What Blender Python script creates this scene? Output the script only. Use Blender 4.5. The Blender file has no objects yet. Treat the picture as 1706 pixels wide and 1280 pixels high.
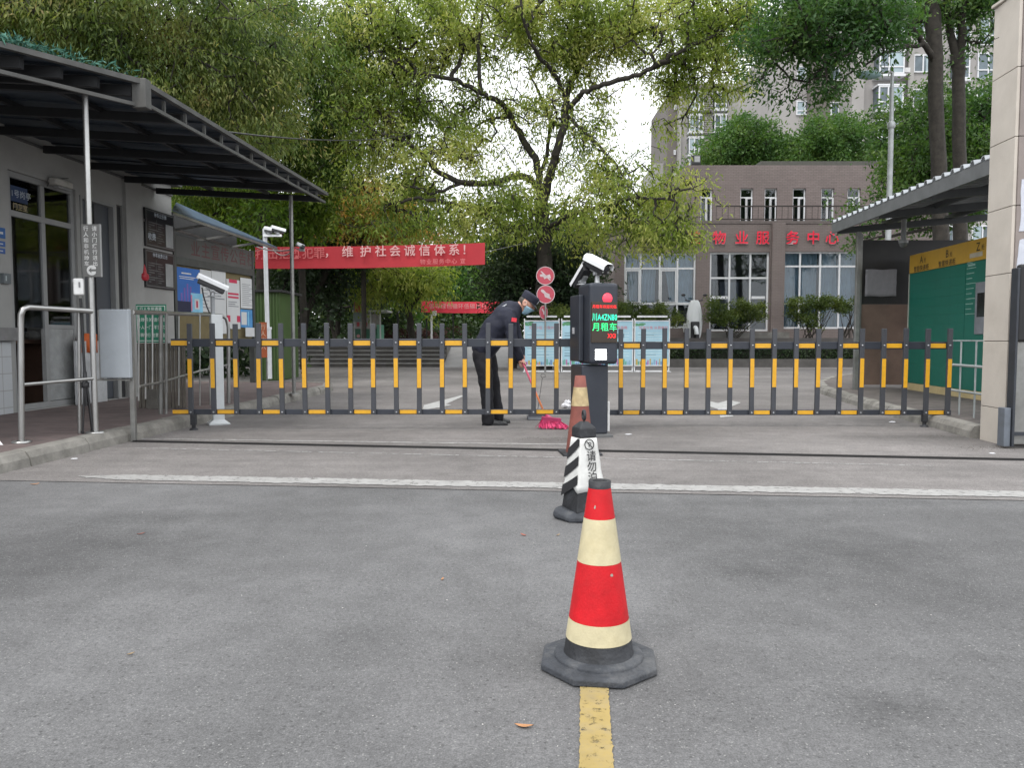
import bpy, bmesh, math, random
import numpy as np
from mathutils import Vector, Matrix
from math import radians, pi, sin, cos

S = bpy.context.scene
COL = S.collection
# ------------------------------------------------------------------ camera
FPX, CX, CY, PITCH, EYE = 1280.0, 853.0, 640.0, math.atan(74 / 1280), 1.0
cam_d = bpy.data.cameras.new("camera")
cam_d.sensor_width = 36
cam_d.lens = 36 * FPX / 1706
cam_d.clip_start = 0.05
cam_d.clip_end = 2000
cam = bpy.data.objects.new("camera", cam_d)
COL.objects.link(cam)
cam.location = (0, 0, EYE)
cam.rotation_euler = (pi / 2 - PITCH, 0, 0)
S.camera = cam
# ------------------------------------------------------------------ world, sun, exposure (overcast day)
SUN_EL, SUN_AZ = radians(58), radians(205)
W = bpy.data.worlds.new("World")
S.world = W
W.use_nodes = True
nt = W.node_tree
sky = nt.nodes.new("ShaderNodeTexSky")
sky.sky_type = 'NISHITA'
sky.sun_disc = False
sky.sun_elevation = SUN_EL
sky.sun_rotation = SUN_AZ
sky.air_density = 1.0
sky.dust_density = 4.0
sky.ozone_density = 1.0
hs = nt.nodes.new("ShaderNodeHueSaturation")
hs.inputs["Saturation"].default_value = 0.15
nt.links.new(sky.outputs[0], hs.inputs["Color"])
# a lid of even cloud over the clear sky
mx = nt.nodes.new("ShaderNodeMix")
mx.data_type = 'RGBA'
mx.inputs[0].default_value = 0.72
mx.inputs[7].default_value = (10.6, 10.9, 11.3, 1)
nt.links.new(hs.outputs[0], mx.inputs[6])
bg = nt.nodes["Background"]
bg.inputs["Strength"].default_value = 0.12
nt.links.new(mx.outputs[2], bg.inputs["Color"])
sl = bpy.data.lights.new("sun", 'SUN')
sl.energy = 0.9
sl.angle = radians(14)
sl.color = (1, 0.97, 0.92)
so = bpy.data.objects.new("sun", sl)
COL.objects.link(so)
# the sky's sun_rotation turns clockwise from +Y
sd = Vector((sin(SUN_AZ) * cos(SUN_EL), cos(SUN_AZ) * cos(SUN_EL), sin(SUN_EL)))
so.rotation_euler = sd.to_track_quat('Z', 'Y').to_euler()
S.view_settings.view_transform = 'Standard'
S.view_settings.look = 'None'
S.view_settings.gamma = 1
S.view_settings.exposure = 0.80
S.cycles.max_bounces = 9
S.cycles.diffuse_bounces = 6
S.cycles.glossy_bounces = 2
S.cycles.transparent_max_bounces = 12
S.cycles.use_denoising = True

# ------------------------------------------------------------------ survey helpers: photograph pixel -> place in the world
_cp, _sp = cos(PITCH), sin(PITCH)
def ray(px, py):
    u, v = (px - CX) / FPX, (CY - py) / FPX
    return Vector((u, _cp + v * _sp, -_sp + v * _cp))
def P(px, py, Y):
    d = ray(px, py)
    return Vector((0, 0, EYE)) + d * (Y / d.y)
def G(px, py, z=0.0):
    d = ray(px, py)
    return Vector((0, 0, EYE)) + d * ((z - EYE) / d.z)
def Zp(py, Y):
    return P(CX, py, Y).z
def Xp(px, Y, py=566):
    return P(px, py, Y).x
V3 = Vector
EX, EY, EZ = V3((1, 0, 0)), V3((0, 1, 0)), V3((0, 0, 1))

# ------------------------------------------------------------------ materials
_mats = {}
def nd(t, kind, **kw):
    n = t.nodes.new(kind)
    for k, v in kw.items():
        setattr(n, k, v)
    return n
def pm(name, col, rough=0.6, metal=0.0, var=0.18, scale=6.0, bump=0.0, bscale=40.0, dirt=0.0, dirtcol=(0.10, 0.09, 0.075), emit=None, estr=0, spec=0.5, trans=0.0):
    """plain surface with uneven tone, wear blotches and a fine bump"""
    if name in _mats:
        return _mats[name]
    m = bpy.data.materials.new(name)
    m.use_nodes = True
    t = m.node_tree
    b = t.nodes["Principled BSDF"]
    b.inputs["Roughness"].default_value = rough
    b.inputs["Metallic"].default_value = metal
    b.inputs["Specular IOR Level"].default_value = spec
    tc = nd(t, "ShaderNodeTexCoord")
    n1 = nd(t, "ShaderNodeTexNoise")
    n1.inputs["Scale"].default_value = scale
    n1.inputs["Detail"].default_value = 6
    n1.inputs["Roughness"].default_value = 0.65
    t.links.new(tc.outputs["Object"], n1.inputs["Vector"])
    r = nd(t, "ShaderNodeMapRange")
    r.inputs[1].default_value = 0.3
    r.inputs[2].default_value = 0.7
    t.links.new(n1.outputs[0], r.inputs[0])
    c = nd(t, "ShaderNodeMix", data_type='RGBA')
    c.inputs[6].default_value = tuple(x * (1 - var) for x in col) + (1,)
    c.inputs[7].default_value = tuple(min(1, x * (1 + var)) for x in col) + (1,)
    t.links.new(r.outputs[0], c.inputs[0])
    out = c.outputs[2]
    if dirt > 0:
        n2 = nd(t, "ShaderNodeTexNoise")
        n2.inputs["Scale"].default_value = scale * 0.6
        n2.inputs["Detail"].default_value = 9
        n2.inputs["Roughness"].default_value = 0.72
        t.links.new(tc.outputs["Object"], n2.inputs["Vector"])
        r2 = nd(t, "ShaderNodeMapRange")
        r2.inputs[1].default_value = 0.47
        r2.inputs[2].default_value = 0.72
        r2.inputs[4].default_value = dirt
        t.links.new(n2.outputs[0], r2.inputs[0])
        c2 = nd(t, "ShaderNodeMix", data_type='RGBA')
        c2.inputs[7].default_value = dirtcol + (1,)
        t.links.new(r2.outputs[0], c2.inputs[0])
        t.links.new(out, c2.inputs[6])
        out = c2.outputs[2]
    t.links.new(out, b.inputs["Base Color"])
    if bump > 0:
        n3 = nd(t, "ShaderNodeTexNoise")
        n3.inputs["Scale"].default_value = bscale
        n3.inputs["Detail"].default_value = 4
        t.links.new(tc.outputs["Object"], n3.inputs["Vector"])
        bp = nd(t, "ShaderNodeBump")
        bp.inputs["Strength"].default_value = bump
        bp.inputs["Distance"].default_value = 0.01
        t.links.new(n3.outputs[0], bp.inputs["Height"])
        t.links.new(bp.outputs[0], b.inputs["Normal"])
    if emit:
        b.inputs["Emission Color"].default_value = emit + (1,)
        b.inputs["Emission Strength"].default_value = estr
    _mats[name] = m
    return m
def glass(name, tint=(0.75, 0.8, 0.82), refl=0.18):
    if name in _mats:
        return _mats[name]
    m = bpy.data.materials.new(name)
    m.use_nodes = True
    t = m.node_tree
    t.nodes.clear()
    o = nd(t, "ShaderNodeOutputMaterial")
    g = nd(t, "ShaderNodeBsdfGlossy")
    g.inputs["Roughness"].default_value = 0.03
    tr = nd(t, "ShaderNodeBsdfTransparent")
    tr.inputs[0].default_value = tint + (1,)
    mxs = nd(t, "ShaderNodeMixShader")
    f = nd(t, "ShaderNodeFresnel")
    f.inputs[0].default_value = 1.5
    ma = nd(t, "ShaderNodeMath", operation='ADD')
    ma.inputs[1].default_value = refl - 0.04
    t.links.new(f.outputs[0], ma.inputs[0])
    t.links.new(ma.outputs[0], mxs.inputs[0])
    t.links.new(tr.outputs[0], mxs.inputs[1])
    t.links.new(g.outputs[0], mxs.inputs[2])
    t.links.new(mxs.outputs[0], o.inputs[0])
    _mats[name] = m
    return m
def leaf_mat(name, cols, trans=0.35, clump=0.25, sat_scale=0.6):
    """each leaf takes its own tone; whole clumps lean lighter or darker green"""
    if name in _mats:
        return _mats[name]
    m = bpy.data.materials.new(name)
    m.use_nodes = True
    t = m.node_tree
    t.nodes.clear()
    o = nd(t, "ShaderNodeOutputMaterial")
    g = nd(t, "ShaderNodeNewGeometry")
    cr = nd(t, "ShaderNodeValToRGB")
    cr.color_ramp.interpolation = 'LINEAR'
    el = cr.color_ramp.elements
    while len(el) < len(cols):
        el.new(0.5)
    for i, c in enumerate(cols):
        el[i].position = i / (len(cols) - 1)
        el[i].color = tuple(c) + (1,)
    tc = nd(t, "ShaderNodeTexCoord")
    n = nd(t, "ShaderNodeTexNoise")
    n.inputs["Scale"].default_value = sat_scale
    n.inputs["Detail"].default_value = 3
    t.links.new(tc.outputs["Object"], n.inputs["Vector"])
    # ramp position = random per leaf blended with the clump noise
    m1 = nd(t, "ShaderNodeMath", operation='MULTIPLY_ADD')
    m1.inputs[1].default_value = 3.4
    m1.inputs[2].default_value = -1.2
    m1.use_clamp = True
    t.links.new(n.outputs[0], m1.inputs[0])
    mf = nd(t, "ShaderNodeMix", data_type='FLOAT')
    mf.inputs[0].default_value = 0.58
    t.links.new(g.outputs["Random Per Island"], mf.inputs[2])
    t.links.new(m1.outputs[0], mf.inputs[3])
    t.links.new(mf.outputs[0], cr.inputs[0])
    d = nd(t, "ShaderNodeBsdfPrincipled")
    d.inputs["Roughness"].default_value = 0.5
    d.inputs["Specular IOR Level"].default_value = 0.35
    tl = nd(t, "ShaderNodeBsdfTranslucent")
    br = nd(t, "ShaderNodeMix", data_type='RGBA', blend_type='MULTIPLY')
    br.inputs[0].default_value = 1
    br.inputs[7].default_value = (1.5, 1.6, 0.7, 1)
    t.links.new(cr.outputs[0], br.inputs[6])
    t.links.new(br.outputs[2], tl.inputs[0])
    t.links.new(cr.outputs[0], d.inputs["Base Color"])
    mxs = nd(t, "ShaderNodeMixShader")
    mxs.inputs[0].default_value = trans
    t.links.new(d.outputs[0], mxs.inputs[1])
    t.links.new(tl.outputs[0], mxs.inputs[2])
    t.links.new(mxs.outputs[0], o.inputs[0])
    _mats[name] = m
    return m
def tile_mat(name, col, mortar, w, h, rough=0.7, gap=0.008, axes="XZ", offset=0.5, var=0.25):
    if name in _mats:
        return _mats[name]
    m = pm(name, col, rough, var=0.1, scale=0.8, dirt=0.3)
    t = m.node_tree
    b = t.nodes["Principled BSDF"]
    src = b.inputs["Base Color"].links[0].from_socket
    tc = nd(t, "ShaderNodeTexCoord")
    sep = nd(t, "ShaderNodeSeparateXYZ")
    cb = nd(t, "ShaderNodeCombineXYZ")
    t.links.new(tc.outputs["Object"], sep.inputs[0])
    t.links.new(sep.outputs["XYZ".index(axes[0])], cb.inputs[0])
    t.links.new(sep.outputs["XYZ".index(axes[1])], cb.inputs[1])
    br = nd(t, "ShaderNodeTexBrick")
    br.offset = offset
    br.inputs["Scale"].default_value = 1
    br.inputs["Brick Width"].default_value = w
    br.inputs["Row Height"].default_value = h
    br.inputs["Mortar Size"].default_value = gap
    br.inputs["Mortar Smooth"].default_value = 0.2
    br.inputs["Color1"].default_value = (1 - var,) * 3 + (1,)
    br.inputs["Color2"].default_value = (1 + var * .4,) * 3 + (1,)
    br.inputs["Mortar"].default_value = tuple(a / c for a, c in zip(mortar, col)) + (1,)
    t.links.new(cb.outputs[0], br.inputs["Vector"])
    mu = nd(t, "ShaderNodeMix", data_type='RGBA', blend_type='MULTIPLY')
    mu.inputs[0].default_value = 1
    t.links.new(src, mu.inputs[6])
    t.links.new(br.outputs["Color"], mu.inputs[7])
    t.links.new(mu.outputs[2], b.inputs["Base Color"])
    return m
def asphalt(name, col, speck=0.35, stain=0.45, dark_patches=(), streak=0.0, sdir=(0.35, 7.0, 1)):
    if name in _mats:
        return _mats[name]
    m = bpy.data.materials.new(name)
    m.use_nodes = True
    t = m.node_tree
    b = t.nodes["Principled BSDF"]
    b.inputs["Roughness"].default_value = 0.85
    b.inputs["Specular IOR Level"].default_value = 0.3
    tc = nd(t, "ShaderNodeTexCoord")
    def noise(sc, det=5, ro=0.6):
        n = nd(t, "ShaderNodeTexNoise")
        n.inputs["Scale"].default_value = sc
        n.inputs["Detail"].default_value = det
        n.inputs["Roughness"].default_value = ro
        t.links.new(tc.outputs["Object"], n.inputs["Vector"])
        return n.outputs[0]
    def rng(s, a, b_, c, d):
        r = nd(t, "ShaderNodeMapRange")
        for i, v in enumerate((a, b_, c, d)):
            r.inputs[i + 1].default_value = v
        t.links.new(s, r.inputs[0])
        return r.outputs[0]
    def mul(a, b_):
        r = nd(t, "ShaderNodeMath", operation='MULTIPLY')
        t.links.new(a, r.inputs[0])
        t.links.new(b_, r.inputs[1])
        return r.outputs[0]
    big = rng(noise(0.45, 6, 0.6), 0.32, 0.68, 1 - stain * 0.5, 1 + stain * 0.4)
    mid = rng(noise(5, 7, 0.72), 0.3, 0.7, 0.85, 1.15)
    fine = mul(rng(noise(190, 4, 0.8), 0.3, 0.7, 0.50, 1.50), rng(noise(60, 5, 0.8), 0.3, 0.7, 0.70, 1.30))
    f = mul(mul(big, mid), fine)
    if streak:                                  # long faint scrapes across the lane
        ms = nd(t, "ShaderNodeMapping")
        ms.inputs["Scale"].default_value = sdir
        ms.inputs["Rotation"].default_value = (0, 0, 0.12)
        t.links.new(tc.outputs["Object"], ms.inputs[0])
        ns = nd(t, "ShaderNodeTexNoise")
        ns.inputs["Scale"].default_value = 1.0
        ns.inputs["Detail"].default_value = 7
        ns.inputs["Roughness"].default_value = 0.7
        t.links.new(ms.outputs[0], ns.inputs["Vector"])
        f = mul(f, rng(ns.outputs[0], 0.3, 0.7, 1 - streak, 1 + streak * 0.7))
    for (x, y, rx, ry, k) in dark_patches:           # patches darker than the rest, edges broken by noise
        mp = nd(t, "ShaderNodeMapping", vector_type='TEXTURE')
        mp.inputs["Location"].default_value = (x, y, 0)
        mp.inputs["Scale"].default_value = (rx, ry, 1)
        t.links.new(tc.outputs["Object"], mp.inputs[0])
        ad = nd(t, "ShaderNodeVectorMath", operation='LENGTH')
        t.links.new(mp.outputs[0], ad.inputs[0])
        nz = nd(t, "ShaderNodeMath", operation='MULTIPLY_ADD')
        nz.inputs[1].default_value = 1.8
        t.links.new(noise(16, 9, 0.85), nz.inputs[0])
        t.links.new(ad.outputs["Value"], nz.inputs[2])
        f = mul(f, rng(nz.outputs[0], 1.0, 1.95, k, 1.0))
    c = nd(t, "ShaderNodeMix", data_type='RGBA', blend_type='MULTIPLY')
    c.inputs[0].default_value = 1
    c.inputs[6].default_value = tuple(col) + (1,)
    cb = nd(t, "ShaderNodeCombineColor")
    for i in range(3):
        t.links.new(f, cb.inputs[i])
    t.links.new(cb.outputs[0], c.inputs[7])
    vo = nd(t, "ShaderNodeTexVoronoi")
    vo.inputs["Scale"].default_value = 170
    t.links.new(tc.outputs["Object"], vo.inputs["Vector"])
    sx = nd(t, "ShaderNodeSeparateColor")
    t.links.new(vo.outputs["Color"], sx.inputs[0])
    pick = rng(sx.outputs[0], 0.90, 1.0, 0, 0.9)
    core = rng(vo.outputs["Distance"], 0.30, 0.55, 1, 0)
    amt = mul(pick, core)
    sp = nd(t, "ShaderNodeMix", data_type='RGBA')
    sp.inputs[7].default_value = (speck, speck, speck * 0.96, 1)
    t.links.new(amt, sp.inputs[0])
    t.links.new(c.outputs[2], sp.inputs[6])
    v2 = nd(t, "ShaderNodeTexVoronoi")            # small dark pits between the stones
    v2.inputs["Scale"].default_value = 75
    t.links.new(tc.outputs["Object"], v2.inputs["Vector"])
    s2 = nd(t, "ShaderNodeSeparateColor")
    t.links.new(v2.outputs["Color"], s2.inputs[0])
    pit = nd(t, "ShaderNodeMix", data_type='RGBA')
    pit.inputs[7].default_value = tuple(x * .28 for x in col) + (1,)
    t.links.new(mul(rng(s2.outputs[1], 0.80, 0.95, 0, .5), rng(v2.outputs["Distance"], 0.25, 0.5, 1, 0)), pit.inputs[0])
    t.links.new(sp.outputs[2], pit.inputs[6])
    t.links.new(pit.outputs[2], b.inputs["Base Color"])
    bp = nd(t, "ShaderNodeBump")
    bp.inputs["Strength"].default_value = 0.5
    bp.inputs["Distance"].default_value = 0.004
    t.links.new(noise(150, 3, 0.7), bp.inputs["Height"])
    t.links.new(bp.outputs[0], b.inputs["Normal"])
    _mats[name] = m
    return m
def worn_paint(name, col, cover=0.45, scale=14):
    """road paint rubbed through in places to whatever lies below it"""
    if name in _mats:
        return _mats[name]
    m = pm(name, col, 0.75, var=0.15, scale=9, dirt=0.5, dirtcol=(0.2, 0.19, 0.18))
    t = m.node_tree
    b = t.nodes["Principled BSDF"]
    o = t.nodes["Material Output"]
    tc = nd(t, "ShaderNodeTexCoord")
    n = nd(t, "ShaderNodeTexNoise")
    n.inputs["Scale"].default_value = scale
    n.inputs["Detail"].default_value = 10
    n.inputs["Roughness"].default_value = 0.75
    t.links.new(tc.outputs["Object"], n.inputs["Vector"])
    r = nd(t, "ShaderNodeMapRange")
    r.inputs[1].default_value = cover - 0.05
    r.inputs[2].default_value = cover + 0.06
    t.links.new(n.outputs[0], r.inputs[0])
    tr = nd(t, "ShaderNodeBsdfTransparent")
    mxs = nd(t, "ShaderNodeMixShader")
    t.links.new(r.outputs[0], mxs.inputs[0])
    t.links.new(tr.outputs[0], mxs.inputs[1])
    t.links.new(b.outputs[0], mxs.inputs[2])
    t.links.new(mxs.outputs[0], o.inputs[0])
    return m
# ------------------------------------------------------------------ building helpers
def tag(o, label=None, cat=None, group=None, kind=None):
    for k, v in (("label", label), ("category", cat), ("group", group), ("kind", kind)):
        if v:
            o[k] = v
    return o
def thing(name, label, cat, loc=(0, 0, 0), group=None):
    o = bpy.data.objects.new(name, None)
    o.empty_display_size = 0.2
    COL.objects.link(o)
    o.location = loc
    return tag(o, label, cat, group)
def wloc(o):
    l = V3((0, 0, 0))
    while o is not None:
        l = l + o.location
        o = o.parent
    return l
class MB:
    """collects shapes given in world coordinates and links them as one mesh object"""
    def __init__(s):
        s.v, s.f, s.sm = [], [], []
    def add(s, vs, fs, smooth=False):
        n = len(s.v)
        s.v += [V3(v) for v in vs]
        s.f += [[n + i for i in f] for f in fs]
        s.sm += [smooth] * len(fs)
        return s
    def obox(s, o, X, Y, Z, xr, yr, zr):
        vs = [o + X * x + Y * y + Z * z for z in zr for y in yr for x in xr]
        return s.add(vs, [(0, 2, 3, 1), (4, 5, 7, 6), (0, 1, 5, 4), (2, 6, 7, 3), (0, 4, 6, 2), (1, 3, 7, 5)])
    def box(s, x0, x1, y0, y1, z0, z1):
        return s.obox(V3((0, 0, 0)), EX, EY, EZ, (x0, x1), (y0, y1), (z0, z1))
    def cbox(s, c, size, rz=0, tilt=None):
        R = Matrix.Rotation(rz, 3, 'Z')
        if tilt:
            R = R @ tilt
        h = [x / 2 for x in size]
        return s.obox(V3(c), R @ EX, R @ EY, R @ EZ, (-h[0], h[0]), (-h[1], h[1]), (-h[2], h[2]))
    def quad(s, a, b, c, d):
        return s.add([a, b, c, d], [(0, 1, 2, 3)])
    def prism(s, poly, Z, h0, h1):
        """flat outline given as world points, thickened along Z from h0 to h1"""
        n = len(poly)
        vs = [V3(p) + Z * h0 for p in poly] + [V3(p) + Z * h1 for p in poly]
        return s.add(vs, [tuple(range(n))[::-1], tuple(range(n, 2 * n))] + [(i, (i + 1) % n, n + (i + 1) % n, n + i) for i in range(n)])
    def tube(s, path, r, n=8, cap=True, smooth=True):
        path = [V3(p) for p in path]
        rs = r if isinstance(r, (list, tuple)) else [r] * len(path)
        vs, fs = [], []
        side = None
        for i, p in enumerate(path):
            if i == 0:
                t = path[1] - p
            elif i == len(path) - 1:
                t = p - path[-2]
            else:
                t = (path[i + 1] - p).normalized() + (p - path[i - 1]).normalized()
            t.normalize()
            if side is None:
                side = t.cross(EZ if abs(t.z) < 0.9 else EX).normalized()
            side = (side - t * side.dot(t)).normalized()
            up = side.cross(t)
            for k in range(n):
                a = 2 * pi * k / n
                vs.append(p + (side * cos(a) + up * sin(a)) * rs[i])
        for i in range(len(path) - 1):
            for k in range(n):
                fs.append((i * n + k, i * n + (k + 1) % n, (i + 1) * n + (k + 1) % n, (i + 1) * n + k))
        s.add(vs, fs, smooth)
        if cap:
            s.add(vs[:n], [tuple(range(n))])
            s.add(vs[-n:], [tuple(range(n))[::-1]])
        return s
    def lathe(s, c, prof, n=24, smooth=True, rz=0, axes=(EX, EY, EZ), sx=1, sy=1):
        c = V3(c)
        vs, fs = [], []
        for (r, z) in prof:
            for k in range(n):
                a = 2 * pi * k / n + rz
                vs.append(c + axes[0] * (r * cos(a) * sx) + axes[1] * (r * sin(a) * sy) + axes[2] * z)
        for i in range(len(prof) - 1):
            for k in range(n):
                fs.append((i * n + k, i * n + (k + 1) % n, (i + 1) * n + (k + 1) % n, (i + 1) * n + k))
        return s.add(vs, fs, smooth)
    def disc(s, c, r, N, thick=0.01, n=28):
        N = V3(N).normalized()
        a = N.cross(EZ if abs(N.z) < .9 else EX).normalized()
        return s.prism([V3(c) + (a * cos(2 * pi * k / n) + N.cross(a) * sin(2 * pi * k / n)) * r for k in range(n)], N, -thick / 2, thick / 2)
    def ball(s, c, r, n=12, m=8):
        rr = r if isinstance(r, (tuple, list)) else (r, r, r)
        c = V3(c)
        vs, fs = [c + EZ * rr[2]], []
        for i in range(1, m):
            th = pi * i / m
            for k in range(n):
                a = 2 * pi * k / n
                vs.append(c + V3((rr[0] * sin(th) * cos(a), rr[1] * sin(th) * sin(a), rr[2] * cos(th))))
        vs.append(c - EZ * rr[2])
        for k in range(n):
            fs.append((0, 1 + k, 1 + (k + 1) % n))
            fs.append((len(vs) - 1, 1 + (m - 2) * n + (k + 1) % n, 1 + (m - 2) * n + k))
        for i in range(m - 2):
            for k in range(n):
                fs.append((1 + i * n + k, 1 + (i + 1) * n + k, 1 + (i + 1) * n + (k + 1) % n, 1 + i * n + (k + 1) % n))
        return s.add(vs, fs, True)
    def build(s, name, mat, parent=None, bevel=0, seg=2, fix=True):
        me = bpy.data.meshes.new(name)
        o0 = wloc(parent) if parent is not None else V3((0, 0, 0))
        org = o0
        if parent is None and s.v:                 # a thing of one mesh: its origin at its base
            xs = [v.x for v in s.v]; ys = [v.y for v in s.v]; zs = [v.z for v in s.v]
            org = V3(((min(xs) + max(xs)) / 2, (min(ys) + max(ys)) / 2, min(zs)))
        me.from_pydata([v - org for v in s.v], [], s.f)
        me.polygons.foreach_set("use_smooth", s.sm)
        if fix:
            bm = bmesh.new()
            bm.from_mesh(me)
            bmesh.ops.recalc_face_normals(bm, faces=bm.faces)
            bm.to_mesh(me)
            bm.free()
        me.materials.append(mat)
        o = bpy.data.objects.new(name, me)
        COL.objects.link(o)
        if parent is not None:
            o.parent = parent
        else:
            o.location = org
        if bevel:
            b = o.modifiers.new("bevel", 'BEVEL')
            b.width = bevel
            b.segments = seg
            b.limit_method = 'ANGLE'
            b.angle_limit = radians(40)
        return o
def text(s, size, mat, parent, org, right, up, name="lettering", align='CENTER', vertical=False, bold=0.0, depth=0.002, spacing=1.05, wide=1.0):
    """flat lettering in the plane right/up, standing depth proud of the face it is on; org = centre of the line's cap height"""
    right, up = V3(right).normalized(), V3(up).normalized()
    nrm = right.cross(up)
    lines = list(s) if vertical else [s]
    V, F = [], []
    for i, ln in enumerate(lines):
        c = bpy.data.curves.new("t", 'FONT')
        c.body = ln
        c.size = size
        c.offset = bold * size
        c.resolution_u = 2
        c.space_character = spacing
        c.align_x = align
        o = bpy.data.objects.new("t", c)
        me = bpy.data.meshes.new_from_object(o)
        n = len(V)
        for v in me.vertices:
            y = v.co.y - size * 0.36 - (i * size * 1.12 if vertical else 0)
            V.append(V3(org) + right * (v.co.x * wide) + up * y + nrm * depth)
        F += [[n + k for k in p.vertices] for p in me.polygons]
        bpy.data.objects.remove(o)
        bpy.data.curves.remove(c)
        bpy.data.meshes.remove(me)
    me = bpy.data.meshes.new(name)
    o0 = wloc(parent)
    me.from_pydata([v - o0 for v in V], [], F)
    me.materials.append(mat)
    o = bpy.data.objects.new(name, me)
    COL.objects.link(o)
    o.parent = parent
    return o
def copy_tree(o, parent=None):
    c = o.copy()
    COL.objects.link(c)
    if parent is not None:
        c.parent = parent
    for ch in list(o.children):
        copy_tree(ch, c)
    return c
def openings(mb, O, X, N, x0, x1, z0, z1, thick, holes):
    """wall in plane O + X*x + z, its outer face on the N side at 0; holes = (xa, xb, za, zb)"""
    xs = sorted({x0, x1} | {h[0] for h in holes} | {h[1] for h in holes})
    for a, b in zip(xs, xs[1:]):
        if b - a < 1e-4:
            continue
        hs_ = sorted([h for h in holes if h[0] < (a + b) / 2 < h[1]], key=lambda h: h[2])
        z = z0
        for h in hs_:
            if h[2] - z > 1e-3:
                mb.obox(O, X, N, EZ, (a, b), (-thick, 0), (z, h[2]))
            z = h[3]
        if z1 - z > 1e-3:
            mb.obox(O, X, N, EZ, (a, b), (-thick, 0), (z, z1))
    return mb
def frame_bars(mb, O, X, N, x0, x1, z0, z1, w, d0, d1, vbars=(), hbars=()):
    """window frame: four sides and the bars between, as boxes from depth d0 to d1 along N"""
    mb.obox(O, X, N, EZ, (x0, x1), (d0, d1), (z0, z0 + w))
    mb.obox(O, X, N, EZ, (x0, x1), (d0, d1), (z1 - w, z1))
    mb.obox(O, X, N, EZ, (x0, x0 + w), (d0, d1), (z0 + w, z1 - w))
    mb.obox(O, X, N, EZ, (x1 - w, x1), (d0, d1), (z0 + w, z1 - w))
    cuts = [z0 + w] + [h for h in sorted(hbars)] + [z1 - w]
    for h in hbars:
        mb.obox(O, X, N, EZ, (x0 + w, x1 - w), (d0, d1), (h - w / 2, h + w / 2))
    for v in vbars:
        if isinstance(v, tuple):
            v, za, zb = v
            mb.obox(O, X, N, EZ, (v - w / 2, v + w / 2), (d0, d1), (za, zb))
        else:
            zz = z0 + w
            for h in sorted(hbars) + [None]:
                zb = (h - w / 2) if h is not None else z1 - w
                mb.obox(O, X, N, EZ, (v - w / 2, v + w / 2), (d0, d1), (zz, zb))
                zz = (h + w / 2) if h is not None else zb
    return mb
def np_mesh(name, verts, faces, mat, parent=None, smooth=False, kind=None):
    """verts (N,3) world, faces (M,k) from numpy, fast"""
    me = bpy.data.meshes.new(name)
    o0 = np.array(wloc(parent)) if parent is not None else np.zeros(3)
    v = (verts - o0).astype(np.float32)
    M, k = faces.shape
    me.vertices.add(len(v))
    me.vertices.foreach_set("co", v.ravel())
    me.loops.add(M * k)
    me.loops.foreach_set("vertex_index", faces.astype(np.int32).ravel())
    me.polygons.add(M)
    me.polygons.foreach_set("loop_start", np.arange(0, M * k, k, dtype=np.int32))
    if smooth:
        me.polygons.foreach_set("use_smooth", np.ones(M, dtype=bool))
    me.materials.append(mat)
    me.update(calc_edges=True)
    o = bpy.data.objects.new(name, me)
    COL.objects.link(o)
    if parent is not None:
        o.parent = parent
    return o
def unit(a):
    return a / np.maximum(np.linalg.norm(a, axis=-1, keepdims=True), 1e-9)
def leaf_cloud(rng, pts, dirs, per, L, Wd, droop=0.5, spread=0.1, flat=0.0, sag=0.0):
    """per leaves round each point: pointed blades folded along the midrib"""
    N = len(pts) * per
    p = np.repeat(pts, per, 0) + rng.normal(0, spread, (N, 3)) * np.array([1, 1, 0.8])
    d = np.repeat(dirs, per, 0) * 0.45 + unit(rng.normal(0, 1, (N, 3))) * 0.9
    d[:, 2] = d[:, 2] * (1 - flat) - droop
    d = unit(d)
    sd_ = rng.normal(0, 1, (N, 3))
    sd_[:, 2] *= 0.6
    sd_ = unit(np.cross(d, sd_))
    up = np.cross(sd_, d)
    sc = rng.uniform(0.6, 1.25, (N, 1))
    l, w = L * sc, Wd * sc
    a = p
    tip = p + d * l - np.array([0, 0, 1.0]) * (sag * l)
    mid = p + d * l * 0.45
    lf = mid + sd_ * w * 0.5 + up * w * 0.18
    rt = mid - sd_ * w * 0.5 + up * w * 0.18
    v = np.stack([a, lf, tip, rt], 1).reshape(-1, 3)
    f = np.arange(N * 4).reshape(-1, 4)
    return v, f
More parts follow.
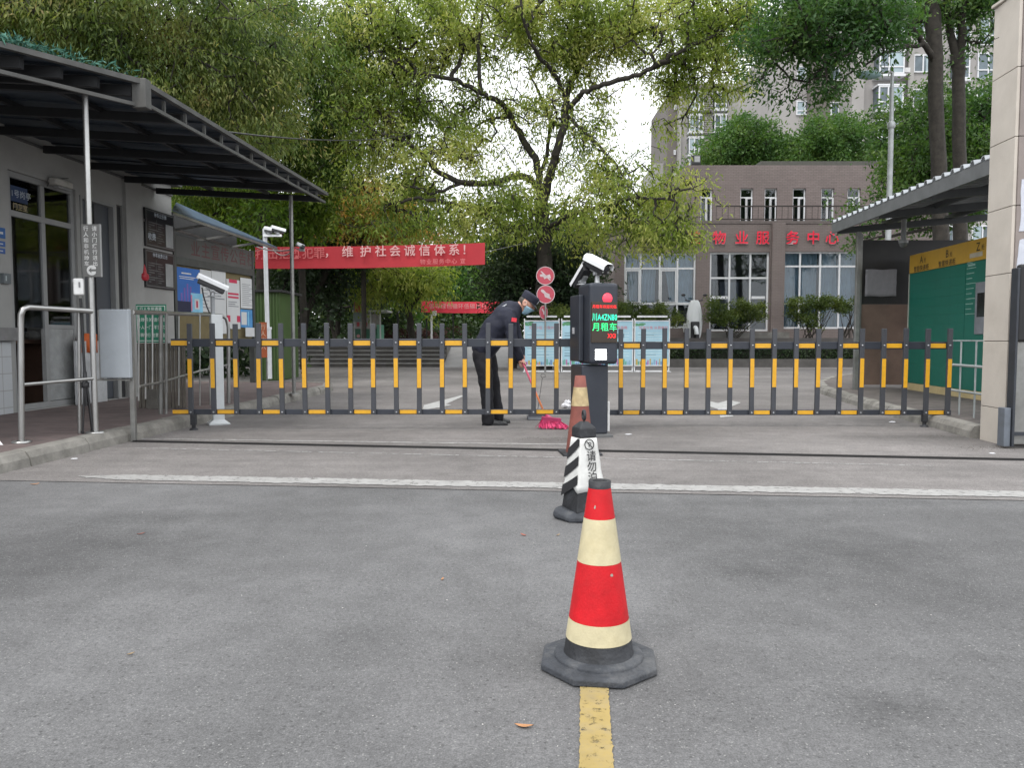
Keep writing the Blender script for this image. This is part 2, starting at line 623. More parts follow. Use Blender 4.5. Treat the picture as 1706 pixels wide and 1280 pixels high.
class Skel:
    """branch skeleton: nodes with a parent each; radii follow from what every node carries"""
    def __init__(s, rng):
        s.p, s.par, s.rng = [], [], rng
    def node(s, p, par):
        s.p.append(np.array(p, float))
        s.par.append(par)
        return len(s.p) - 1
    def limb(s, pts, par=-1, sub=5, jit=0.05):
        """smooth polyline of limb nodes from node par (or the ground) through pts"""
        pts = [np.array(q, float) for q in pts]
        if par >= 0:
            pts = [s.p[par]] + pts
            last = par
        else:
            last = s.node(pts[0], -1)
        for i in range(len(pts) - 1):
            a, b = pts[i], pts[i + 1]
            pa = pts[i - 1] if i > 0 else a - (b - a)
            pb = pts[i + 2] if i + 2 < len(pts) else b + (b - a)
            for k in range(1, sub + 1):
                t = k / sub
                q = 0.5 * ((2 * a) + (b - pa) * t + (2 * pa - 5 * a + 4 * b - pb) * t * t + (3 * a - pa - 3 * b + pb) * t ** 3)
                q = q + s.rng.normal(0, jit, 3) * (0.3 if k == sub else 1)
                last = s.node(q, last)
        return last
    def near(s, q):
        A = np.array(s.p)
        return int(np.argmin(((A - np.array(q)) ** 2).sum(1)))
    def grow(s, pts, curve=0.12, maxd=1e9):
        """hang every point on the nearest node so far, nearest first"""
        A = np.array(s.p)
        D = np.array([((A - q) ** 2).sum(1).min() for q in pts])
        cap = len(s.p) + 4 * len(pts) + 10
        buf = np.zeros((cap, 3))
        buf[:len(A)] = A
        tips = []
        for i in np.argsort(D):
            q = pts[i]
            n = len(s.p)
            d2 = ((buf[:n] - q) ** 2).sum(1)
            j = int(np.argmin(d2))
            dist = math.sqrt(d2[j])
            if dist > maxd:
                continue
            steps = 1 if dist < 0.35 else (2 if dist < 0.9 else 3)
            off = s.rng.normal(0, 1, 3) * dist * curve
            off[2] += dist * curve * 0.8
            last, p0 = j, s.p[j].copy()
            for k in range(1, steps + 1):
                t = k / steps
                qq = p0 + (q - p0) * t + off * (4 * t * (1 - t))
                last = s.node(qq, last)
                buf[last] = qq
            tips.append(last)
        return tips
    def radii(s, rt, tip=0.006, e=2.3, floor=None):
        n = len(s.p)
        acc = np.zeros(n)
        kids = np.zeros(n, int)
        for i in range(n):
            if s.par[i] >= 0:
                kids[s.par[i]] += 1
        for i in range(n - 1, -1, -1):
            if kids[i] == 0:
                acc[i] = 1
            if s.par[i] >= 0:
                acc[s.par[i]] += acc[i]
        r = acc ** (1 / e)
        r = tip + (r - 1) * (rt - tip) / max(r.max() - 1, 1e-6)
        return r
    def mesh(s, r, sides=6):
        p = np.array(s.p)
        par = np.array(s.par)
        idx = np.where(par >= 0)[0]
        a, b = p[par[idx]], p[idx]
        t = unit(b - a)
        tan = np.zeros_like(p)
        tan[idx] = t
        root = np.where(par < 0)[0]
        for rr_ in root:
            c = idx[par[idx] == rr_]
            tan[rr_] = tan[c[0]] if len(c) else (0, 0, 1)
        ra = np.minimum(r[par[idx]], r[idx] * 1.35 + 0.003)
        cont = r[par[idx]] < r[idx] * 1.35 + 0.003
        ta = np.where(cont[:, None], tan[par[idx]], t)
        ta = np.where(((ta * t).sum(1) > 0.3)[:, None], ta, t)
        tb = t
        def ring(c, tt, rad):
            ref = np.tile(np.array([0.31, 0.95, 0.05]), (len(c), 1))
            u = unit(np.cross(tt, ref))
            w = np.cross(tt, u)
            out = []
            for k in range(sides):
                an = 2 * pi * k / sides
                out.append(c + (u * cos(an) + w * sin(an)) * rad[:, None])
            return np.stack(out, 1)
        A = ring(a, ta, ra)
        B = ring(b, tb, r[idx])
        n = len(idx)
        v = np.concatenate([A, B], 1).reshape(-1, 3)
        base = np.arange(n)[:, None] * (2 * sides)
        fs = []
        for k in range(sides):
            k2 = (k + 1) % sides
            fs.append(np.stack([base[:, 0] + k, base[:, 0] + k2, base[:, 0] + sides + k2, base[:, 0] + sides + k], 1))
        return v, np.concatenate(fs)
def blob_points(rng, blobs, n, shell=0.45, clump=0.0, per_clump=9):
    """n points spread through ellipsoids (centre, radii), thinner towards each middle"""
    n_all = n
    if clump:
        n = max(4, n // per_clump)
    vol = np.array([b[1][0] * b[1][1] * b[1][2] * (b[2] if len(b) > 2 else 1) for b in blobs])
    pick = rng.choice(len(blobs), n, p=vol / vol.sum())
    C = np.array([np.array(b[0], float) for b in blobs])[pick]
    R = np.array([np.array(b[1], float) for b in blobs])[pick]
    d = unit(rng.normal(0, 1, (n, 3)))
    rr = (shell + (1 - shell) * rng.random((n, 1)) ** 0.7)
    rr = np.where(rng.random((n, 1)) < 0.25, rng.random((n, 1)) ** 0.33, rr)
    q = C + d * rr * R
    if clump:                       # sprays gather round bough ends and leave gaps between
        k = rng.integers(0, n, n_all)
        size = rng.uniform(0.6, 1.4, (n, 1))[k]
        q = q[k] + rng.normal(0, clump, (n_all, 3)) * size * np.array([1, 1, .62])
    return q
BARK = lambda: pm("bark", (0.030, 0.026, 0.021), 0.95, var=0.5, scale=7, bump=1.0, bscale=22)
def tree(name, label, cat, base, limbs, blobs, n, per, L, Wd, lmat, seed, rt=0.3, group=None, droop=0.5, spread=0.12, bark=None, curve=0.12, tips=0.006, sides=6, e=2.3, sag=0.0, crownname="crown", flat=0.0, shell=0.45, lr=None, clump=0.33):
    """limbs: list of polylines (first starts at the ground); every later one springs from the nearest node to its first point"""
    rng = np.random.default_rng(seed)
    root = thing(name, label, cat, base, group)
    sk = Skel(rng)
    spans = []
    for i, lb in enumerate(limbs):
        spans.append(len(sk.p))
        if i == 0:
            sk.limb(lb, -1, jit=rt * 0.08)
        else:
            sk.limb(lb[1:], sk.near(lb[0]), jit=rt * 0.10)
    sk.nlimb = len(sk.p)
    pts = blob_points(rng, blobs, n, shell, clump)
    tp = sk.grow(pts, curve)
    nl = spans[-1:] and sk.nlimb
    r = sk.radii(rt, tips, e)
    if lr:                                      # boughs thinner than the leaf load alone would make them
        ends = spans[1:] + [nl]
        for i, (a_, b_) in enumerate(zip(spans, ends)):
            if i < len(lr) and lr[i]:
                for q_, j in enumerate(range(a_, b_)):
                    r[j] = lr[i] * (1 - (.25 if i == 0 else .6) * q_ / max(1, b_ - a_))
        for j in range(nl, len(r)):
            r[j] = min(r[j], r[sk.par[j]])
    v, f = sk.mesh(r, sides)
    np_mesh("trunk", v, f, bark or BARK(), root, smooth=True)
    p = np.array(sk.p)
    par = np.array(sk.par)
    tp = np.array(tp)
    d = unit(p[tp] - p[par[tp]])
    v, f = leaf_cloud(rng, p[tp], d, per, L, Wd, droop, spread, flat, sag)
    np_mesh(crownname, v, f, lmat, root)
    return root
# ================================================================== THE SETTING
def sheet(name, pts, mat, thick=None, smooth=False, sub=None):
    mb = MB()
    if thick:
        mb.prism(pts, EZ, -thick, 0)
    else:
        mb.add(pts, [tuple(range(len(pts)))])
    o = mb.build(name, mat, None)
    return tag(o, kind="structure")
def at0(o):          # keep the texture in world metres
    l = o.location.copy()
    for v in o.data.vertices:
        v.co += l
    o.location = (0, 0, 0)
    return o
at0(sheet("ground", [V3((-400, -60, -.03)), V3((400, -60, -.03)), V3((400, 600, -.03)), V3((-400, 600, -.03))], pm("earth", (0.07, 0.062, 0.045), 0.95, scale=0.8, var=.4)))
DARK_PATCHES = []
for (px, py, rx, ry, k) in ((1480, 1180, .20, .16, .70), (1440, 925, .5, .26, .80), (1255, 955, .28, .18, .82), (1330, 838, 1.3, .15, .76), (95, 905, 1.0, .5, .8), (300, 862, 1.6, .2, .82), (1560, 860, 1.0, .25, .8), (880, 1050, .12, .5, .9), (1500, 1000, 1.0, 1.6, .80), (1250, 900, .8, .8, .88), (60, 950, .7, 1.2, .84), (1150, 1150, .5, .5, .9)):
    g = G(px, py)
    DARK_PATCHES.append((g.x, g.y, rx, ry, k))
ASPH = asphalt("road_asphalt", (0.134, 0.133, 0.134), speck=0.28, stain=0.55, streak=.07, sdir=(2.6, .22, 1), dark_patches=DARK_PATCHES)
at0(sheet("road", [V3((-40, -8, 0)), V3((40, -8, 0)), V3((40, 40, 0)), V3((-40, 40, 0))], ASPH))
# the older, paler slab between the stop line and the steps
SLAB = asphalt("worn_concrete", (0.178, 0.166, 0.160), speck=0.25, stain=0.6, streak=.16, dark_patches=[(G(1560, 730).x, G(1560, 730).y, 1.2, .35, .62), (G(930, 735).x, G(930, 735).y, .5, .25, .7), (G(620, 745).x, G(620, 745).y, 2.5, .15, .85), (G(1450, 700).x, G(1450, 700).y, .8, .5, .72)])
a, b = G(-200, 797.5), G(1706 + 400, 843)
at0(sheet("gate_apron", [V3((a.x, a.y, .004)), V3((b.x, b.y, .004)), V3((30, 8, .004)), V3((30, 39, .004)), V3((-30, 39, .004)), V3((-30, 8, .004))], SLAB))
# stop line with a ragged edge
rng = np.random.default_rng(3)
def ragged_line(name, p0, p1, wd, mat, z, jag, n=90, taper=0):
    p0, p1 = V3(p0), V3(p1)
    d = (p1 - p0).normalized()
    s_ = V3((-d.y, d.x, 0))
    vs, fs = [], []
    for i in range(n + 1):
        c = p0 + (p1 - p0) * (i / n)
        k = min(1, (i + 1) / taper) if taper else 1
        vs += [V3((c.x, c.y, z)) + s_ * (wd * .5 * k + float(rng.normal(0, jag))), V3((c.x, c.y, z)) - s_ * (wd * .5 * k + float(rng.normal(0, jag)))]
    for i in range(n):
        fs.append((2 * i, 2 * i + 1, 2 * i + 3, 2 * i + 2))
    return tag(at0(MB().add(vs, fs).build(name, mat)), kind="structure")
ragged_line("stop_line", G(128, 795.5), G(2300, 836.7), .20, worn_paint("white_road_paint", (0.315, 0.31, 0.30), .385, 18), .008, .008, 300, 14)
ragged_line("faded_line", G(225, 748), G(1560, 778), .02, worn_paint("faint_road_paint", (0.42, 0.42, 0.41), .47, 10), .008, .002)
ragged_line("concrete_strip", G(232, 732.5), G(960, 742.5), .055, worn_paint("pale_screed", (0.33, 0.32, 0.31), .40, 12), .008, .006)
c0, c1 = G(994, 1290), G(989, 1120)
ragged_line("yellow_line", c0, c1, .080, worn_paint("yellow_road_paint", (0.33, 0.245, 0.085), .385, 36), .004, .0012, 60)
tag(at0(MB().prism([G(735 / 3.28 + 480, 405 / 3.28 + 560, .008), G(742 / 3.28 + 480, 378 / 3.28 + 560, .008), G(825 / 3.28 + 480, 356 / 3.28 + 560, .008), G(948 / 3.28 + 480, 324 / 3.28 + 560, .008), G(958 / 3.28 + 480, 329 / 3.28 + 560, .008), G(862 / 3.28 + 480, 372 / 3.28 + 560, .008), G(892 / 3.28 + 480, 377 / 3.28 + 560, .008), G(830 / 3.28 + 480, 390 / 3.28 + 560, .008)], EZ, 0, .001).build("road_arrow", worn_paint("arrow_paint", (0.40, 0.40, 0.39), .38, 14))), kind="structure")
tag(at0(MB().prism([G(1180, 668, .008), G(1196, 672, .008), G(1214, 667, .008), G(1234, 671, .008), G(1212, 681, .008), G(1222, 694, .008), G(1200, 696, .008), G(1196, 682, .008), G(1178, 676, .008)], EZ, 0, .001).build("road_arrow", worn_paint("arrow_paint", (0.40, 0.40, 0.39), .38, 14))), kind="structure")
# rail of the sliding gate let into the road
ta, tb = G(222, 737), G(2300, 780.7)
td = (tb - ta).normalized()
tn = V3((-td.y, td.x, 0))
mb = MB()
mb.obox(ta, td, tn, EZ, (0, (tb - ta).length), (-.012, .012), (.005, .020))
mb.obox(ta, td, tn, EZ, (0, (tb - ta).length), (.012, .030), (.005, .009))
mb.obox(ta, td, tn, EZ, (0, (tb - ta).length), (-.030, -.012), (.005, .009))
tag(mb.build("gate_rail", pm("black_steel", (0.025, 0.024, 0.024), .55, .3, scale=5)), "dark steel sliding gate rail laid across the road", "rail")

# pavements and kerbs
PAVE = tile_mat("red_paving", (0.150, 0.110, 0.105), (0.09, 0.085, 0.08), .2, .1, .9, .006, "XY", .5, .25)
GPAVE = tile_mat("grey_paving", (0.125, 0.108, 0.100), (0.07, 0.065, 0.06), .2, .1, .9, .007, "XY", .5, .3)
KERB = pm("kerb_stone", (0.215, 0.205, 0.185), .9, var=.3, scale=5, bump=.8, bscale=25, dirt=.7, dirtcol=(.09, .085, .07))
PZ = .125
Lk = [V3((-3.95, 1.5, 0)), V3((-3.80, 5.2, 0)), V3((-3.735, 7.6, 0)), V3((-3.62, 10, 0)), V3((-3.52, 12.6, 0)), V3((-3.44, 14.6, 0)), V3((-3.62, 15.5, 0)), V3((-4.4, 16.0, 0)), V3((-9, 16.5, 0)), V3((-16, 16.8, 0))]
Rk = [V3((4.62, 7.72, 0)), V3((4.75, 8.6, 0)), V3((4.92, 10.08, 0)), V3((5.25, 12, 0)), V3((5.75, 14.4, 0)), V3((6.4, 16.2, 0)), V3((7.6, 18.4, 0)), V3((9.4, 20.6, 0)), V3((14, 22.5, 0))]
def kerb(path, side, w=.17, h=PZ + .006, stone=.75):
    r_ = random.Random(5)
    mb = MB()
    for a, b in zip(path, path[1:]):
        L = (b - a).length
        d = (b - a).normalized()
        n = V3((-d.y, d.x, 0)) * side
        k = max(1, round(L / stone))
        for i in range(k):
            o, j = a + d * (L * i / k), r_.uniform(-.008, .008)
            x0, x1 = .004, L / k - .004
            hh = h + r_.uniform(-.005, .006)
            prof = [(0 + j, 0), (.012 + j, hh * .55), (.045 + j, hh * .93), (.085 + j, hh), (w, hh), (w, 0)]
            vs = [o + d * x + n * q + EZ * z for x in (x0, x1) for q, z in prof]
            m = len(prof)
            mb.add(vs, [tuple(range(m)), tuple(range(m, 2 * m))] + [(t, (t + 1) % m, m + (t + 1) % m, m + t) for t in range(m)])
    return tag(at0(mb.build("kerb", KERB)), kind="structure")
kerb(Lk, 1)
kerb(Rk, -1)
def inset(path, side, w):
    out = []
    for i, p in enumerate(path):
        d = ((path[min(i + 1, len(path) - 1)] - path[max(i - 1, 0)])).normalized()
        out.append(p + V3((-d.y, d.x, 0)) * side * w)
    return out
li = inset(Lk, 1, .165)
at0(sheet("pavement", [p + EZ * PZ for p in li] + [V3((-16, 1.5, PZ))], PAVE, PZ - .01))
ri = inset(Rk, -1, .165)
at0(sheet("pavement", [p + EZ * PZ for p in ri] + [V3((14, 7.7, PZ))], GPAVE, PZ - .01))
# steps, ramp and the raised ground behind
STONE = pm("step_stone", (0.17, 0.165, 0.155), .85, var=.3, scale=2.5, dirt=.5, bump=.3)
mb = MB()
xs0, xs1 = Xp(380, 27.8), Xp(738, 27.8)
for i in range(5):
    mb.box(xs0, xs1, 27.8 + .34 * i, 31, .15 * i + .002, .15 * (i + 1) - .03)
    pass
stp = thing("steps", "broad grey stone steps up to the wooded square", "steps", ((xs0 + xs1) / 2, 28, 0))
mb.build("riser", pm("riser_stone", (0.085, 0.08, 0.075), .85, var=.3, scale=2.5, dirt=.5), stp)
for i in range(5):
    MB().box(xs0, xs1, 27.74 + .34 * i, 27.8 + .34 * (i + 1) if i < 4 else 30.9, .15 * (i + 1) - .032, .15 * (i + 1)).build("tread", pm("tread_stone", (0.25, 0.245, 0.235), .85, var=.25, scale=2.5, dirt=.4), stp)
PLZ = pm("plaza_paving", (0.22, 0.21, 0.19), .85, var=.25, scale=1.2, dirt=.4)
at0(sheet("plaza", [V3((-60, 29.5, .752)), V3((xs1, 29.5, .752)), V3((xs1, 31.6, .752)), V3((.3, 31.6, .752)), V3((.3, 90, .752)), V3((-60, 90, .752))], PLZ, .5))
mb = MB()
mb.add([V3((xs1, 27.7, .006)), V3((-.15, 27.7, .006)), V3((-.15, 31.65, .76)), V3((xs1, 31.65, .76))], [(0, 1, 2, 3)])
tag(at0(mb.build("ramp_path", pm("pale_slab", (0.27, 0.265, 0.26), .8, var=.15, scale=2))), kind="structure")
at0(sheet("terrace", [V3((.3, 29.2, 1.0)), V3((60, 29.2, 1.0)), V3((60, 90, 1.0)), V3((.3, 90, 1.0))], PLZ, .95))

# ================================================================== CONES
RUB = pm("black_rubber", (0.019, 0.020, 0.023), .62, var=.4, scale=9, bump=.35, bscale=60, dirt=.5, dirtcol=(.075, .08, .09))
RUBB = pm("dusty_rubber", (0.040, 0.044, 0.052), .8, var=.3, scale=14, bump=.5, bscale=80, dirt=.7, dirtcol=(.15, .15, .15))
REDR = pm("red_sheeting", (0.50, 0.010, 0.016), .48, var=.20, scale=11, bump=.15, bscale=160, spec=.25, dirt=.45, dirtcol=(.30, .02, .02))
CREAM = pm("cream_sheeting", (0.53, 0.47, 0.30), .5, var=.17, scale=10, bump=.12, bscale=160, dirt=.35, dirtcol=(.36, .28, .12))
YC = 2.37
g = G(997, 1107)
YC = g.y
cc = V3((g.x, g.y, 0))
t = thing("traffic_cone", "bright red and cream banded cone on an octagonal rubber base, nearest to the camera", "traffic cone", cc, "cones in the middle of the road")
def zc(py):
    return P(998, py, YC - .05).z
z_top, z_r1, z_c1, z_r2, z_c2, z_k = zc(806), zc(818), zc(868), zc(941), zc(1037), zc(1070)
R0, RT = .108, .030
H = z_top
def rc(z):
    return R0 + (RT - R0) * (z - .03) / (H - .03)
def octa(w, z, rz=pi / 8, sx=1, sy=1):
    return [cc + V3((w * cos(2 * pi * k / 8 + rz) * sx, w * sin(2 * pi * k / 8 + rz) * sy, z)) for k in range(8)]
mb = MB()
pts = [octa(.175, .0, .28), octa(.187, .005, .28), octa(.187, .022, .28), octa(.178, .029, .28)]
vs = sum(pts, [])
fs = [tuple(range(8))[::-1], tuple(range(24, 32))]
for i in range(3):
    fs += [(i * 8 + k, i * 8 + (k + 1) % 8, i * 8 + 8 + (k + 1) % 8, i * 8 + 8 + k) for k in range(8)]
mb.add(vs, fs)
mb.lathe(cc, [(.137, .027), (.136, .036), (.130, .041), (.106, .043)], 40)
mb.build("base", RUBB, t, .003)
MB().lathe(cc, [(.109, .040), (rc(.05), .05), (rc(z_k), z_k)], 40).build("body", RUB, t)
for (za, zb, m, nm, d) in ((z_k, z_c2, CREAM, "reflective_band", .0015), (z_c2, z_r2, REDR, "reflective_band", .001), (z_r2, z_c1, CREAM, "reflective_band", .0015), (z_c1, z_r1, REDR, "reflective_band", .001)):
    zs = [za + (zb - za) * i / 3 for i in range(4)]
    MB().lathe(cc, [(rc(z) + d, z) for z in zs], 44).build(nm, m, t)
rs_ = random.Random(9)
mb = MB()
for k in range(2):                              # grazes and chips in the sheeting
    zk, ak = rs_.uniform(z_c2, z_top - .03), rs_.uniform(-2.6, -.5)
    if k == 0:
        zk, ak = P(986, 846, YC - .04).z, -2.0
    wk, hk = rs_.uniform(.003, .009), rs_.uniform(.002, .007)
    n_ = 7
    ring = []
    for q in range(n_):
        a_ = 2 * pi * q / n_
        rr_ = rs_.uniform(.6, 1.1)
        z_, an_ = zk + hk * rr_ * sin(a_), ak + wk * rr_ * cos(a_) / rc(zk)
        r_k = rc(z_) + .0022
        ring.append(cc + V3((r_k * cos(an_), r_k * sin(an_), z_)))
    MB().add(ring, [tuple(range(n_))]).build("graze", pm("bare_graze", (.38, .33, .28), .8, var=.4, scale=90), t)
MB().lathe(cc, [(rc(z_r1) + .001, z_r1 - .002), (rc(z_r1) + .001, z_top), (rc(z_top) - .007, z_top), (rc(z_top) - .009, z_top - .05), (.005, z_top - .055)], 32).build("collar", RUB, t)
# --- no parking bollard
Yb = 4.28
gb = G(972, 862)
cb_ = V3((gb.x, gb.y, 0))
t = thing("no_parking_bollard", "black rubber no-parking bollard with carrying ring, wearing a white printed cloth with black stripes", "bollard", cb_, "cones in the middle of the road")
RZ = radians(24)
bx, by = V3((cos(RZ), sin(RZ), 0)), V3((-sin(RZ), cos(RZ), 0))
def sq(w, z, o=V3((0, 0, 0))):
    return [cb_ + o + bx * (sx * w) + by * (sy * w) + EZ * z for sx, sy in ((-1, -1), (1, -1), (1, 1), (-1, 1))]
def loft(mb, rings):
    n = len(rings[0])
    vs = sum(rings, [])
    fs = [tuple(range(n))[::-1], tuple(range((len(rings) - 1) * n, len(rings) * n))]
    for i in range(len(rings) - 1):
        fs += [(i * n + k, i * n + (k + 1) % n, (i + 1) * n + (k + 1) % n, (i + 1) * n + k) for k in range(n)]
    return mb.add(vs, fs)
hb = P(980, 690, Yb).z
zb1 = P(980, 728, Yb).z     # foot of the cap block
zb2 = P(980, 712, Yb).z
mb = MB()
ob = [[cb_ + V3((w * cos(2 * pi * k / 8 + .25) * 1.0, w * sin(2 * pi * k / 8 + .25) * .92, z + .010 * sin(k * 2.1) * (z > .005))) for k in range(8)] for w, z in ((.165, 0), (.180, .012), (.178, .036), (.135, .055))]
loft(mb, ob)
mb.build("base", RUBB, t, .006)
mb = MB()
loft(mb, [sq(.092, .045), sq(.086, .10), sq(.045, zb1 + .005)])
mb.build("body", RUB, t, .006)
mb = MB()
loft(mb, [sq(.052, zb1), sq(.050, zb2), sq(.018, P(980, 702, Yb).z)])
mb.build("cap", RUB, t, .006)
zr = P(980, 692, Yb).z
MB().tube([cb_ + V3((.0, 0, zr)) + (bx * cos(a) * .3 + by * cos(a) + EZ * sin(a)).normalized() * .024 for a in [2 * pi * i / 18 for i in range(19)]], .009, 8, cap=False).build("ring_handle", RUB, t)
CLOTH = pm("white_banner_cloth", (0.62, 0.62, 0.60), .7, var=.08, scale=12, bump=.5, bscale=14, dirt=.35, dirtcol=(.33, .32, .29))
PRINT = pm("black_print", (0.018, 0.018, 0.02), .6)
def wdt(z):
    return .086 + (.045 - .086) * (z - .10) / (zb1 - .10)
ct, cbm = zb1 - .002, .155
mb = MB()
r_ = random.Random(4)
rows = 9
cols = 10
grid = []
for i in range(rows + 1):
    for side in range(3):           # left face, front face, right face
        for k in range(cols + (side == 2)):
            f = k / cols
            zlow = cbm + (.055 if side == 0 else 0.0) * (0.5 - .5 * cos(f * 6)) - (.035 * (1 - f) if side == 0 else 0) + (.02 * f if side == 1 else 0)
            z = ct + (zlow - ct) * i / rows
            w = wdt(z) + .007 + .003 * sin(i * 1.7 + f * 7 + side) * i / rows
            if side == 0:
                q = bx * -w + by * (w - 2 * w * f)
            elif side == 1:
                q = bx * (-w + 2 * w * f) + by * -w
            else:
                q = bx * w + by * (-w + 2 * w * f)
            grid.append(cb_ + q + EZ * z)
nc = 3 * cols + 1
mb.add(grid, [(i * nc + k, i * nc + k + 1, (i + 1) * nc + k + 1, (i + 1) * nc + k) for i in range(rows) for k in range(nc - 1)], True)
cl = mb.build("banner", CLOTH, t)
so_ = cl.modifiers.new("thick", 'SOLIDIFY')
so_.thickness = .003
def cloth_pt(side, f, z, off=.006):
    w = wdt(z) + .007 + off
    if side == 0:
        return cb_ + bx * -w + by * (w - 2 * w * f) + EZ * z
    return cb_ + bx * (-w + 2 * w * f) + by * -w + EZ * z
mb = MB()
for za in (ct - .045, ct - .150, ct - .255):
    lo = []
    hi = []
    for i in range(6):
        f = .03 + .94 * i / 5
        zz = za - .05 + .085 * f
        lo.append(cloth_pt(0, f, zz - .026 - .012 * (1 - f), .0055))
        hi.append(cloth_pt(0, f, min(ct, zz + .026), .0055))
    mb.add(lo + hi, [(i, i + 1, 7 + i, 6 + i) for i in range(5)])
mb.build("black_stripe", PRINT, cl)
fu = (cloth_pt(1, .5, ct) - cloth_pt(1, .5, cbm)).normalized()
for i, ch in enumerate("请勿泊车"):
    text(ch, .062, PRINT, cl, cloth_pt(1, .56, P(985, 762 + 17.5 * i, Yb - .1).z, .006), bx, fu, bold=.008)
oc = cloth_pt(1, .5, P(983, 742, Yb - .08).z, .006)
mb = MB()
for k in range(28):
    a0, a1 = 2 * pi * k / 28, 2 * pi * (k + 1) / 28
    mb.quad(*[oc + (bx * cos(a) + fu * sin(a)) * r for a, r in ((a0, .025), (a1, .025), (a1, .031), (a0, .031))])
mb.quad(oc + (bx * -.7 + fu * .72) * .026 + bx * .004, oc + (bx * .7 - fu * .72) * .026 + bx * .004, oc + (bx * .7 - fu * .72) * .026 - bx * .003, oc + (bx * -.7 + fu * .72) * .026 - bx * .003)
mb.build("no_parking_symbol", PRINT, cl)
text("P", .040, PRINT, cl, oc + bx * .002, bx, fu, bold=.012)
# --- faded cone behind it
gf = G(966, 757)
cf = V3((gf.x, gf.y, 0))
t = thing("traffic_cone", "faded brownish red cone with one dirty cream band, standing in front of the machine", "traffic cone", cf, "cones in the middle of the road")
FADE = pm("faded_red_rubber", (0.20, 0.062, 0.048), .75, var=.25, scale=7, dirt=.4, dirtcol=(.12, .06, .05))
Yf = gf.y
zt = P(966, 626, Yf).z
zfa, zfb = P(966, 676, Yf).z, P(966, 645, Yf).z
rf = lambda z: .125 + (.045 - .125) * z / zt
MB().cbox(cf + V3((0, 0, .012)), (.34, .30, .024), .1).build("base", RUB, t, .005)
MB().lathe(cf, [(rf(.02), .02), (rf(zfa), zfa), (rf(zt), zt), (rf(zt) - .01, zt), (rf(zt) - .012, zt - .1)], 36).build("body", FADE, t)
MB().lathe(cf, [(rf(zfa) + .002, zfa), (rf(zfb) + .002, zfb)], 36).build("reflective_band", pm("dirty_cream_band", (.42, .33, .18), .6, var=.3, scale=12, dirt=.5, dirtcol=(.22, .13, .06)), t)

# ================================================================== BARRIER AND MACHINE
DARKM = pm("dark_blue_grey_paint", (0.031, 0.036, 0.048), .42, .2, var=.12, scale=3, dirt=.25, dirtcol=(.09, .085, .08))
GREYM = pm("picket_paint", (0.052, 0.056, 0.066), .45, .2, var=.12, scale=3, dirt=.3, dirtcol=(.1, .095, .09))
YEL = pm("amber_reflector", (0.66, 0.345, 0.018), .38, var=.08, scale=30, bump=.1, bscale=200, dirt=.15, dirtcol=(.35, .18, .02))
RIV = pm("zinc_bolt", (0.35, 0.36, 0.38), .4, .8)
_r = random.Random(77)
def barrier(nm, label, Y, x0, x1, ytop, ybot, ptop, pickets, spans, foot):
    A = P(x0, ytop[0], Y)
    t = thing("fence_barrier", label, "barrier", V3(((Xp(x0, Y) + Xp(x1, Y)) / 2, Y, 0)), "fence barrier arms across the lane")
    X0, X1 = Xp(x0, Y), Xp(x1, Y)
    za, zb = Zp(ytop[1], Y), Zp(ytop[0], Y)
    zc_, zd = Zp(ybot[1], Y), Zp(ybot[0], Y)
    def rail(z0, z1, name):
        # C-channel: web with a lip above and below
        mb = MB()
        mb.box(X0, X1, Y + .004, Y + .05, z0, z1)
        return mb.build(name, DARKM, t, .004)
    top, bot = rail(za, zb, "top_rail"), rail(zc_, zd, "bottom_rail")
    for (a, b) in spans:
        for (r, z0, z1) in ((top, za, zb), (bot, zc_, zd)):
            q = (z1 - z0)
            MB().box(Xp(a, Y), Xp(b, Y), Y - .001, Y + .004, z0 + q * .17, z1 - q * (.1 if r is bot else .24)).build("reflector", YEL, r)
    pz = Zp(ptop, Y)
    for px in pickets:
        X = Xp(px, Y)
        w = .026
        lean = V3((_r.uniform(-.006, .006), _r.uniform(-.003, .003), 1)).normalized()
        pk = MB().obox(V3((X, Y, zc_ + .002)), EX, EY, lean, (-w, w), (-.030, .0035), (0, pz - zc_ + _r.uniform(-.008, .004))).build("picket", GREYM, t, .004)
        MB().obox(V3((X, Y, zc_ + .002)), EX, EY, lean, (-w * .86, w * .86), (-.0325, -.0305), (Zp(646, Y) - zc_ + _r.uniform(-.005, .005), Zp(598, Y) - zc_ + _r.uniform(-.005, .005))).build("reflective_strip", YEL, pk)
        b = MB()
        for z in ((za + zb) / 2, (zc_ + zd) / 2):
            b.lathe(V3((X, Y - .030, z)), [(.011, 0), (.010, .005), (.004, .008), (0, .0085)], 10, axes=(EX, EZ, -EY))
        b.build("bolt", RIV, pk)
    Xf = Xp(foot, Y)
    m = MB()
    m.box(Xf - .03, Xf + .03, Y - .034, Y + .012, .06, zc_ + .01)
    m.box(Xf - .018, Xf + .018, Y - .025, Y + .005, .03, .06)
    m.lathe(V3((Xf, Y - .01, 0)), [(.02, .03), (.045, .012), (.05, 0.0)], 14)
    m.build("foot", RUB, t, .004)
    return t
lp = [316.5 + 38.16 * i for i in range(17)]
barrier("left", "long left barrier arm of amber striped pickets, from the white post to the dark machine", 8.45, 284, 962, (564.5, 578), (682.5, 691), 539, lp, [(284.5, 311.5)] + [(lp[i] + 5, lp[i + 1] - 5) for i in range(1, 16, 2)], 320)
rp = [1034.7 + 36.42 * i for i in range(16)]
barrier("right", "right barrier arm of amber striped pickets, from the dark machine to the green lockers", 8.75, 1012, 1589, (569.5, 582), (683.5, 692), 547.5, rp, [(rp[i] + 5, rp[i + 1] - 5) for i in range(0, 15, 2)], 1543.5)

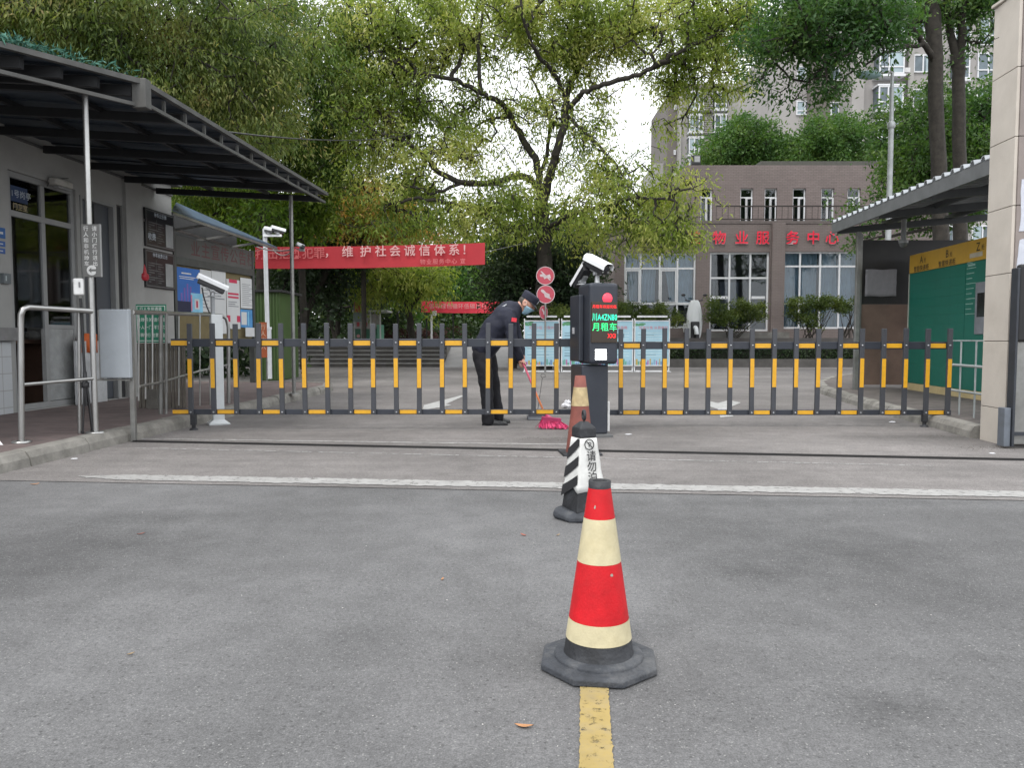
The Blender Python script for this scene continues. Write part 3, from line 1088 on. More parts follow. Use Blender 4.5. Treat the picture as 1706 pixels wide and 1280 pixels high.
# the machine: built facing -Y at its own origin, then turned
def frame_at(o, rz):
    return V3(o), V3((cos(rz), sin(rz), 0)), V3((-sin(rz), cos(rz), 0))
g = G(986, 731)
MO, MX, MY = frame_at((Xp(993, 7.95), 7.95, 0), radians(14))
t = thing("barrier_machine", "dark grey gate machine with a number plate display and a white lamp panel", "barrier machine", MO)
def mbx(mb, xr, yr, zr):
    return mb.obox(MO, MX, MY, EZ, xr, yr, zr)
mz = lambda py: P(1000, py, 7.75).z
mbx(MB(), (-.19, .10), (-.10, .26), (.03, mz(609))).build("cabinet", DARKM, t, .018, 3)
mbx(MB(), (-.21, .12), (-.20, .28), (0.0, .03)).build("base_plate", pm("grey_base_plate", (.13, .135, .14), .6, .3, dirt=.4), t, .004)
hd = mbx(MB(), (-.145, .165), (-.20, .16), (mz(607), mz(471))).build("housing", DARKM, t, .035, 4)
mbx(MB(), (-.20, -.146), (-.04, .26), (mz(604) + .004, mz(490))).build("motor_housing", DARKM, t, .012)
# screen
scr = mbx(MB(), (-.128, .150), (-.214, -.19), (mz(571), mz(503))).build("display", pm("screen_black", (.012, .010, .008), .25, var=.05, dirt=.0, emit=(.05, .03, .015), estr=.35), t, .004)
zs0, zs1 = mz(571), mz(503)
GLED = pm("green_led", (.01, .3, .08), .5, emit=(.03, 1.0, .28), estr=1.1)
CLED = pm("cyan_led", (.01, .3, .2), .5, emit=(.03, .95, .55), estr=1.1)
RLED = pm("red_led", (.4, .01, .01), .5, emit=(1.0, .015, .02), estr=1.1)
fo = MO + MY * -.214
text("川A4ZN80", .088, CLED, scr, fo + MX * .011 + EZ * mz(528.5), MX, EZ, bold=0, depth=.003, wide=.64)
text("月租车", .088, GLED, scr, fo + MX * .012 + EZ * mz(545), MX, EZ, bold=0, depth=.003)
text("月租车欢迎光临", .036, RLED, scr, fo + MX * .008 + EZ * mz(511.0), MX, EZ, bold=.006, depth=.003)
text("XX3", .062, RLED, scr, fo + MX * .088 + EZ * mz(559.5), MX, EZ, bold=.012, depth=.003, spacing=.9, wide=.8)
ld = MB().lathe(MO + MY * -.199 + MX * .045 + EZ * mz(497), [(.001, .006), (.050, .006), (.053, 0), (.05, -.004)], 28, axes=(MX, EZ, -MY)).build("indicator_lamp", pm("lit_red_lens", (.7, .03, .05), .3, emit=(1.0, .05, .09), estr=.75), t)
lp_ = mbx(MB(), (-.085, .040), (-.207, -.19), (mz(600), mz(582))).build("lamp_panel", pm("lamp_panel_rim", (.6, .6, .6), .4), t, .006)
mb = MB()
for i in range(4):
    for j in range(4):
        cx_, cz_ = -.085 + .125 * (i + .5) / 4, mz(600) + (mz(582) - mz(600)) * (j + .5) / 4
        mb.lathe(MO + MX * cx_ + MY * -.207 + EZ * cz_, [(0, .006), (.010, .005), (.0145, 0)], 10, axes=(MX, EZ, -MY))
mb.build("lamp_cells", pm("lit_white_cell", (.9, .9, .9), .3, emit=(1, .99, .95), estr=2.6), lp_)
mbx(MB(), (.125, .150), (-.02, .01), (.045, mz(672))).build("safety_strip", pm("white_plastic", (.75, .75, .74), .4), t, .004)
mbx(MB(), (.118, .142), (.012, .045), (.035, mz(600))).build("conduit", pm("grey_pipe", (.25, .26, .27), .5), t, .006)
mbx(MB(), (-.206, -.201), (.10, .16), (mz(556), mz(545))).build("side_label", pm("grey_label", (.4, .4, .42), .5), t)

WHITE = pm("white_camera_paint", (0.78, 0.79, 0.80), .35, var=.04, scale=4, dirt=.12)
CBLK = pm("camera_black", (0.016, 0.016, 0.018), .4, var=.2)
ALU = pm("cast_aluminium", (0.38, 0.39, 0.40), .45, .6, var=.2, scale=14, bump=.3)
LENS = pm("lens_glass", (0.02, 0.022, 0.03), .06)
def bullet_camera(label, pivot, yaw, tilt, L=.34, w=.13, h=.105, stand=.07, group="plate reading cameras", cable=None):
    """housing on a cast bracket; pivot = foot of the bracket, yaw = where it looks (0 = towards -Y), tilt down"""
    t = thing("surveillance_camera", label, "camera", pivot, group)
    o, ax, ay = frame_at(pivot, yaw)
    fw, rt_ = -ay, ax
    f = (fw * cos(tilt) - EZ * sin(tilt)).normalized()
    u = (EZ * cos(tilt) + fw * sin(tilt)).normalized()
    c = V3(pivot) + EZ * (stand + h * .5)
    mb = MB()
    n_ = [(-.5, -.5), (.5, -.5), (.5, .32), (.28, .5), (-.28, .5), (-.5, .32)]
    def ring(d, k=1):
        return [c + f * d + rt_ * (x * w * .92 * k) + u * (y * h * k) for x, y in n_]
    loft(mb, [ring(-L * .45), ring(L * .44), ring(L * .47, .95)])
    bd = mb.build("body", CBLK, t, .004)
    mb = MB()
    hp = [(-.54, -.02), (-.54, .36), (-.31, .60), (.31, .60), (.54, .36), (.54, -.02)]
    def hring(d, s=1):
        return [c + f * d + rt_ * (x * w * s) + u * (y * h * s) for x, y in hp]
    a0, a1 = hring(-L * .52), hring(L * .56)
    i0, i1 = hring(-L * .51, .93), hring(L * .55, .93)
    vs = a0 + a1 + i0 + i1
    fs = [(k, k + 1, 7 + k, 6 + k) for k in range(5)] + [(12 + k, 13 + k, 19 + k, 18 + k) for k in range(5)]
    fs += [(k, k + 1, 13 + k, 12 + k) for k in range(5)] + [(6 + k, 7 + k, 19 + k, 18 + k) for k in range(5)] + [(0, 6, 18, 12), (5, 11, 23, 17)]
    mb.add(vs, fs)
    mb.build("sun_hood", WHITE, t)
    mb = MB()
    fc = c + f * (L * .47)
    mb.lathe(fc, [(0, .004), (h * .2, .003), (h * .24, 0)], 16, axes=(rt_, u, f))
    mb.build("lens", LENS, bd)
    mb = MB()
    for sx in (-1, 1):
        for sz in (-.26, .24):
            mb.lathe(fc + rt_ * (sx * w * .30) + u * (h * sz), [(0, .004), (h * .09, .003), (h * .11, 0)], 12, axes=(rt_, u, f))
    mb.build("infrared_lamp", pm("lamp_lens", (.22, .23, .22), .2), bd)
    mb = MB()
    mb.lathe(V3(pivot), [(.055, 0), (.055, .008), (.026, .012), (.022, stand * .7)], 16)
    mb.cbox(V3(pivot) + EZ * (stand * .75), (.07, .06, .035), yaw)
    mb.obox(c - u * (h * .5), rt_, f, u, (-.025, .025), (-.06, .05), (-.022, .0))
    for sx in (-1, 1):
        mb.lathe(V3(pivot) + EZ * (stand * .75) + ax * (sx * .035), [(.016, 0), (.016, .008), (0, .009)], 10, axes=(ay, EZ, ax * sx))
    mb.build("bracket", ALU, t, .003)
    if cable:
        MB().tube(cable, .009, 8).build("cable", CBLK, t)
    return t
topz = mz(471)
bullet_camera("white hooded camera looking towards the viewer from the top of the dark machine", MO + MX * .0 + MY * -.02 + EZ * (topz + .001), radians(40), radians(24), .30, .125, .115, .135)
bullet_camera("second white hooded camera on the dark machine, tilted away towards the trees", MO + MX * -.10 + MY * .17 + EZ * (topz + .001), radians(205), radians(38), .30, .11, .10, .045)
# ================================================================== LEFT: BOOTH, CANOPY, RAILINGS
STEEL = pm("brushed_steel", (0.42, 0.42, 0.41), .32, .9, var=.15, scale=3, dirt=.25, dirtcol=(.2, .19, .17))
GSTEEL = pm("dull_steel", (0.26, 0.26, 0.25), .45, .7, var=.25, scale=4, dirt=.4, dirtcol=(.14, .12, .10))
HW = pm("booth_render", (0.32, 0.32, 0.31), .85, var=.10, scale=1.5, dirt=.30, dirtcol=(.2, .19, .17), bump=.15)
ALW = pm("white_aluminium", (0.27, 0.275, 0.275), .5, var=.08, scale=3, dirt=.2)
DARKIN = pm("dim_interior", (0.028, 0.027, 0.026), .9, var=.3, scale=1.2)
GL = glass("window_glass", (.6, .63, .65), .06)
HO = V3((-5.96, 8.94, 0))
HX = V3((.064, 1, 0)).normalized()
HN = V3((1, -.064, 0)).normalized()
def hit(px, py, O, N):
    d = ray(px, py)
    e = V3((0, 0, EYE))
    return e + d * ((O - e).dot(N) / d.dot(N))
def hw(px, py):
    q = hit(px, py, HO, HN)
    return (q - HO).dot(HX), q.z
hs_ = lambda px, py=480: hw(px, py)[0]
S_END = hs_(289)
ZR = 3.42
t = booth = thing("guard_booth", "grey rendered guard booth with dark windows and a steel door under the left canopy", "guard booth", HO)
zT = hw(22, 284)[1]           # head of the glazed opening
zM = hw(22, 354)[1]
zL = hw(110, 548)[1]
o1 = (hs_(20), hs_(131), PZ + .01, zT)
o2 = (hs_(137), hs_(194), PZ + .01, hw(150, 330)[1])
o3 = (hs_(198), hs_(208), PZ + .01, hw(200, 342)[1])
mb = MB()
openings(mb, HO, HX, HN, -5.5, S_END, 0.0, ZR + .15, .14, [o1, o2, o3])
mb.obox(HO, HX, HN, EZ, (S_END - .14, S_END), (-4, -.14), (0, ZR + .15))
mb.obox(HO, HX, HN, EZ, (hs_(208) + .01, hs_(235)), (0, .05), (PZ + .002, ZR))     # pier beside the door
mb.build("wall", HW, t)
mb = MB()
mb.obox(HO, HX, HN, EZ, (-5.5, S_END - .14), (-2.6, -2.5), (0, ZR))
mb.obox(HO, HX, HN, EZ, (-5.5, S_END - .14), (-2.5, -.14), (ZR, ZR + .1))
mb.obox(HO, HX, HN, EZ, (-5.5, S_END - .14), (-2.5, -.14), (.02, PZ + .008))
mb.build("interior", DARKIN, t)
mb = MB()
mb.obox(HO, HX, HN, EZ, (-5.5, S_END + .15), (-4, .12), (ZR + .152, ZR + .25))
mb.build("roof", pm("booth_roof", (.1, .1, .1), .9), t)
fr = MB()
m1 = hs_(80)
frame_bars(fr, HO, HX, HN, o1[0] + .003, o1[1] - .003, PZ + .012, zT - .003, .07, -.09, -.03, vbars=(m1,), hbars=(zM,))
win = fr.build("window", ALW, t, .004)
MB().obox(HO, HX, HN, EZ, (o1[0] + .07, o1[1] - .07), (-.065, -.058), (zL, zT - .06)).build("pane", GL, win)
MB().obox(HO, HX, HN, EZ, (m1 + .04, o1[1] - .075), (-.075, -.045), (PZ + .09, zL - .002)).build("kick_panel", pm("grey_panel", (.30, .31, .31), .6, dirt=.3), win)
MB().obox(HO, HX, HN, EZ, (m1 + .04, o1[1] - .075), (-.085, -.035), (zL, zL + .05)).build("sill", ALW, win)
dr = MB().obox(HO, HX, HN, EZ, (o2[0] + .05, o2[1] - .05), (-.10, -.06), (PZ + .02, o2[3] - .04)).build("door", pm("slate_door_paint", (.065, .072, .085), .5, var=.1, scale=2, dirt=.2), t, .004)
mb = MB()
mb.obox(HO, HX, HN, EZ, (o2[0] + .002, o2[0] + .045), (-.12, .012), (PZ + .012, o2[3] - .002))
mb.obox(HO, HX, HN, EZ, (o2[1] - .045, o2[1] - .002), (-.12, .012), (PZ + .012, o2[3] - .002))
mb.obox(HO, HX, HN, EZ, (o2[0] + .047, o2[1] - .047), (-.12, .012), (o2[3] - .038, o2[3] - .002))
mb.build("frame", ALW, dr)
sm = (hs_(166) + 0)
MB().obox(HO, HX, HN, EZ, (sm - .01, sm + .01), (-.06, -.05), (PZ + .03, o2[3] - .05)).build("seam", CBLK, dr)
MB().obox(HO, HX, HN, EZ, (o3[0] + .02, o3[1] - .02), (-.06, -.03), (PZ + .02, o3[3] - .02)).build("dark_gap", pm("gap_shade", (.02, .02, .022), .6), t)  # dark panel standing for the shade in the gap beside the door
# number plates behind the transom glass
sg = MB().obox(HO, HX, HN, EZ, (hs_(24, 320), hs_(52, 320)), (-.056, -.050), (hw(30, 335)[1], hw(30, 309)[1])).build("number_sign", pm("dark_blue_sign", (.012, .035, .10), .5), t)
PALE = pm("pale_lettering", (.42, .47, .52), .6)
text("1号岗亭", .098, PALE, sg, HO + HX * hs_(41, 322) + HN * -.050 + EZ * hw(38, 324)[1], HX, EZ, bold=.004, depth=.003)
sg = MB().obox(HO, HX, HN, EZ, (hs_(29, 345), hs_(51, 345)), (-.056, -.050), (hw(38, 354)[1] + .05, hw(38, 340)[1])).build("name_sign", pm("dull_brass", (.06, .055, .045), .6), t)
text("门卫室", .085, pm("brass_lettering", (.36, .30, .17), .6), sg, HO + HX * hs_(40, 348) + HN * -.050 + EZ * (hw(40, 347)[1] + .01), HX, EZ, bold=.015, depth=.003)
MB().obox(HO, HX, HN, EZ, (-5.5, S_END), (.002, .03), (ZR - .03, ZR)).build("eaves_trim", pm("eaves_trim", (.10, .10, .10), .7), t)
# white skirting tiles low on the wall
MB().obox(HO, HX, HN, EZ, (-5.5, hs_(17, 640)), (.002, .028), (PZ + .002, hw(8, 570)[1])).build("tiled_base", tile_mat("white_wall_tile", (.48, .50, .52), (.3, .3, .3), .3, .2, .35, .005, "YZ", 0, .04), t)
MB().obox(HO, HX, HN, EZ, (-5.5, hs_(19, 545)), (.002, .10), (hw(8, 568)[1], hw(8, 546)[1])).build("window_ledge", pm("grey_ledge", (.2, .2, .2), .8, dirt=.3), t, .006)
# things on the booth wall
def wall_thing(name, label, cat, px0, px1, py0, py1, d0, d1, mat, group=None, ref=None):
    ref = ref or (px0, py0, py1)
    s0, s1 = hs_(px0, (py0 + py1) / 2), hs_(px1, (py0 + py1) / 2)
    zb, zt_ = hw(ref[0], ref[2])[1], hw(ref[0], ref[1])[1]
    t = thing(name, label, cat, HO + HX * ((s0 + s1) / 2) + EZ * zb, group)
    MB().obox(HO, HX, HN, EZ, (s0, s1), (d0, d1), (zb, zt_)).build("panel", mat, t, .003)
    return t, s0, s1, zb, zt_
BLKB = pm("black_notice_board", (.016, .017, .019), .35, var=.1, dirt=.1)
GREYB = pm("grey_print", (.28, .29, .29), .6)
for (lab, y0, y1, ttl) in (("upper black notice board with a pale column of print on the booth wall", 345, 409, "停车公示牌"), ("lower black notice board hanging under another on the booth wall", 413.5, 478, "停车收费公示")):
    t, s0, s1, zb, zt_ = wall_thing("notice_board", lab, "notice board", 239, 287.5, y0, y1, .004, .03, BLKB, "black notice boards on the booth")
    w_ = s1 - s0
    h_ = zt_ - zb
    mb = MB()
    frame_bars(mb, HO, HX, HN, s0 + .02, s1 - .02, zb + .02, zt_ - .02, .015, .0305, .034)
    mb.obox(HO, HX, HN, EZ, (s0 + w_ * .36, s0 + w_ * .37), (.0305, .033), (zb + .06, zt_ - h_ * .25))
    mb.build("ruled_lines", pm("dim_grey_line", (.12, .12, .12), .6), t)
    MB().obox(HO, HX, HN, EZ, (s0 + w_ * .68, s0 + w_ * .94), (.0305, .034), (zb + h_ * .08, zb + h_ * .70)).build("price_sheet", GREYB, t)
    text(ttl, .075, PALE, t, HO + HX * ((s0 + s1) / 2) + HN * .031 + EZ * (zt_ - h_ * .13), HX, EZ, bold=.01, depth=.003)
    mb = MB()
    for i in range(9):
        za = zb + h_ * (.14 + .062 * i)
        mb.obox(HO, HX, HN, EZ, (s0 + w_ * .10, s0 + w_ * (.18 + .12 * ((i * 7) % 3))), (.0305, .033), (za, za + h_ * .022))
        mb.obox(HO, HX, HN, EZ, (s0 + w_ * .41, s0 + w_ * (.52 + .05 * ((i * 5) % 3))), (.0305, .033), (za, za + h_ * .018))
    mb.build("small_print", pm("faint_print", (.14, .145, .145), .7), t)
    if y0 < 400:
        text("收费", .12, PALE, t, HO + HX * (s0 + w_ * .2) + HN * .031 + EZ * (zb + h_ * .27), HX, EZ, bold=.01, depth=.003)
t = thing("red_bag", "small red plastic bag hanging on the booth wall beside the black boards", "bag", HO + HX * hs_(236, 460) + HN * .03 + EZ * hw(236, 468)[1])
bc = HO + HX * hs_(236, 460) + HN * .05
zb_, zt_ = hw(236, 468)[1], hw(236, 440)[1]
mb = MB()
prof = [(.004, zt_), (.03, zt_ - .06), (.05, zt_ - .14), (.095, zb_ + .1), (.10, zb_ + .04), (.07, zb_ + .005), (.0, zb_)]
mb.lathe(V3((bc.x, bc.y, 0)), prof[::-1], 9, sx=.45, axes=(HN, HX, EZ))
mb.build("sack", pm("red_plastic", (.42, .015, .03), .45, var=.2, scale=20, bump=.8, bscale=30), t)
MB().tube([bc + EZ * (zt_ - .01), bc + EZ * (zt_ + .10)], .004, 6).build("string", CBLK, t)
for i, (y0, y1, c) in enumerate(((376, 394, (.02, .10, .30)), (399, 408, (.03, .10, .32)), (411, 420, (.03, .09, .30)))):
    t, s0, s1, zb, zt_ = wall_thing("wall_sticker", ("square blue sticker on the booth wall, highest of its column", "narrow blue and white strip in the middle of the sticker column on the booth wall", "narrow blue strip lowest in the sticker column on the booth wall")[i], "sticker", -14, 8, y0, y1, .003, .006, pm("blue_sticker_%s" % "abc"[i], c, .5), "blue stickers on the booth wall")
    mb = MB()
    mb.obox(HO, HX, HN, EZ, (s0 + .05, s1 - .04), (.007, .008), (zb + (zt_ - zb) * .38, zb + (zt_ - zb) * .6))
    mb.build("white_stripe", pm("white_sticker_print", (.5, .52, .55), .6), t)
t, s0, s1, zb, zt_ = wall_thing("switch_box", "small grey meter box on the booth wall under the blue stickers", "meter box", 0, 12, 455, 472, .003, .05, pm("meter_grey", (.12, .14, .15), .5))
MB().obox(HO, HX, HN, EZ, (s0 + .02, s1 - .08), (.052, .056), (zb + .03, zt_ - .03)).build("window", pm("meter_face", (.4, .45, .46), .4), t)
# conduit and door closer above the door
cl_ = [HO + HX * hs_(75, 310) + HN * .03 + EZ * hw(75, 310)[1], HO + HX * hs_(80, 302) + HN * .03 + EZ * hw(80, 300)[1], HO + HX * hs_(110, 300) + HN * .03 + EZ * (hw(110, 297)[1])]
tag(MB().tube(cl_, .008, 6).build("cable", pm("grey_cable", (.12, .12, .12), .6)), "thin grey cable bending along the booth wall above the window frame", "cable")
t = thing("wall_fan", "small pale rounded unit above the booth window", "wall fan", HO + HX * hs_(92, 303) + HN * .06 + EZ * hw(92, 312)[1])
q = HO + HX * hs_(92, 305) + HN * .09 + EZ * hw(92, 306)[1]
MB().obox(q, HX, HN, EZ, (-.17, .17), (-.08, .05), (-.045, .05)).build("body", pm("ivory_plastic", (.40, .39, .36), .5), t, .03, 3)
MB().obox(q, HX, HN, EZ, (-.13, .13), (-.03, .04), (-.075, -.048)).build("nozzle", ALW, t, .01)
# orange flyer on the kick panel
s_a, s_b = hs_(121, 570), hs_(150, 570)
t = thing("orange_flyer", "orange sheet of paper hung over the pale panel by the booth door", "flyer", HO + HX * ((s_a + s_b) / 2) + HN * .10 + EZ * hw(130, 588)[1])
mb = MB()
n_ = 8
vs = []
for i in range(n_ + 1):
    for zz in (hw(130, 588)[1], hw(130, 556)[1]):
        vs.append(HO + HX * (s_a + (s_b - s_a) * i / n_) + HN * (.10 + .012 * sin(i * 1.9)) + EZ * (zz + .01 * sin(i * 2.3)))
mb.add(vs, [(2 * i, 2 * i + 1, 2 * i + 3, 2 * i + 2) for i in range(n_)], True)
mb.build("sheet", pm("orange_paper", (.55, .11, .02), .6, var=.2, scale=9), t).modifiers.new("thick", 'SOLIDIFY').thickness = .002
t = thing("display_cabinet", "low white cabinet standing on the paving by the booth door", "cabinet", HO + HX * hs_(165, 600) + HN * .2 + EZ * PZ)
mb = MB()
mb.obox(HO, HX, HN, EZ, (hs_(117, 640), hs_(131, 640) + .5), (.06, .095), (PZ + .003, hw(130, 572)[1] + .03))
mb.build("front_panel", pm("white_cabinet", (.46, .47, .48), .5, dirt=.2), t, .004)
# desk with clutter inside
t = thing("desk", "desk inside the booth behind the glass, heaped with papers and cloths", "desk", HO + HX * (hs_(60)) + HN * -.7 + EZ * PZ)
mb = MB()
mb.obox(HO, HX, HN, EZ, (o1[0] + .35, o1[1] - .15), (-1.0, -.35), (.95, 1.0))
for a_ in (o1[0] + .4, o1[1] - .22):
    mb.obox(HO, HX, HN, EZ, (a_, a_ + .05), (-.98, -.37), (PZ + .01, .948))
mb.build("desk_frame", pm("desk_wood", (.12, .07, .05), .6), t)
r_ = random.Random(8)
for i in range(6):
    a_ = o1[0] + .45 + i * .30
    q = HO + HX * a_ + HN * (-.5 - r_.random() * .3) + EZ * 1.002
    hgt = r_.uniform(.08, .22)
    c_ = ((.35, .36, .40), (.18, .14, .30), (.42, .41, .38), (.20, .24, .33), (.4, .3, .3), (.12, .2, .3))[i]
    o = MB().lathe(q, [(.001, 0), (.09, 0), (.10, hgt * .4), (.08, hgt * .8), (.03, hgt), (.001, hgt)], 9, sx=1.1, sy=.8).build("bundle", pm("bundle_%s" % "abcdef"[i], c_, .8, var=.3, scale=20, bump=.6), None)
    tag(o, ("pale grey bundle on the booth desk", "purple bundle on the booth desk", "cream bundle on the booth desk", "dusty blue bundle on the booth desk", "pinkish bundle on the booth desk", "dark blue bundle on the booth desk")[i], "bundle", "bundles on the booth desk")

# ---- canopy
CZ0, CZ1 = 3.30, 3.50
A = [V3((-5.45, 4.4, 0)), V3((-4.10, 6.15, 0)), V3((-3.37, 7.1, 0)), V3((-3.0, 12.46, 0))]
B = [V3((-6.28, 4.0, 0)), V3((-6.14, 6.2, 0)), V3((-6.08, 7.1, 0)), V3((-5.74, 12.46, 0))]
CAN = pm("canopy_sheet", (0.034, 0.046, 0.062), .5, var=.3, scale=1.5, dirt=.3, dirtcol=(.05, .05, .045))
CANF = pm("canopy_frame", (0.085, 0.086, 0.082), .65, .2, var=.4, scale=3, dirt=.4, dirtcol=(.08, .07, .06))
t = canopy = thing("entrance_canopy", "dark sheet canopy on thin steel posts along the left side of the gateway", "canopy", (-4.6, 9, 0))
mb = MB()
for i in range(3):
    # corrugated underside in strips along the slope
    n_ = 26 if i == 2 else 8
    for k in range(n_):
        f0, f1 = k / n_, (k + 1) / n_
        dz = .018 * (k % 2)
        a0, a1 = A[i].lerp(A[i + 1], f0), A[i].lerp(A[i + 1], f1)
        b0, b1 = B[i].lerp(B[i + 1], f0), B[i].lerp(B[i + 1], f1)
        lo = [a0 + EZ * (CZ0 + dz), a1 + EZ * (CZ0 + dz), b1 + EZ * (CZ1 + dz), b0 + EZ * (CZ1 + dz)]
        hi = [p + EZ * .03 for p in lo]
        mb.add(lo + hi, [(3, 2, 1, 0), (4, 5, 6, 7), (0, 1, 5, 4), (1, 2, 6, 5), (2, 3, 7, 6), (3, 0, 4, 7)])
mb.build("roof_sheet", CAN, t)
def bar(mb, a, b, w, h):
    a, b = V3(a), V3(b)
    d = (b - a)
    L = d.length
    d.normalize()
    s_ = d.cross(EZ)
    if s_.length < .01:
        s_ = EX.copy()
    s_.normalize()
    u_ = s_.cross(d)
    return mb.obox(a, d, s_, u_, (0, L), (-w / 2, w / 2), (-h / 2, h / 2))
mb = MB()
for i in range(3):
    bar(mb, A[i] + EZ * (CZ0 + .02) + HN * .035, A[i + 1] + EZ * (CZ0 + .025) + HN * .035, .05, .045)
    bar(mb, A[i] + EZ * (CZ0 - .18 + .04 * (i == 2)), A[i + 1] + EZ * (CZ0 - .18 + .08 * (i == 2)), .03, .032)
mb.build("edge_truss", CANF, t)
for k in range(1, 13):
    f = k / 13
    p = A[2].lerp(A[3], f)
    st = MB()
    bar(st, p + EZ * (CZ0 - .145 + .07 * f), p + EZ * (CZ0 - .018), .028, .028)
    st.build("strut", CANF, t)
st = MB()
st.obox(A[2], HX, HN, EZ, (-.05, .05), (-.05, .08), (CZ0 - .21, CZ0 + .05))
for z in (CZ0 - .16, CZ0 + .0):
    pass
st.build("corner_plate", CANF, t, .006)
for k in range(7):
    f = k / 6
    a0, b0 = A[2].lerp(A[3], f), B[2].lerp(B[3], f)
    rb = MB()
    bar(rb, a0 + EZ * (CZ0 - .05) - HN * .07, b0 + EZ * (CZ1 - .12) + HN * .05, .05, .09)
    rb.build("rafter", pm("rafter_paint", (.018, .019, .021), .6, .1), t)
for f in (.33, .66):
    rb = MB()
    bar(rb, A[2].lerp(B[2], f) + EZ * (CZ0 + .2 * f - .03), A[3].lerp(B[3], f) + EZ * (CZ0 + .2 * f - .03), .05, .05)
    rb.build("purlin", pm("rafter_paint", (.018, .019, .021), .6, .1), t)
for k in range(1, 4):
    f = k / 4
    a0, b0 = A[1].lerp(A[2], f), B[1].lerp(B[2], f)
    rb = MB()
    bar(rb, a0 + EZ * (CZ0 - .05) - HN * .07, b0 + EZ * (CZ1 - .12) + HN * .05, .05, .09)
    rb.build("rafter", pm("rafter_paint", (.018, .019, .021), .6, .1), t)
p1 = G(159.5, 722, PZ)
p2 = V3((Xp(488.5, 12.3), 12.3, PZ))
for p, r in ((p1, .026), (p2, .030)):
    mb = MB()
    mb.tube([p, V3((p.x, p.y, CZ0 - .02))], r, 14)
    mb.lathe(V3((p.x, p.y, 0)), [(.085, PZ + .002), (.085, PZ + .014), (.03, PZ + .02)], 14)
    mb.build("post", STEEL if r < .03 else GSTEEL, t)
# torn green netting along the roof edge
rng = np.random.default_rng(12)
n_ = 800
f = rng.random(n_)
pt = np.array([A[1]])[0] * (1 - f[:, None]) + np.array([A[2]])[0] * f[:, None]
pt = pt + (np.array(A[1]) - np.array(A[2])) * (rng.random(n_)[:, None] * .9)
pt[:, 2] = CZ0 + .075 + rng.random(n_) ** 2 * .05
pt[:, :2] += rng.normal(0, .03, (n_, 2))
v, fc = leaf_cloud(rng, pt, np.tile(np.array([[.2, .9, 0]]), (n_, 1)), 1, .07, .012, 0.1, .01)
np_mesh("netting", v, fc, pm("green_netting", (.03, .13, .09), .6, var=.3, scale=10), t)
# ---- sign plate on the pole
Ys = p1.y - .045
t = thing("pole_sign", "grey plate of white lettering with a left arrow, fixed to the steel canopy post", "sign", V3((Xp(157, Ys), Ys, Zp(461, Ys))))
MB().box(Xp(141.5, Ys), Xp(172, Ys), Ys - .006, Ys + .01, Zp(461.5, Ys), Zp(373.5, Ys)).build("plate", pm("grey_sign_plate", (.135, .135, .13), .55, var=.06), t, .002)
MB().box(Xp(172.1, Ys), Xp(173.4, Ys), Ys - .008, Ys + .01, Zp(461.5, Ys), Zp(373.5, Ys)).build("edge_trim", ALW, t)
WL = pm("white_lettering", (.62, .62, .61), .6)
text("请小门缓行进出", .0475, WL, t, V3((Xp(163.5, Ys), Ys - .006, Zp(381, Ys))), EX, EZ, vertical=True, bold=.01, depth=.003)
text("行人和非机动车", .0475, WL, t, V3((Xp(149.5, Ys), Ys - .006, Zp(381, Ys))), EX, EZ, vertical=True, bold=.01, depth=.003)
ac = V3((Xp(157.5, Ys), Ys - .009, Zp(450.5, Ys)))
mb = MB()
rr_, ri_ = .044, .0
pts = []
mb.prism([ac + (EX * cos(a) + EZ * sin(a)) * .046 for a in [radians(x) for x in range(32, 329, 12)]] + [ac + V3((.036, 0, -.010)), ac + V3((-.004, 0, -.010)), ac + V3((-.004, 0, -.026)), ac + V3((-.032, 0, 0)), ac + V3((-.004, 0, .026)), ac + V3((-.004, 0, .010)), ac + V3((.036, 0, .010))], EY, -.001, .001)
mb.build("arrow_mark", WL, t)

# ---- thermometer on a tripod
Yt = 7.12
t = thing("thermometer_stand", "black folded tripod holding a small white thermometer beside the steel post", "tripod", V3((Xp(140, Yt), Yt, PZ)))
b0 = V3((Xp(140, Yt), Yt, 0))
zj, zh = P(137, 641, Yt).z, P(136, 497, Yt).z
MB().tube([b0 + V3((.002, 0, zj - .2)), b0 + V3((-.02, 0, zh))], .0125, 8).build("column", CBLK, t)
MB().lathe(b0 + V3((-.003, 0, 0)), [(.03, zj - .03), (.034, zj - .02), (.034, zj + .02), (.02, zj + .03), (.016, zj + .12)], 12).build("collar", CBLK, t)
for k, (dx, dy) in enumerate(((-.022, -.03), (.05, .01), (.012, .06))):
    lg = MB()
    lg.tube([b0 + V3((dx * .25, dy * .3, zj)), b0 + V3((dx, dy, PZ + .02))], [.010, .008], 8)
    lg.tube([b0 + V3((dx, dy, PZ + .025)), b0 + V3((dx, dy, PZ + .001))], .012, 8)
    lg.build("leg", CBLK, t)
z0, z1 = Zp(492, Yt), Zp(464, Yt)
mb = MB()
mb.cbox(b0 + V3((-.027, -.01, (z0 + z1) / 2)), (.085, .05, z1 - z0), .3)
mb.build("thermometer", pm("white_plastic", (.75, .75, .74), .4), t, .014, 3)
mb = MB()
MB().cbox(b0 + V3((-.066, -.02, z1 - .025)), (.03, .035, .03), .3).build("probe", pm("grey_plastic", (.2, .2, .21), .5), t, .004)
mb.cbox(b0 + V3((-.006, -.036, z1 - .06)), (.014, .006, .05), .3)
mb.build("sensor", pm("grey_plastic", (.2, .2, .21), .5), t, .004)

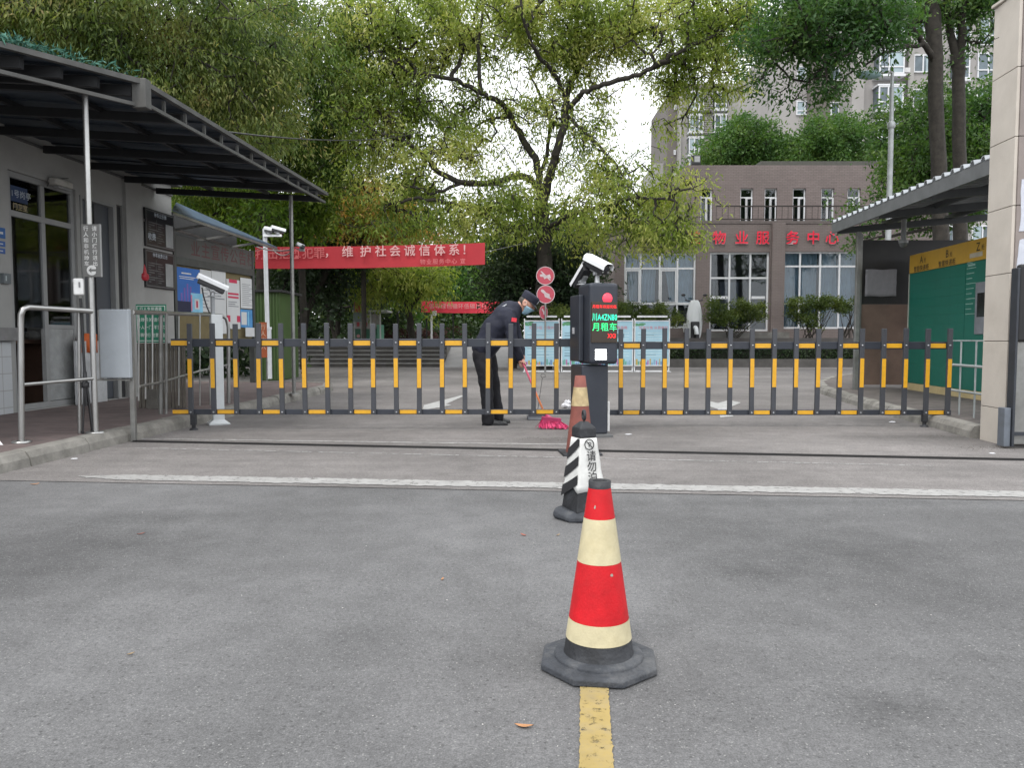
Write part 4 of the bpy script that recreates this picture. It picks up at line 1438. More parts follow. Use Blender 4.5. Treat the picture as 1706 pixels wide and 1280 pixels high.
# ---- railing nearest, panel, gate
q0 = G(36, 738, PZ)
Yq = q0.y
def at(px, py, Y):
    return P(px, py, Y)
t = thing("steel_railing", "short stainless tube railing on the pavement edge, left of the thermometer tripod", "railing", q0)
mb = MB()
mb.tube([q0, at(34.5, 540, Yq), at(35, 524, Yq), at(38.5, 515.5, Yq), at(46, 512, Yq + .05), at(90, 514.5, Yq + .35), at(153, 518.5, p1.y - .03)], .024, 12)
mb.lathe(V3((q0.x, q0.y, 0)), [(.075, PZ + .002), (.075, PZ + .015), (.03, PZ + .02)], 14)
mb.build("handrail", STEEL, t)
MB().tube([at(39, 641, Yq), at(154, 631, p1.y - .02)], .016, 10).build("lower_rail", STEEL, t)
e1 = G(133, 722, PZ)
mb = MB()
mb.tube([e1, at(132, 518, e1.y)], .017, 10)
mb.build("end_post", STEEL, t)
gp = G(223.5, 736, .004)
t = thing("panel_box", "blank pale metal panel box mounted on the railing beside the steel post", "panel", V3((Xp(192, 7.4), 7.4, Zp(630, 7.4))))
MB().box(Xp(168, 7.4), Xp(217.5, 7.4), 7.37, 7.43, Zp(630, 7.4), Zp(515.5, 7.4)).build("panel", pm("pale_blue_grey_paint", (.34, .37, .40), .45, var=.05, dirt=.15), t, .01)
mb = MB()
for px in (169.5, 216):
    mb.box(Xp(px, 7.47) - .013, Xp(px, 7.47) + .013, 7.432, 7.47, Zp(632, 7.47), Zp(517, 7.47))
mb.box(Xp(166, 7.47), Xp(220, 7.47), 7.40, 7.47, Zp(634, 7.47), Zp(631.5, 7.47))
mb.build("bracket", GSTEEL, t)
t = thing("pedestrian_gate", "stainless pedestrian gate of upright bars beside the kerb, behind the pale panel box", "gate", V3((gp.x, gp.y, 0)))
mb = MB()
mb.box(gp.x - .022, gp.x + .022, gp.y - .022, gp.y + .022, .004, Zp(514, gp.y))
mb.build("end_post", GSTEEL, t, .003)
g2 = G(268, 690, PZ)
g3 = G(381, 672, PZ)
mb = MB()
mb.tube([at(220, 520, gp.y), at(268, 521.5, g2.y), at(352, 524.5, g3.y - .3), at(369, 526, g3.y - .06), at(377, 531, g3.y - .02), at(380.5, 545, g3.y), g3], .024, 12)
mb.build("handrail", STEEL, t)
mb = MB()
mb.tube([at(232, 644, gp.y + .25), at(268, 637, g2.y), at(330, 619, (g2.y + g3.y) / 2), at(379, 608, g3.y)], .014, 8)
mb.build("middle_rail", STEEL, t)
for px, f in ((268, 1), (277, .98)):
    MB().tube([G(px, 690, PZ), at(px, 522, g2.y)], .024 if f == 1 else .015, 10).build("post", GSTEEL, t)
for i, px in enumerate((231, 242.5, 254)):
    Yb_ = gp.y + (g2.y - gp.y) * (.25 + .2 * i)
    MB().tube([at(px, 668 - 3 * i, Yb_), at(px, 522, Yb_)], .0095, 8).build("bar", STEEL, t)
for i, px in enumerate((298, 333, 350)):
    Yb_ = g2.y + (g3.y - g2.y) * (.3 + .25 * i)
    MB().tube([at(px, 676, Yb_), at(px, 524, Yb_)], .010, 8).build("bar", STEEL, t)
MB().box(Xp(233, 8.2), Xp(266, 8.4), 8.3, 8.34, Zp(682, 8.3), Zp(649, 8.3)).build("kick_plate", pm("brownish_steel", (.10, .095, .085), .5, .5, var=.3, scale=8), t, .004)
# slatted steel screen behind the gate
Yw = 9.75
t = thing("slatted_screen", "brownish slatted metal screen standing behind the pedestrian gate", "screen", V3((Xp(267, Yw), Yw, PZ)))
for i in range(13):
    px = 228 + 6.2 * i
    MB().box(Xp(px, Yw), Xp(px + 4.4, Yw), Yw, Yw + .025, PZ + .004, Zp(572, Yw)).build("slat", pm("weathered_slat", (.14, .125, .105), .6, .3, var=.35, scale=3, dirt=.5, dirtcol=(.06, .05, .045)), t)
for y in (580, 680):
    MB().box(Xp(226, Yw), Xp(310, Yw), Yw + .026, Yw + .05, Zp(y + 4, Yw), Zp(y, Yw)).build("cross_rail", GSTEEL, t)
Yg = 9.35
t = thing("green_sign", "green sign of white lettering in a thin white border, behind the gate handrail", "sign", V3((Xp(252, Yg), Yg, Zp(570, Yg))))
MB().box(Xp(227.5, Yg), Xp(278, Yg), Yg, Yg + .012, Zp(571, Yg), Zp(507, Yg)).build("plate", pm("green_sign_face", (.012, .18, .10), .45, var=.06), t, .003)
WG = pm("sign_white", (.62, .68, .64), .6)
fm = MB()
frame_bars(fm, V3((0, Yg, 0)), EX, -EY, Xp(229, Yg), Xp(276.5, Yg), Zp(568.5, Yg), Zp(509.5, Yg), .008, .0005, .002)
fm.build("border", WG, t)
for i, s_ in enumerate(("行人专用通道", "自动开关 请勿推", "一人一门 不要挤", "车辆慢行 注意安全")):
    text(s_, .052 if i else .05, WG, t, V3((Xp(252.5, Yg), Yg, Zp((515, 533, 545.5, 558.5)[i], Yg))), EX, EZ, bold=.012, depth=.003, wide=.88 if i < 3 else .78)
# ---- white post with camera
Yp = 9.0
PO, PX_, PY_ = frame_at((Xp(361, Yp), Yp, 0), radians(28))
t = thing("camera_post", "square white camera post on a flared foot, standing on the road by the left kerb", "post", PO)
mb = MB()
mb.obox(PO, PX_, PY_, EZ, (-.062, .062), (-.062, .062), (.02, Zp(524, Yp)))
mb.build("shaft", pm("white_post_paint", (.62, .65, .66), .45, var=.05, dirt=.2, scale=3), t, .008, 3)
mb = MB()
fl = lambda w, z: [PO + PX_ * (sx * w) + PY_ * (sy * w) + EZ * z for sx, sy in ((-1, -1), (1, -1), (1, 1), (-1, 1))]
loft(mb, [fl(.115, .006), fl(.115, .022), fl(.10, .032), fl(.068, .060), fl(.064, .062)])
mb.build("foot", pm("white_post_paint", (.62, .65, .66), .45), t)
st_ = PO + PX_ * -.035
MB().tube([V3((st_.x, st_.y, Zp(525, Yp))), V3((st_.x, st_.y, Zp(494, Yp)))], .024, 14).build("stem", pm("grey_pipe", (.25, .26, .27), .5), t)
pv = V3((st_.x, st_.y, Zp(494, Yp)))
cabl = [pv + V3((-.10, -.05, .10)), pv + V3((-.085, -.05, .0)), pv + V3((-.05, -.05, -.12)), pv + V3((-.02, -.04, -.2))]
bullet_camera("white hooded camera with a dangling black cable on the white post, facing left", pv, radians(-62), radians(-24), .33, .115, .10, .085, cable=cabl)
# white bar end of a folding stand, low at the edge of the pavement
t0_, t1_ = P(-40, 690, 6.35), P(16, 758, 6.35)
tag(MB().tube([t0_, t1_], .011, 6).build("stand_leg", pm("white_plastic", (.75, .75, .74), .4)), "white square bar of a folding stand leaning at the pavement edge", "stand")

# ---- bulletin board with its awning
BO = V3((Xp(291, 13.1), 13.1, 0))
B1 = V3((Xp(424, 15.7), 15.7, 0))
BX = (B1 - BO).normalized()
BN = V3((BX.y, -BX.x, 0))
def bs(px, py):
    q = hit(px, py, BO, BN)
    return (q - BO).dot(BX), q.z
LB = (B1 - BO).length
t = thing("bulletin_board", "long roadside bulletin board with a dark header, papered with notices", "bulletin board", BO)
zA, zB, zC, zD = bs(424, 560)[1], bs(424, 461)[1], bs(424, 450)[1], bs(424, 419)[1]
zA = bs(424, 566)[1]
MB().obox(BO, BX, BN, EZ, (.05, LB - .05), (-.06, -.02), (zA, zB)).build("backing", pm("olive_felt", (.16, .13, .065), .9, var=.15), t)
mb = MB()
mb.obox(BO, BX, BN, EZ, (0, .07), (-.08, .03), (PZ + .004, zD))
mb.obox(BO, BX, BN, EZ, (LB - .07, LB), (-.08, .03), (PZ + .004, zD))
mb.obox(BO, BX, BN, EZ, (.07, LB - .07), (-.08, .03), (zB, zC))
mb.obox(BO, BX, BN, EZ, (.07, LB - .07), (-.08, .03), (zA - .08, zA))
mb.build("frame", pm("board_frame", (.07, .075, .07), .5, .3), t, .004)
hd_ = MB().obox(BO, BX, BN, EZ, (.072, LB - .072), (-.05, .012), (zC + .002, zD - .02)).build("header", pm("header_grey", (.085, .085, .080), .6, var=.15, scale=2), t)
text("业主宣传公告栏", .30, pm("faded_red_lettering", (.105, .040, .040), .7), hd_, BO + BX * (LB * .60) + BN * .012 + EZ * ((zC + zD) / 2), BX, EZ, bold=.0, depth=.004, spacing=1.1)
def poster(name, label, px0, px1, py0, py1, mat, d, pyref=None, bits=()):
    s0, s1 = bs(px0, (py0 + py1) / 2)[0], bs(px1, (py0 + py1) / 2)[0]
    px = (px0 + px1) / 2
    z0, z1 = bs(px, py1)[1], bs(px, py0)[1]
    t = thing(name, label, "notice", BO + BX * ((s0 + s1) / 2) + BN * d + EZ * z0, "notices on the bulletin board")
    MB().obox(BO, BX, BN, EZ, (s0, s1), (d - .002, d), (z0, z1)).build("sheet", mat, t)
    w_, h_ = s1 - s0, z1 - z0
    by_mat = {}
    for (nm, a, b, c, e, m) in bits:
        by_mat.setdefault((nm, m.name), (m, MB()))[1].obox(BO, BX, BN, EZ, (s0 + w_ * a, s0 + w_ * b), (d + .0008, d + .0016), (z0 + h_ * c, z0 + h_ * e))
    for (nm, _), (m, mbb) in by_mat.items():
        mbb.build(nm, m, t)
    return t
PAPER = pm("white_paper", (.55, .56, .56), .8, var=.05, scale=3)
INK = pm("grey_ink", (.20, .21, .23), .8)
REDI = pm("red_ink", (.50, .04, .09), .7)
BLUEP = pm("bright_blue_print", (.03, .14, .45), .5, var=.15, scale=3)
LBLUE = pm("light_blue_print", (.22, .50, .68), .6)
PURP = pm("violet_print", (.16, .10, .36), .5)
NAVY = pm("navy_print", (.012, .016, .05), .5)
lines = lambda n, m=INK, a=.12, b=.88, z0=.1, z1=.85: [("print_lines", a, b - .12 * ((i * 5) % 3), z0 + (z1 - z0) * i / n, z0 + (z1 - z0) * i / n + .016, m) for i in range(n)]
poster("blue_poster", "tall blue poster with a violet skyline on the bulletin board, at its booth end", 294.5, 333, 447, 521, BLUEP, .004, bits=[("dark_foot", .0, 1, .0, .25, NAVY), ("white_title", .2, .62, .86, .89, WL), ("white_title", .1, .8, .79, .805, WL), ("white_title", .12, .72, .75, .765, WL)] + [("violet_tower", .15 + .13 * i, .22 + .13 * i, .25, .25 + (.18, .30, .40, .34, .22)[i], PURP) for i in range(5)])
poster("notice_sheet", "grey white notice sheet behind the hooded camera on the bulletin board", 333.5, 352, 450, 520, PAPER, .004, bits=lines(9))
poster("notice_sheet", "wide white notice sheet just right of the hooded camera on the bulletin board", 353, 376.5, 452, 556, PAPER, .004, bits=lines(7, z0=.55))
poster("notice_sheet", "white notice with two lines of red characters and red corner marks on the bulletin board", 377.5, 399.5, 466, 548, PAPER, .004, bits=[("red_title", .1, .9, .62, .66, REDI), ("red_title", .1, .9, .69, .73, REDI), ("red_flap", .2, .8, .93, 1.0, REDI), ("red_mark", .0, .24, .14, .27, REDI), ("red_mark", .74, 1.0, .14, .27, REDI)] + lines(3, z0=.45, z1=.58))
poster("notice_sheet", "white sheet of fine print at the far end of the bulletin board", 400.5, 422, 464, 514, PAPER, .004, bits=lines(12))
poster("blue_poster", "small blue poster with a pale panel at the far end of the bulletin board", 400.5, 422.5, 516, 546, pm("mid_blue_print", (.08, .26, .52), .5), .004, bits=[("pale_panel", .06, .46, .15, .85, PAPER), ("pale_panel", .55, .62, .1, .9, LBLUE)])
poster("notice_sheet", "light blue rounded leaflet pinned over the foot of the tall blue poster", 317.5, 337, 489, 522, LBLUE, .010, bits=[("pink_edge", -.0, .1, .1, .9, pm("pink_ink", (.55, .2, .3), .7)), ("inner_panel", .3, .7, .2, .72, PAPER), ("inner_mark", .42, .58, .28, .62, REDI)])
poster("letter_box", "small white letter box hung below the notices at the far end of the board", 403, 418, 546, 561, PAPER, .08)
# awning over the board
AW = pm("awning_blue_sheet", (.07, .11, .16), .45, var=.25, scale=2, dirt=.3)
t = thing("board_awning", "blue sheet awning sloping over the bulletin board", "awning", BO)
n0, n1 = P(287, 352, 11.9), P(462, 414, 16.8)
k0, k1 = P(309, 340, 12.6), P(427, 402, 16.8)
mb = MB()
k0.x -= .15
mb.add([n0, n1, k1 + V3((0, 0, 0)), k0, n0 + EZ * .03, n1 + EZ * .03, k1 + EZ * .03, k0 + EZ * .03], [(0, 1, 2, 3), (7, 6, 5, 4), (0, 4, 5, 1), (1, 5, 6, 2), (2, 6, 7, 3), (3, 7, 4, 0)])
mb.build("roof_sheet", AW, t)
mb = MB()
bar(mb, n0 + EZ * -.03, n1 + EZ * -.03, .03, .04)
for f in (.25, .5, .75):
    a_ = n0.lerp(n1, f)
    b_ = a_ + V3((-.85, .12, -.02))
    bar(mb, a_ + EZ * -.03, b_ + EZ * -.12, .03, .04)
bar(mb, n0 + V3((-.55, .1, -.10)), n1 + V3((-.55, .1, -.10)), .03, .04)
mb.build("rafters", GSTEEL, t)
MB().obox(BO, BX, BN, EZ, (0, LB + .6), (-.75, -.70), (zD - .1, zD + .5)).build("back_panel", pm("dim_panel", (.05, .05, .05), .8), t)

# ---- green cabin, orange sign, white lamp pole, cables
Yc = 18.6
t = thing("green_cabin", "bright green corrugated cabin standing behind the white lamp pole", "cabin", V3((Xp(445, Yc), Yc, PZ)))
mb = MB()
x0_, x1_ = Xp(424, Yc), Xp(466, Yc)
n_ = 16
for i in range(n_):
    a_, b_ = x0_ + (x1_ - x0_) * i / n_, x0_ + (x1_ - x0_) * (i + 1) / n_
    mb.box(a_, b_, Yc + .02 * (i % 2), Yc + 1.6, .02, Zp(487, Yc))
mb.build("wall", pm("leaf_green_paint", (.050, .095, .022), .6, var=.15, scale=2, dirt=.3), t)
MB().box(x0_ - .1, x1_ + .1, Yc - .1, Yc + 1.7, Zp(487, Yc) + .003, Zp(483, Yc)).build("roof", pm("dark_roof", (.03, .03, .03), .8), t)
Yo = 16.2
t = thing("orange_sign", "narrow upright orange board with pale characters beside the lamp pole", "sign", V3((Xp(438.5, Yo), Yo, PZ)))
MB().box(Xp(432, Yo), Xp(444.5, Yo), Yo, Yo + .02, Zp(596, Yo), Zp(537, Yo)).build("board", pm("rusty_orange", (.34, .085, .03), .6, var=.12), t)
text("行人出入", .125, pm("pale_orange_lettering", (.55, .36, .26), .7), t, V3((Xp(438.5, Yo), Yo, Zp(545, Yo))), EX, EZ, vertical=True, bold=.01, depth=.004)
mb = MB()
for px in (433.5, 443):
    mb.box(Xp(px, Yo) - .012, Xp(px, Yo) + .012, Yo + .021, Yo + .045, .02, Zp(540, Yo))
mb.build("legs", GSTEEL, t)
Yl = 17.2
lx = Xp(447.5, Yl)
t = thing("camera_pole", "slim white pole carrying two small cameras on a cross arm", "pole", V3((lx, Yl, PZ)))
mb = MB()
mb.tube([V3((lx, Yl, PZ)), V3((lx, Yl, Zp(548, Yl)))], .062, 14)
mb.tube([V3((lx, Yl, Zp(549, Yl))), V3((lx, Yl, Zp(545, Yl)))], .075, 14)
mb.tube([V3((lx - .02, Yl, Zp(546, Yl))), V3((lx - .04, Yl, Zp(381, Yl)))], .048, 14)
mb.build("shaft", pm("white_pole_paint", (.62, .64, .66), .45, dirt=.2, scale=2), t)
zarm = Zp(393, Yl)
MB().box(lx - .05, lx + .36, Yl - .10, Yl - .06, zarm - .03, zarm + .02).build("cross_arm", WHITE, t, .004)
for (ox, sz, lab, yw) in ((.09, .22, "small dark fronted camera at the head of the white pole", 55), (.27, .24, "small white bullet camera at the end of the pole's cross arm", 120)):
    bullet_camera(lab, V3((lx + ox, Yl - .08, zarm + .021)), radians(yw), radians(12), sz * 1.2, .11, .11, .04, "pole cameras")
pz2 = V3((p2.x, p2.y, 0))
t = thing("arm_camera", "small white camera on a thin arm beside the far canopy post", "camera", V3((Xp(497, 12.3), 12.3, Zp(412, 12.3))))
mb = MB()
mb.tube([P(489, 412, 12.27), P(500, 417, 12.25)], .008, 8)
mb.cbox(P(503, 416, 12.25), (.075, .06, .05), 0)
mb.build("arm", ALW, t, .003)
MB().cbox(P(500, 408.5, 12.22), (.12, .09, .05), .5, Matrix.Rotation(radians(22), 3, 'Y')).build("housing", WHITE, t, .006)
MB().cbox(P(504.5, 411.5, 12.19), (.05, .085, .05), .5, Matrix.Rotation(radians(22), 3, 'Y')).build("lens_box", CBLK, t, .004)
def sagline(a, b, sag, n=12):
    return [a.lerp(b, i / n) - EZ * (sag * 4 * (i / n) * (1 - i / n)) for i in range(n + 1)]
tag(MB().tube(sagline(P(424, 410, 15.7), P(489, 416, 12.3), .05), .012, 6).build("overhead_cable", pm("pale_cable", (.25, .25, .24), .6)), "pale cable strung straight from the bulletin board to the far canopy post", "cable", "cables to the canopy post")
tag(MB().tube(sagline(P(455, 416, 16.2), P(489, 417, 12.32), .10), .010, 6).build("overhead_cable", pm("pale_cable", (.25, .25, .24), .6)), "pale cable sagging in a loop beside the white lamp pole", "cable", "cables to the canopy post")
tag(MB().tube(sagline(P(446, 412, 17.1), P(425, 418, 16.6), .0) + [], .006, 6).build("stay_wire", ALW), "short stay wire from the white lamp pole to the awning corner", "wire")
tag(MB().tube(sagline(P(300, 209, 9.2), P(700, 220, 22), .2), .012, 6).build("overhead_cable", CBLK), "black overhead cable running through the trees above the canopy edge", "cable")
# ================================================================== RIGHT: PILLAR, KIOSK, LOCKERS
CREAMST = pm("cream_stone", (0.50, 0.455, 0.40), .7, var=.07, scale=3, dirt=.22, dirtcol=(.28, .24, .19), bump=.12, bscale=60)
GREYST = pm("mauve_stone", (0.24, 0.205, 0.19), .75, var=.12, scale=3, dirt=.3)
PXn, PYn, PYf = 4.63, 7.19, 7.62
t = thing("stone_pillar", "tall cream stone clad gate pillar with torn white papers on its front", "pillar", (4.95, 7.4, 0))
js = [0.0, .345, .985, 1.62, 2.24, 2.87, 3.50, 4.19]
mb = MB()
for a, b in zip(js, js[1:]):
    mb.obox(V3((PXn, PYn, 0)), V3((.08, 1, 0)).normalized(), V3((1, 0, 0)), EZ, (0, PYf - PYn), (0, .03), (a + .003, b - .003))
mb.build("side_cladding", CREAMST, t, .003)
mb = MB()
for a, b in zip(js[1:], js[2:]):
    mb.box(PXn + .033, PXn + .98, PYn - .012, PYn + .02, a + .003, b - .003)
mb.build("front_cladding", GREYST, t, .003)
MB().box(PXn + .045, PXn + .95, PYn + .03, PYf - .005, 0, 4.18).build("core", pm("joint_dark", (.06, .05, .045), .9), t)
MB().box(PXn + .0, PXn + .98, PYn - .01, PYf, 4.192, 4.22).build("coping", CREAMST, t, .004)
def torn_paper(label, x0, x1, z0, z1, seed):
    r_ = random.Random(seed)
    t = thing("torn_paper", label, "paper", V3(((x0 + x1) / 2, PYn - .015, z0)), "papers on the stone pillar")
    pts = []
    for (a, b) in (((x0, z0), (x1, z0)), ((x1, z0), (x1, z1)), ((x1, z1), (x0, z1)), ((x0, z1), (x0, z0))):
        for i in range(7):
            f = i / 7
            pts.append(V3((a[0] + (b[0] - a[0]) * f + r_.uniform(-.012, .012), PYn - .0125, a[1] + (b[1] - a[1]) * f + r_.uniform(-.018, .018))))
    MB().prism(pts, EY, -.004, 0).build("sheet", pm("torn_white_paper", (.52, .54, .60), .8, var=.06, scale=8, bump=.6, bscale=18), t)
Yp_ = PYn
torn_paper("upper torn white paper pasted on the stone pillar", Xp(1690, Yp_), Xp(1745, Yp_), Zp(386, Yp_), Zp(298, Yp_), 3)
torn_paper("lower torn white paper pasted on the stone pillar, beneath a bare strip", Xp(1689, Yp_), Xp(1748, Yp_), Zp(484, Yp_), Zp(398, Yp_), 9)
t = thing("wall_hook", "small bent iron hook high on the pillar side", "hook", P(1662, 64, 7.5))
MB().tube([P(1664, 62, 7.4), P(1657, 65, 7.38), P(1656, 62, 7.38)], .004, 6).build("hook", CBLK, t)
# folded sliding gate end beside the pillar
Ygt = 6.98
t = thing("sliding_gate", "end of the stainless sliding gate with a black mesh top, against the stone pillar", "gate", V3((Xp(1695, Ygt), Ygt, 0)))
GX = td
MB().box(Xp(1678.5, Ygt), Xp(1689.5, Ygt), Ygt, Ygt + .10, .022, Zp(680, Ygt)).build("end_post", pm("gate_blue_grey", (.16, .18, .21), .4, .4, dirt=.2), t, .006)
MB().box(Xp(1690, Ygt), Xp(1694, Ygt), Ygt - .02, Ygt + .08, .022, Zp(446, Ygt)).build("post", pm("gate_dark", (.045, .05, .06), .45, .4), t, .006)
MB().box(Xp(1694.5, Ygt), Xp(1790, Ygt), Ygt + .01, Ygt + .05, .04, Zp(570, Ygt)).build("panel", GSTEEL, t, .006)
MB().box(Xp(1695, Ygt), Xp(1790, Ygt), Ygt - .01, Ygt + .06, Zp(570, Ygt) + .004, Zp(440, Ygt)).build("mesh_top", pm("black_mesh", (.012, .012, .013), .6), t, .02)
MB().box(Xp(1694.5, Ygt), Xp(1790, Ygt), Ygt - .012, Ygt + .01, Zp(726, Ygt), Zp(720, Ygt)).build("lower_band", pm("gate_dark", (.045, .05, .06), .45, .4), t)
# --- kiosk shelter
t = thing("kiosk_shelter", "open metal shelter with a ribbed sheet roof over the parcel lockers", "shelter", (7.4, 11.5, PZ))
KX = V3((.078, 1, 0)).normalized()
KN = V3((-1, .078, 0)).normalized()
e0, e1 = P(1385, 373, 14.0), P(1652, 263, 8.9)
KF = pm("shelter_frame", (.085, .09, .095), .5, .3, var=.15, dirt=.2)
RS = pm("ribbed_roof_sheet", (.34, .36, .38), .45, .3, var=.12, scale=3, dirt=.3)
mb = MB()
L = (e0 - e1).length
dd = (e0 - e1).normalized()
inn = V3((1, -.06, .085))
n_ = 22
prof_ = []
for k in range(n_):
    for f, h in ((0, 0), (.55, 0), (.66, .055), (.89, .055)):
        prof_.append((k + f, h))
prof_.append((n_, 0))
up = []
for k, h in prof_:
    b_ = e1 + dd * (L * k / n_)
    up += [b_ + EZ * (h + .01), b_ + inn * 3.2 + EZ * (h + .01)]
mb.add(up, [(2 * i, 2 * i + 1, 2 * i + 3, 2 * i + 2) for i in range(len(prof_) - 1)])
o = mb.build("roof_sheet", RS, t)
o.modifiers.new("thick", 'SOLIDIFY').thickness = .012
mb = MB()
bar(mb, e1 + V3((.02, 0, -.09)), e0 + V3((.02, 0, -.09)), .03, .17)
mb.build("fascia", pm("fascia_grey", (.13, .135, .14), .55, .2), t)
mb = MB()
for f in (.02, .3, .62, .97):
    a_ = e1.lerp(e0, f) + V3((.06, 0, -.15))
    bar(mb, a_, a_ + inn * 3.0, .07, .11)
bar(mb, e1 + inn * .9 + EZ * -.09, e0 + inn * .9 + EZ * -.09, .06, .08)
bar(mb, e1 + inn * 2.0 + EZ * -.09, e0 + inn * 2.0 + EZ * -.09, .06, .08)
mb.build("rafters", KF, t)
Yk = 13.4
for px, Y, w in ((1426.5, Yk, .035),):
    MB().box(Xp(px, Y) - w, Xp(px, Y) + w, Y - w, Y + w, PZ, Zp(394, Y) + .08).build("post", GSTEEL, t, .004)
xb0, xb1 = Xp(1432, 13.9), Xp(1514, 13.9)
mb = MB()
mb.box(xb0, xb1 + 2.5, 13.9, 13.95, Zp(507, 13.9), Zp(400, 13.9))
bp_ = mb.build("back_panel", pm("black_panel", (.022, .021, .022), .5, var=.2, dirt=.1), t)
MB().box(xb0 - .02, xb1 + .1, 13.88, 13.94, PZ + .06, Zp(507, 13.9) - .004).build("lower_panel", pm("brown_panel", (.17, .115, .09), .42, var=.3, scale=1.6, dirt=.25, dirtcol=(.10, .06, .05)), t)
MB().box(xb0 - .05, xb0 + .0, 13.86, 13.96, PZ, Zp(400, 13.9) + .1).build("post", GSTEEL, t)
t = thing("paper_notice", "crumpled grey paper notice taped on the black back panel of the shelter", "notice", V3((Xp(1464, 13.85), 13.88, Zp(494, 13.88))))
mb = MB()
vs = []
nx, nz = 10, 8
r_ = random.Random(6)
for j in range(nz + 1):
    for i in range(nx + 1):
        vs.append(V3((Xp(1439, 13.87) + (Xp(1491, 13.87) - Xp(1439, 13.87)) * i / nx, 13.872 + r_.uniform(-.008, .008), Zp(494, 13.87) + (Zp(449, 13.87) - Zp(494, 13.87)) * j / nz + .006 * sin(i * .9))))
mb.add(vs, [(j * (nx + 1) + i, j * (nx + 1) + i + 1, (j + 1) * (nx + 1) + i + 1, (j + 1) * (nx + 1) + i) for j in range(nz) for i in range(nx)], True)
o = mb.build("sheet", pm("crumpled_paper", (.26, .255, .27), .85, var=.1, scale=10), t)
o.modifiers.new("thick", 'SOLIDIFY').thickness = .002
t = thing("dome_camera", "pale dome camera hanging from the shelter rafters above the lockers", "camera", P(1505, 408, 12.9))
q = P(1505, 401, 12.9)
MB().lathe(q, [(.04, .35), (.04, .02), (.075, .0), (.075, -.04)], 16).build("mount", ALW, t)
MB().lathe(q, [(.07, -.042), (.06, -.08), (.03, -.11), (.0, -.118)], 16).build("dome", pm("smoked_dome", (.10, .11, .11), .15), t)
# --- parcel lockers
LO = V3((6.95, 13.5, PZ))
LX = V3((-.078, -1, 0)).normalized()       # runs towards the viewer
LN = V3((-1, .078, 0)).normalized()
t = thing("parcel_locker", "long green bank of parcel lockers with a yellow heading band under the shelter", "parcel locker", LO)
def lk(px, py):
    q = hit(px, py, LO, LN)
    return (q - LO).dot(LX), q.z
zt_ = P(1517, 427, 13.5).z
zy = P(1517, 456, 13.5).z
zcb = P(1511, 639, 13.5).z
LEN = 4.4
GRN = pm("locker_green", (.007, .135, .095), .45, var=.08, scale=2, dirt=.12, dirtcol=(.02, .08, .06))
YB = pm("locker_yellow", (.50, .295, .035), .5, var=.06, dirt=.1)
MB().obox(LO, LX, LN, EZ, (0, LEN), (-.5, -.02), (.05, zt_ - PZ)).build("body", GRN, t, .004)
MB().obox(LO, LX, LN, EZ, (-.015, LEN), (-.02, .008), (zy - PZ, zt_ - PZ + .01)).build("heading_band", YB, t, .003)
MB().obox(LO, LX, LN, EZ, (-.015, LEN), (-.5, .012), (0, .12)).build("plinth", pm("locker_cream", (.50, .40, .21), .5, dirt=.2), t, .003)
MB().obox(LO, LX, LN, EZ, (-.03, -.001), (-.5, .010), (.121, zy - PZ - .003)).build("edge_trim", pm("locker_pale_trim", (.42, .44, .38), .5), t)
sc0 = lk(1607, 520)[0]
cols_ = [i * (sc0 / 4) for i in range(5)]
rows_ = [.125, .45, .62, .79, .96, 1.12, 1.28, 1.42, 1.56, 1.70, 1.84, zy - PZ - .006]
for a_, b_ in zip(cols_, cols_[1:]):
    for z0, z1 in zip(rows_, rows_[1:]):
        MB().obox(LO, LX, LN, EZ, (a_ + .0006, b_ - .0006), (-.019, .003), (z0 + .0006, z1 - .0006)).build("door", GRN, t)
PR = pm("pale_green_print", (.22, .36, .31), .6)
s1_ = lk(1626, 520)[0]
MB().obox(LO, LX, LN, EZ, (sc0 + .004, LEN), (-.019, .002), (.125, zy - PZ - .006)).build("control_panel", GRN, t, .002)
mb = MB()
for i in range(11):
    z_ = 1.25 + .075 * i
    mb.obox(LO, LX, LN, EZ, (sc0 + .03, s1_ - .03 - .05 * ((i * 5) % 3)), (.003, .0045), (z_, z_ + .012))
mb.obox(LO, LX, LN, EZ, (sc0 + .05, sc0 + .16), (.003, .005), (2.02, 2.06))
mb.obox(LO, LX, LN, EZ, (sc0 + .06, s1_ - .06), (.003, .005), (1.96, 1.99))
mb.build("instructions", PR, t)
st_ = MB().obox(LO, LX, LN, EZ, (lk(1626, 520)[0], lk(1641, 520)[0] + .14), (.004, .02), (lk(1635, 557)[1] - PZ, lk(1635, 470)[1] - PZ)).build("terminal", pm("terminal_grey", (.20, .21, .23), .45), t, .006)
MB().obox(LO, LX, LN, EZ, (lk(1630, 520)[0], lk(1641, 520)[0] + .10), (.021, .024), (lk(1635, 528)[1] - PZ, lk(1635, 488)[1] - PZ)).build("screen", pm("terminal_screen", (.015, .02, .02), .15), st_)
DKT = pm("dark_brown_lettering", (.06, .045, .02), .6)
for (px, ch, y0) in ((1536, "A", 434), (1578.5, "B", 424.5), (1630, "Z", 415)):
    s_ = lk(px, 440)[0]
    text(ch, .17, DKT, t, LO + LX * s_ + LN * .008 + EZ * (zt_ - PZ - .10), LX, EZ, bold=.01, depth=.003)
    text("柜", .085, DKT, t, LO + LX * (s_ + .13) + LN * .008 + EZ * (zt_ - PZ - .125), LX, EZ, depth=.003)
    if ch != "Z":
        text("智能快递柜", .105, DKT, t, LO + LX * s_ + LN * .008 + EZ * (zt_ - PZ - .245), LX, EZ, bold=.012, depth=.003, spacing=1.15)
sa_ = lk(1622, 440)[0]
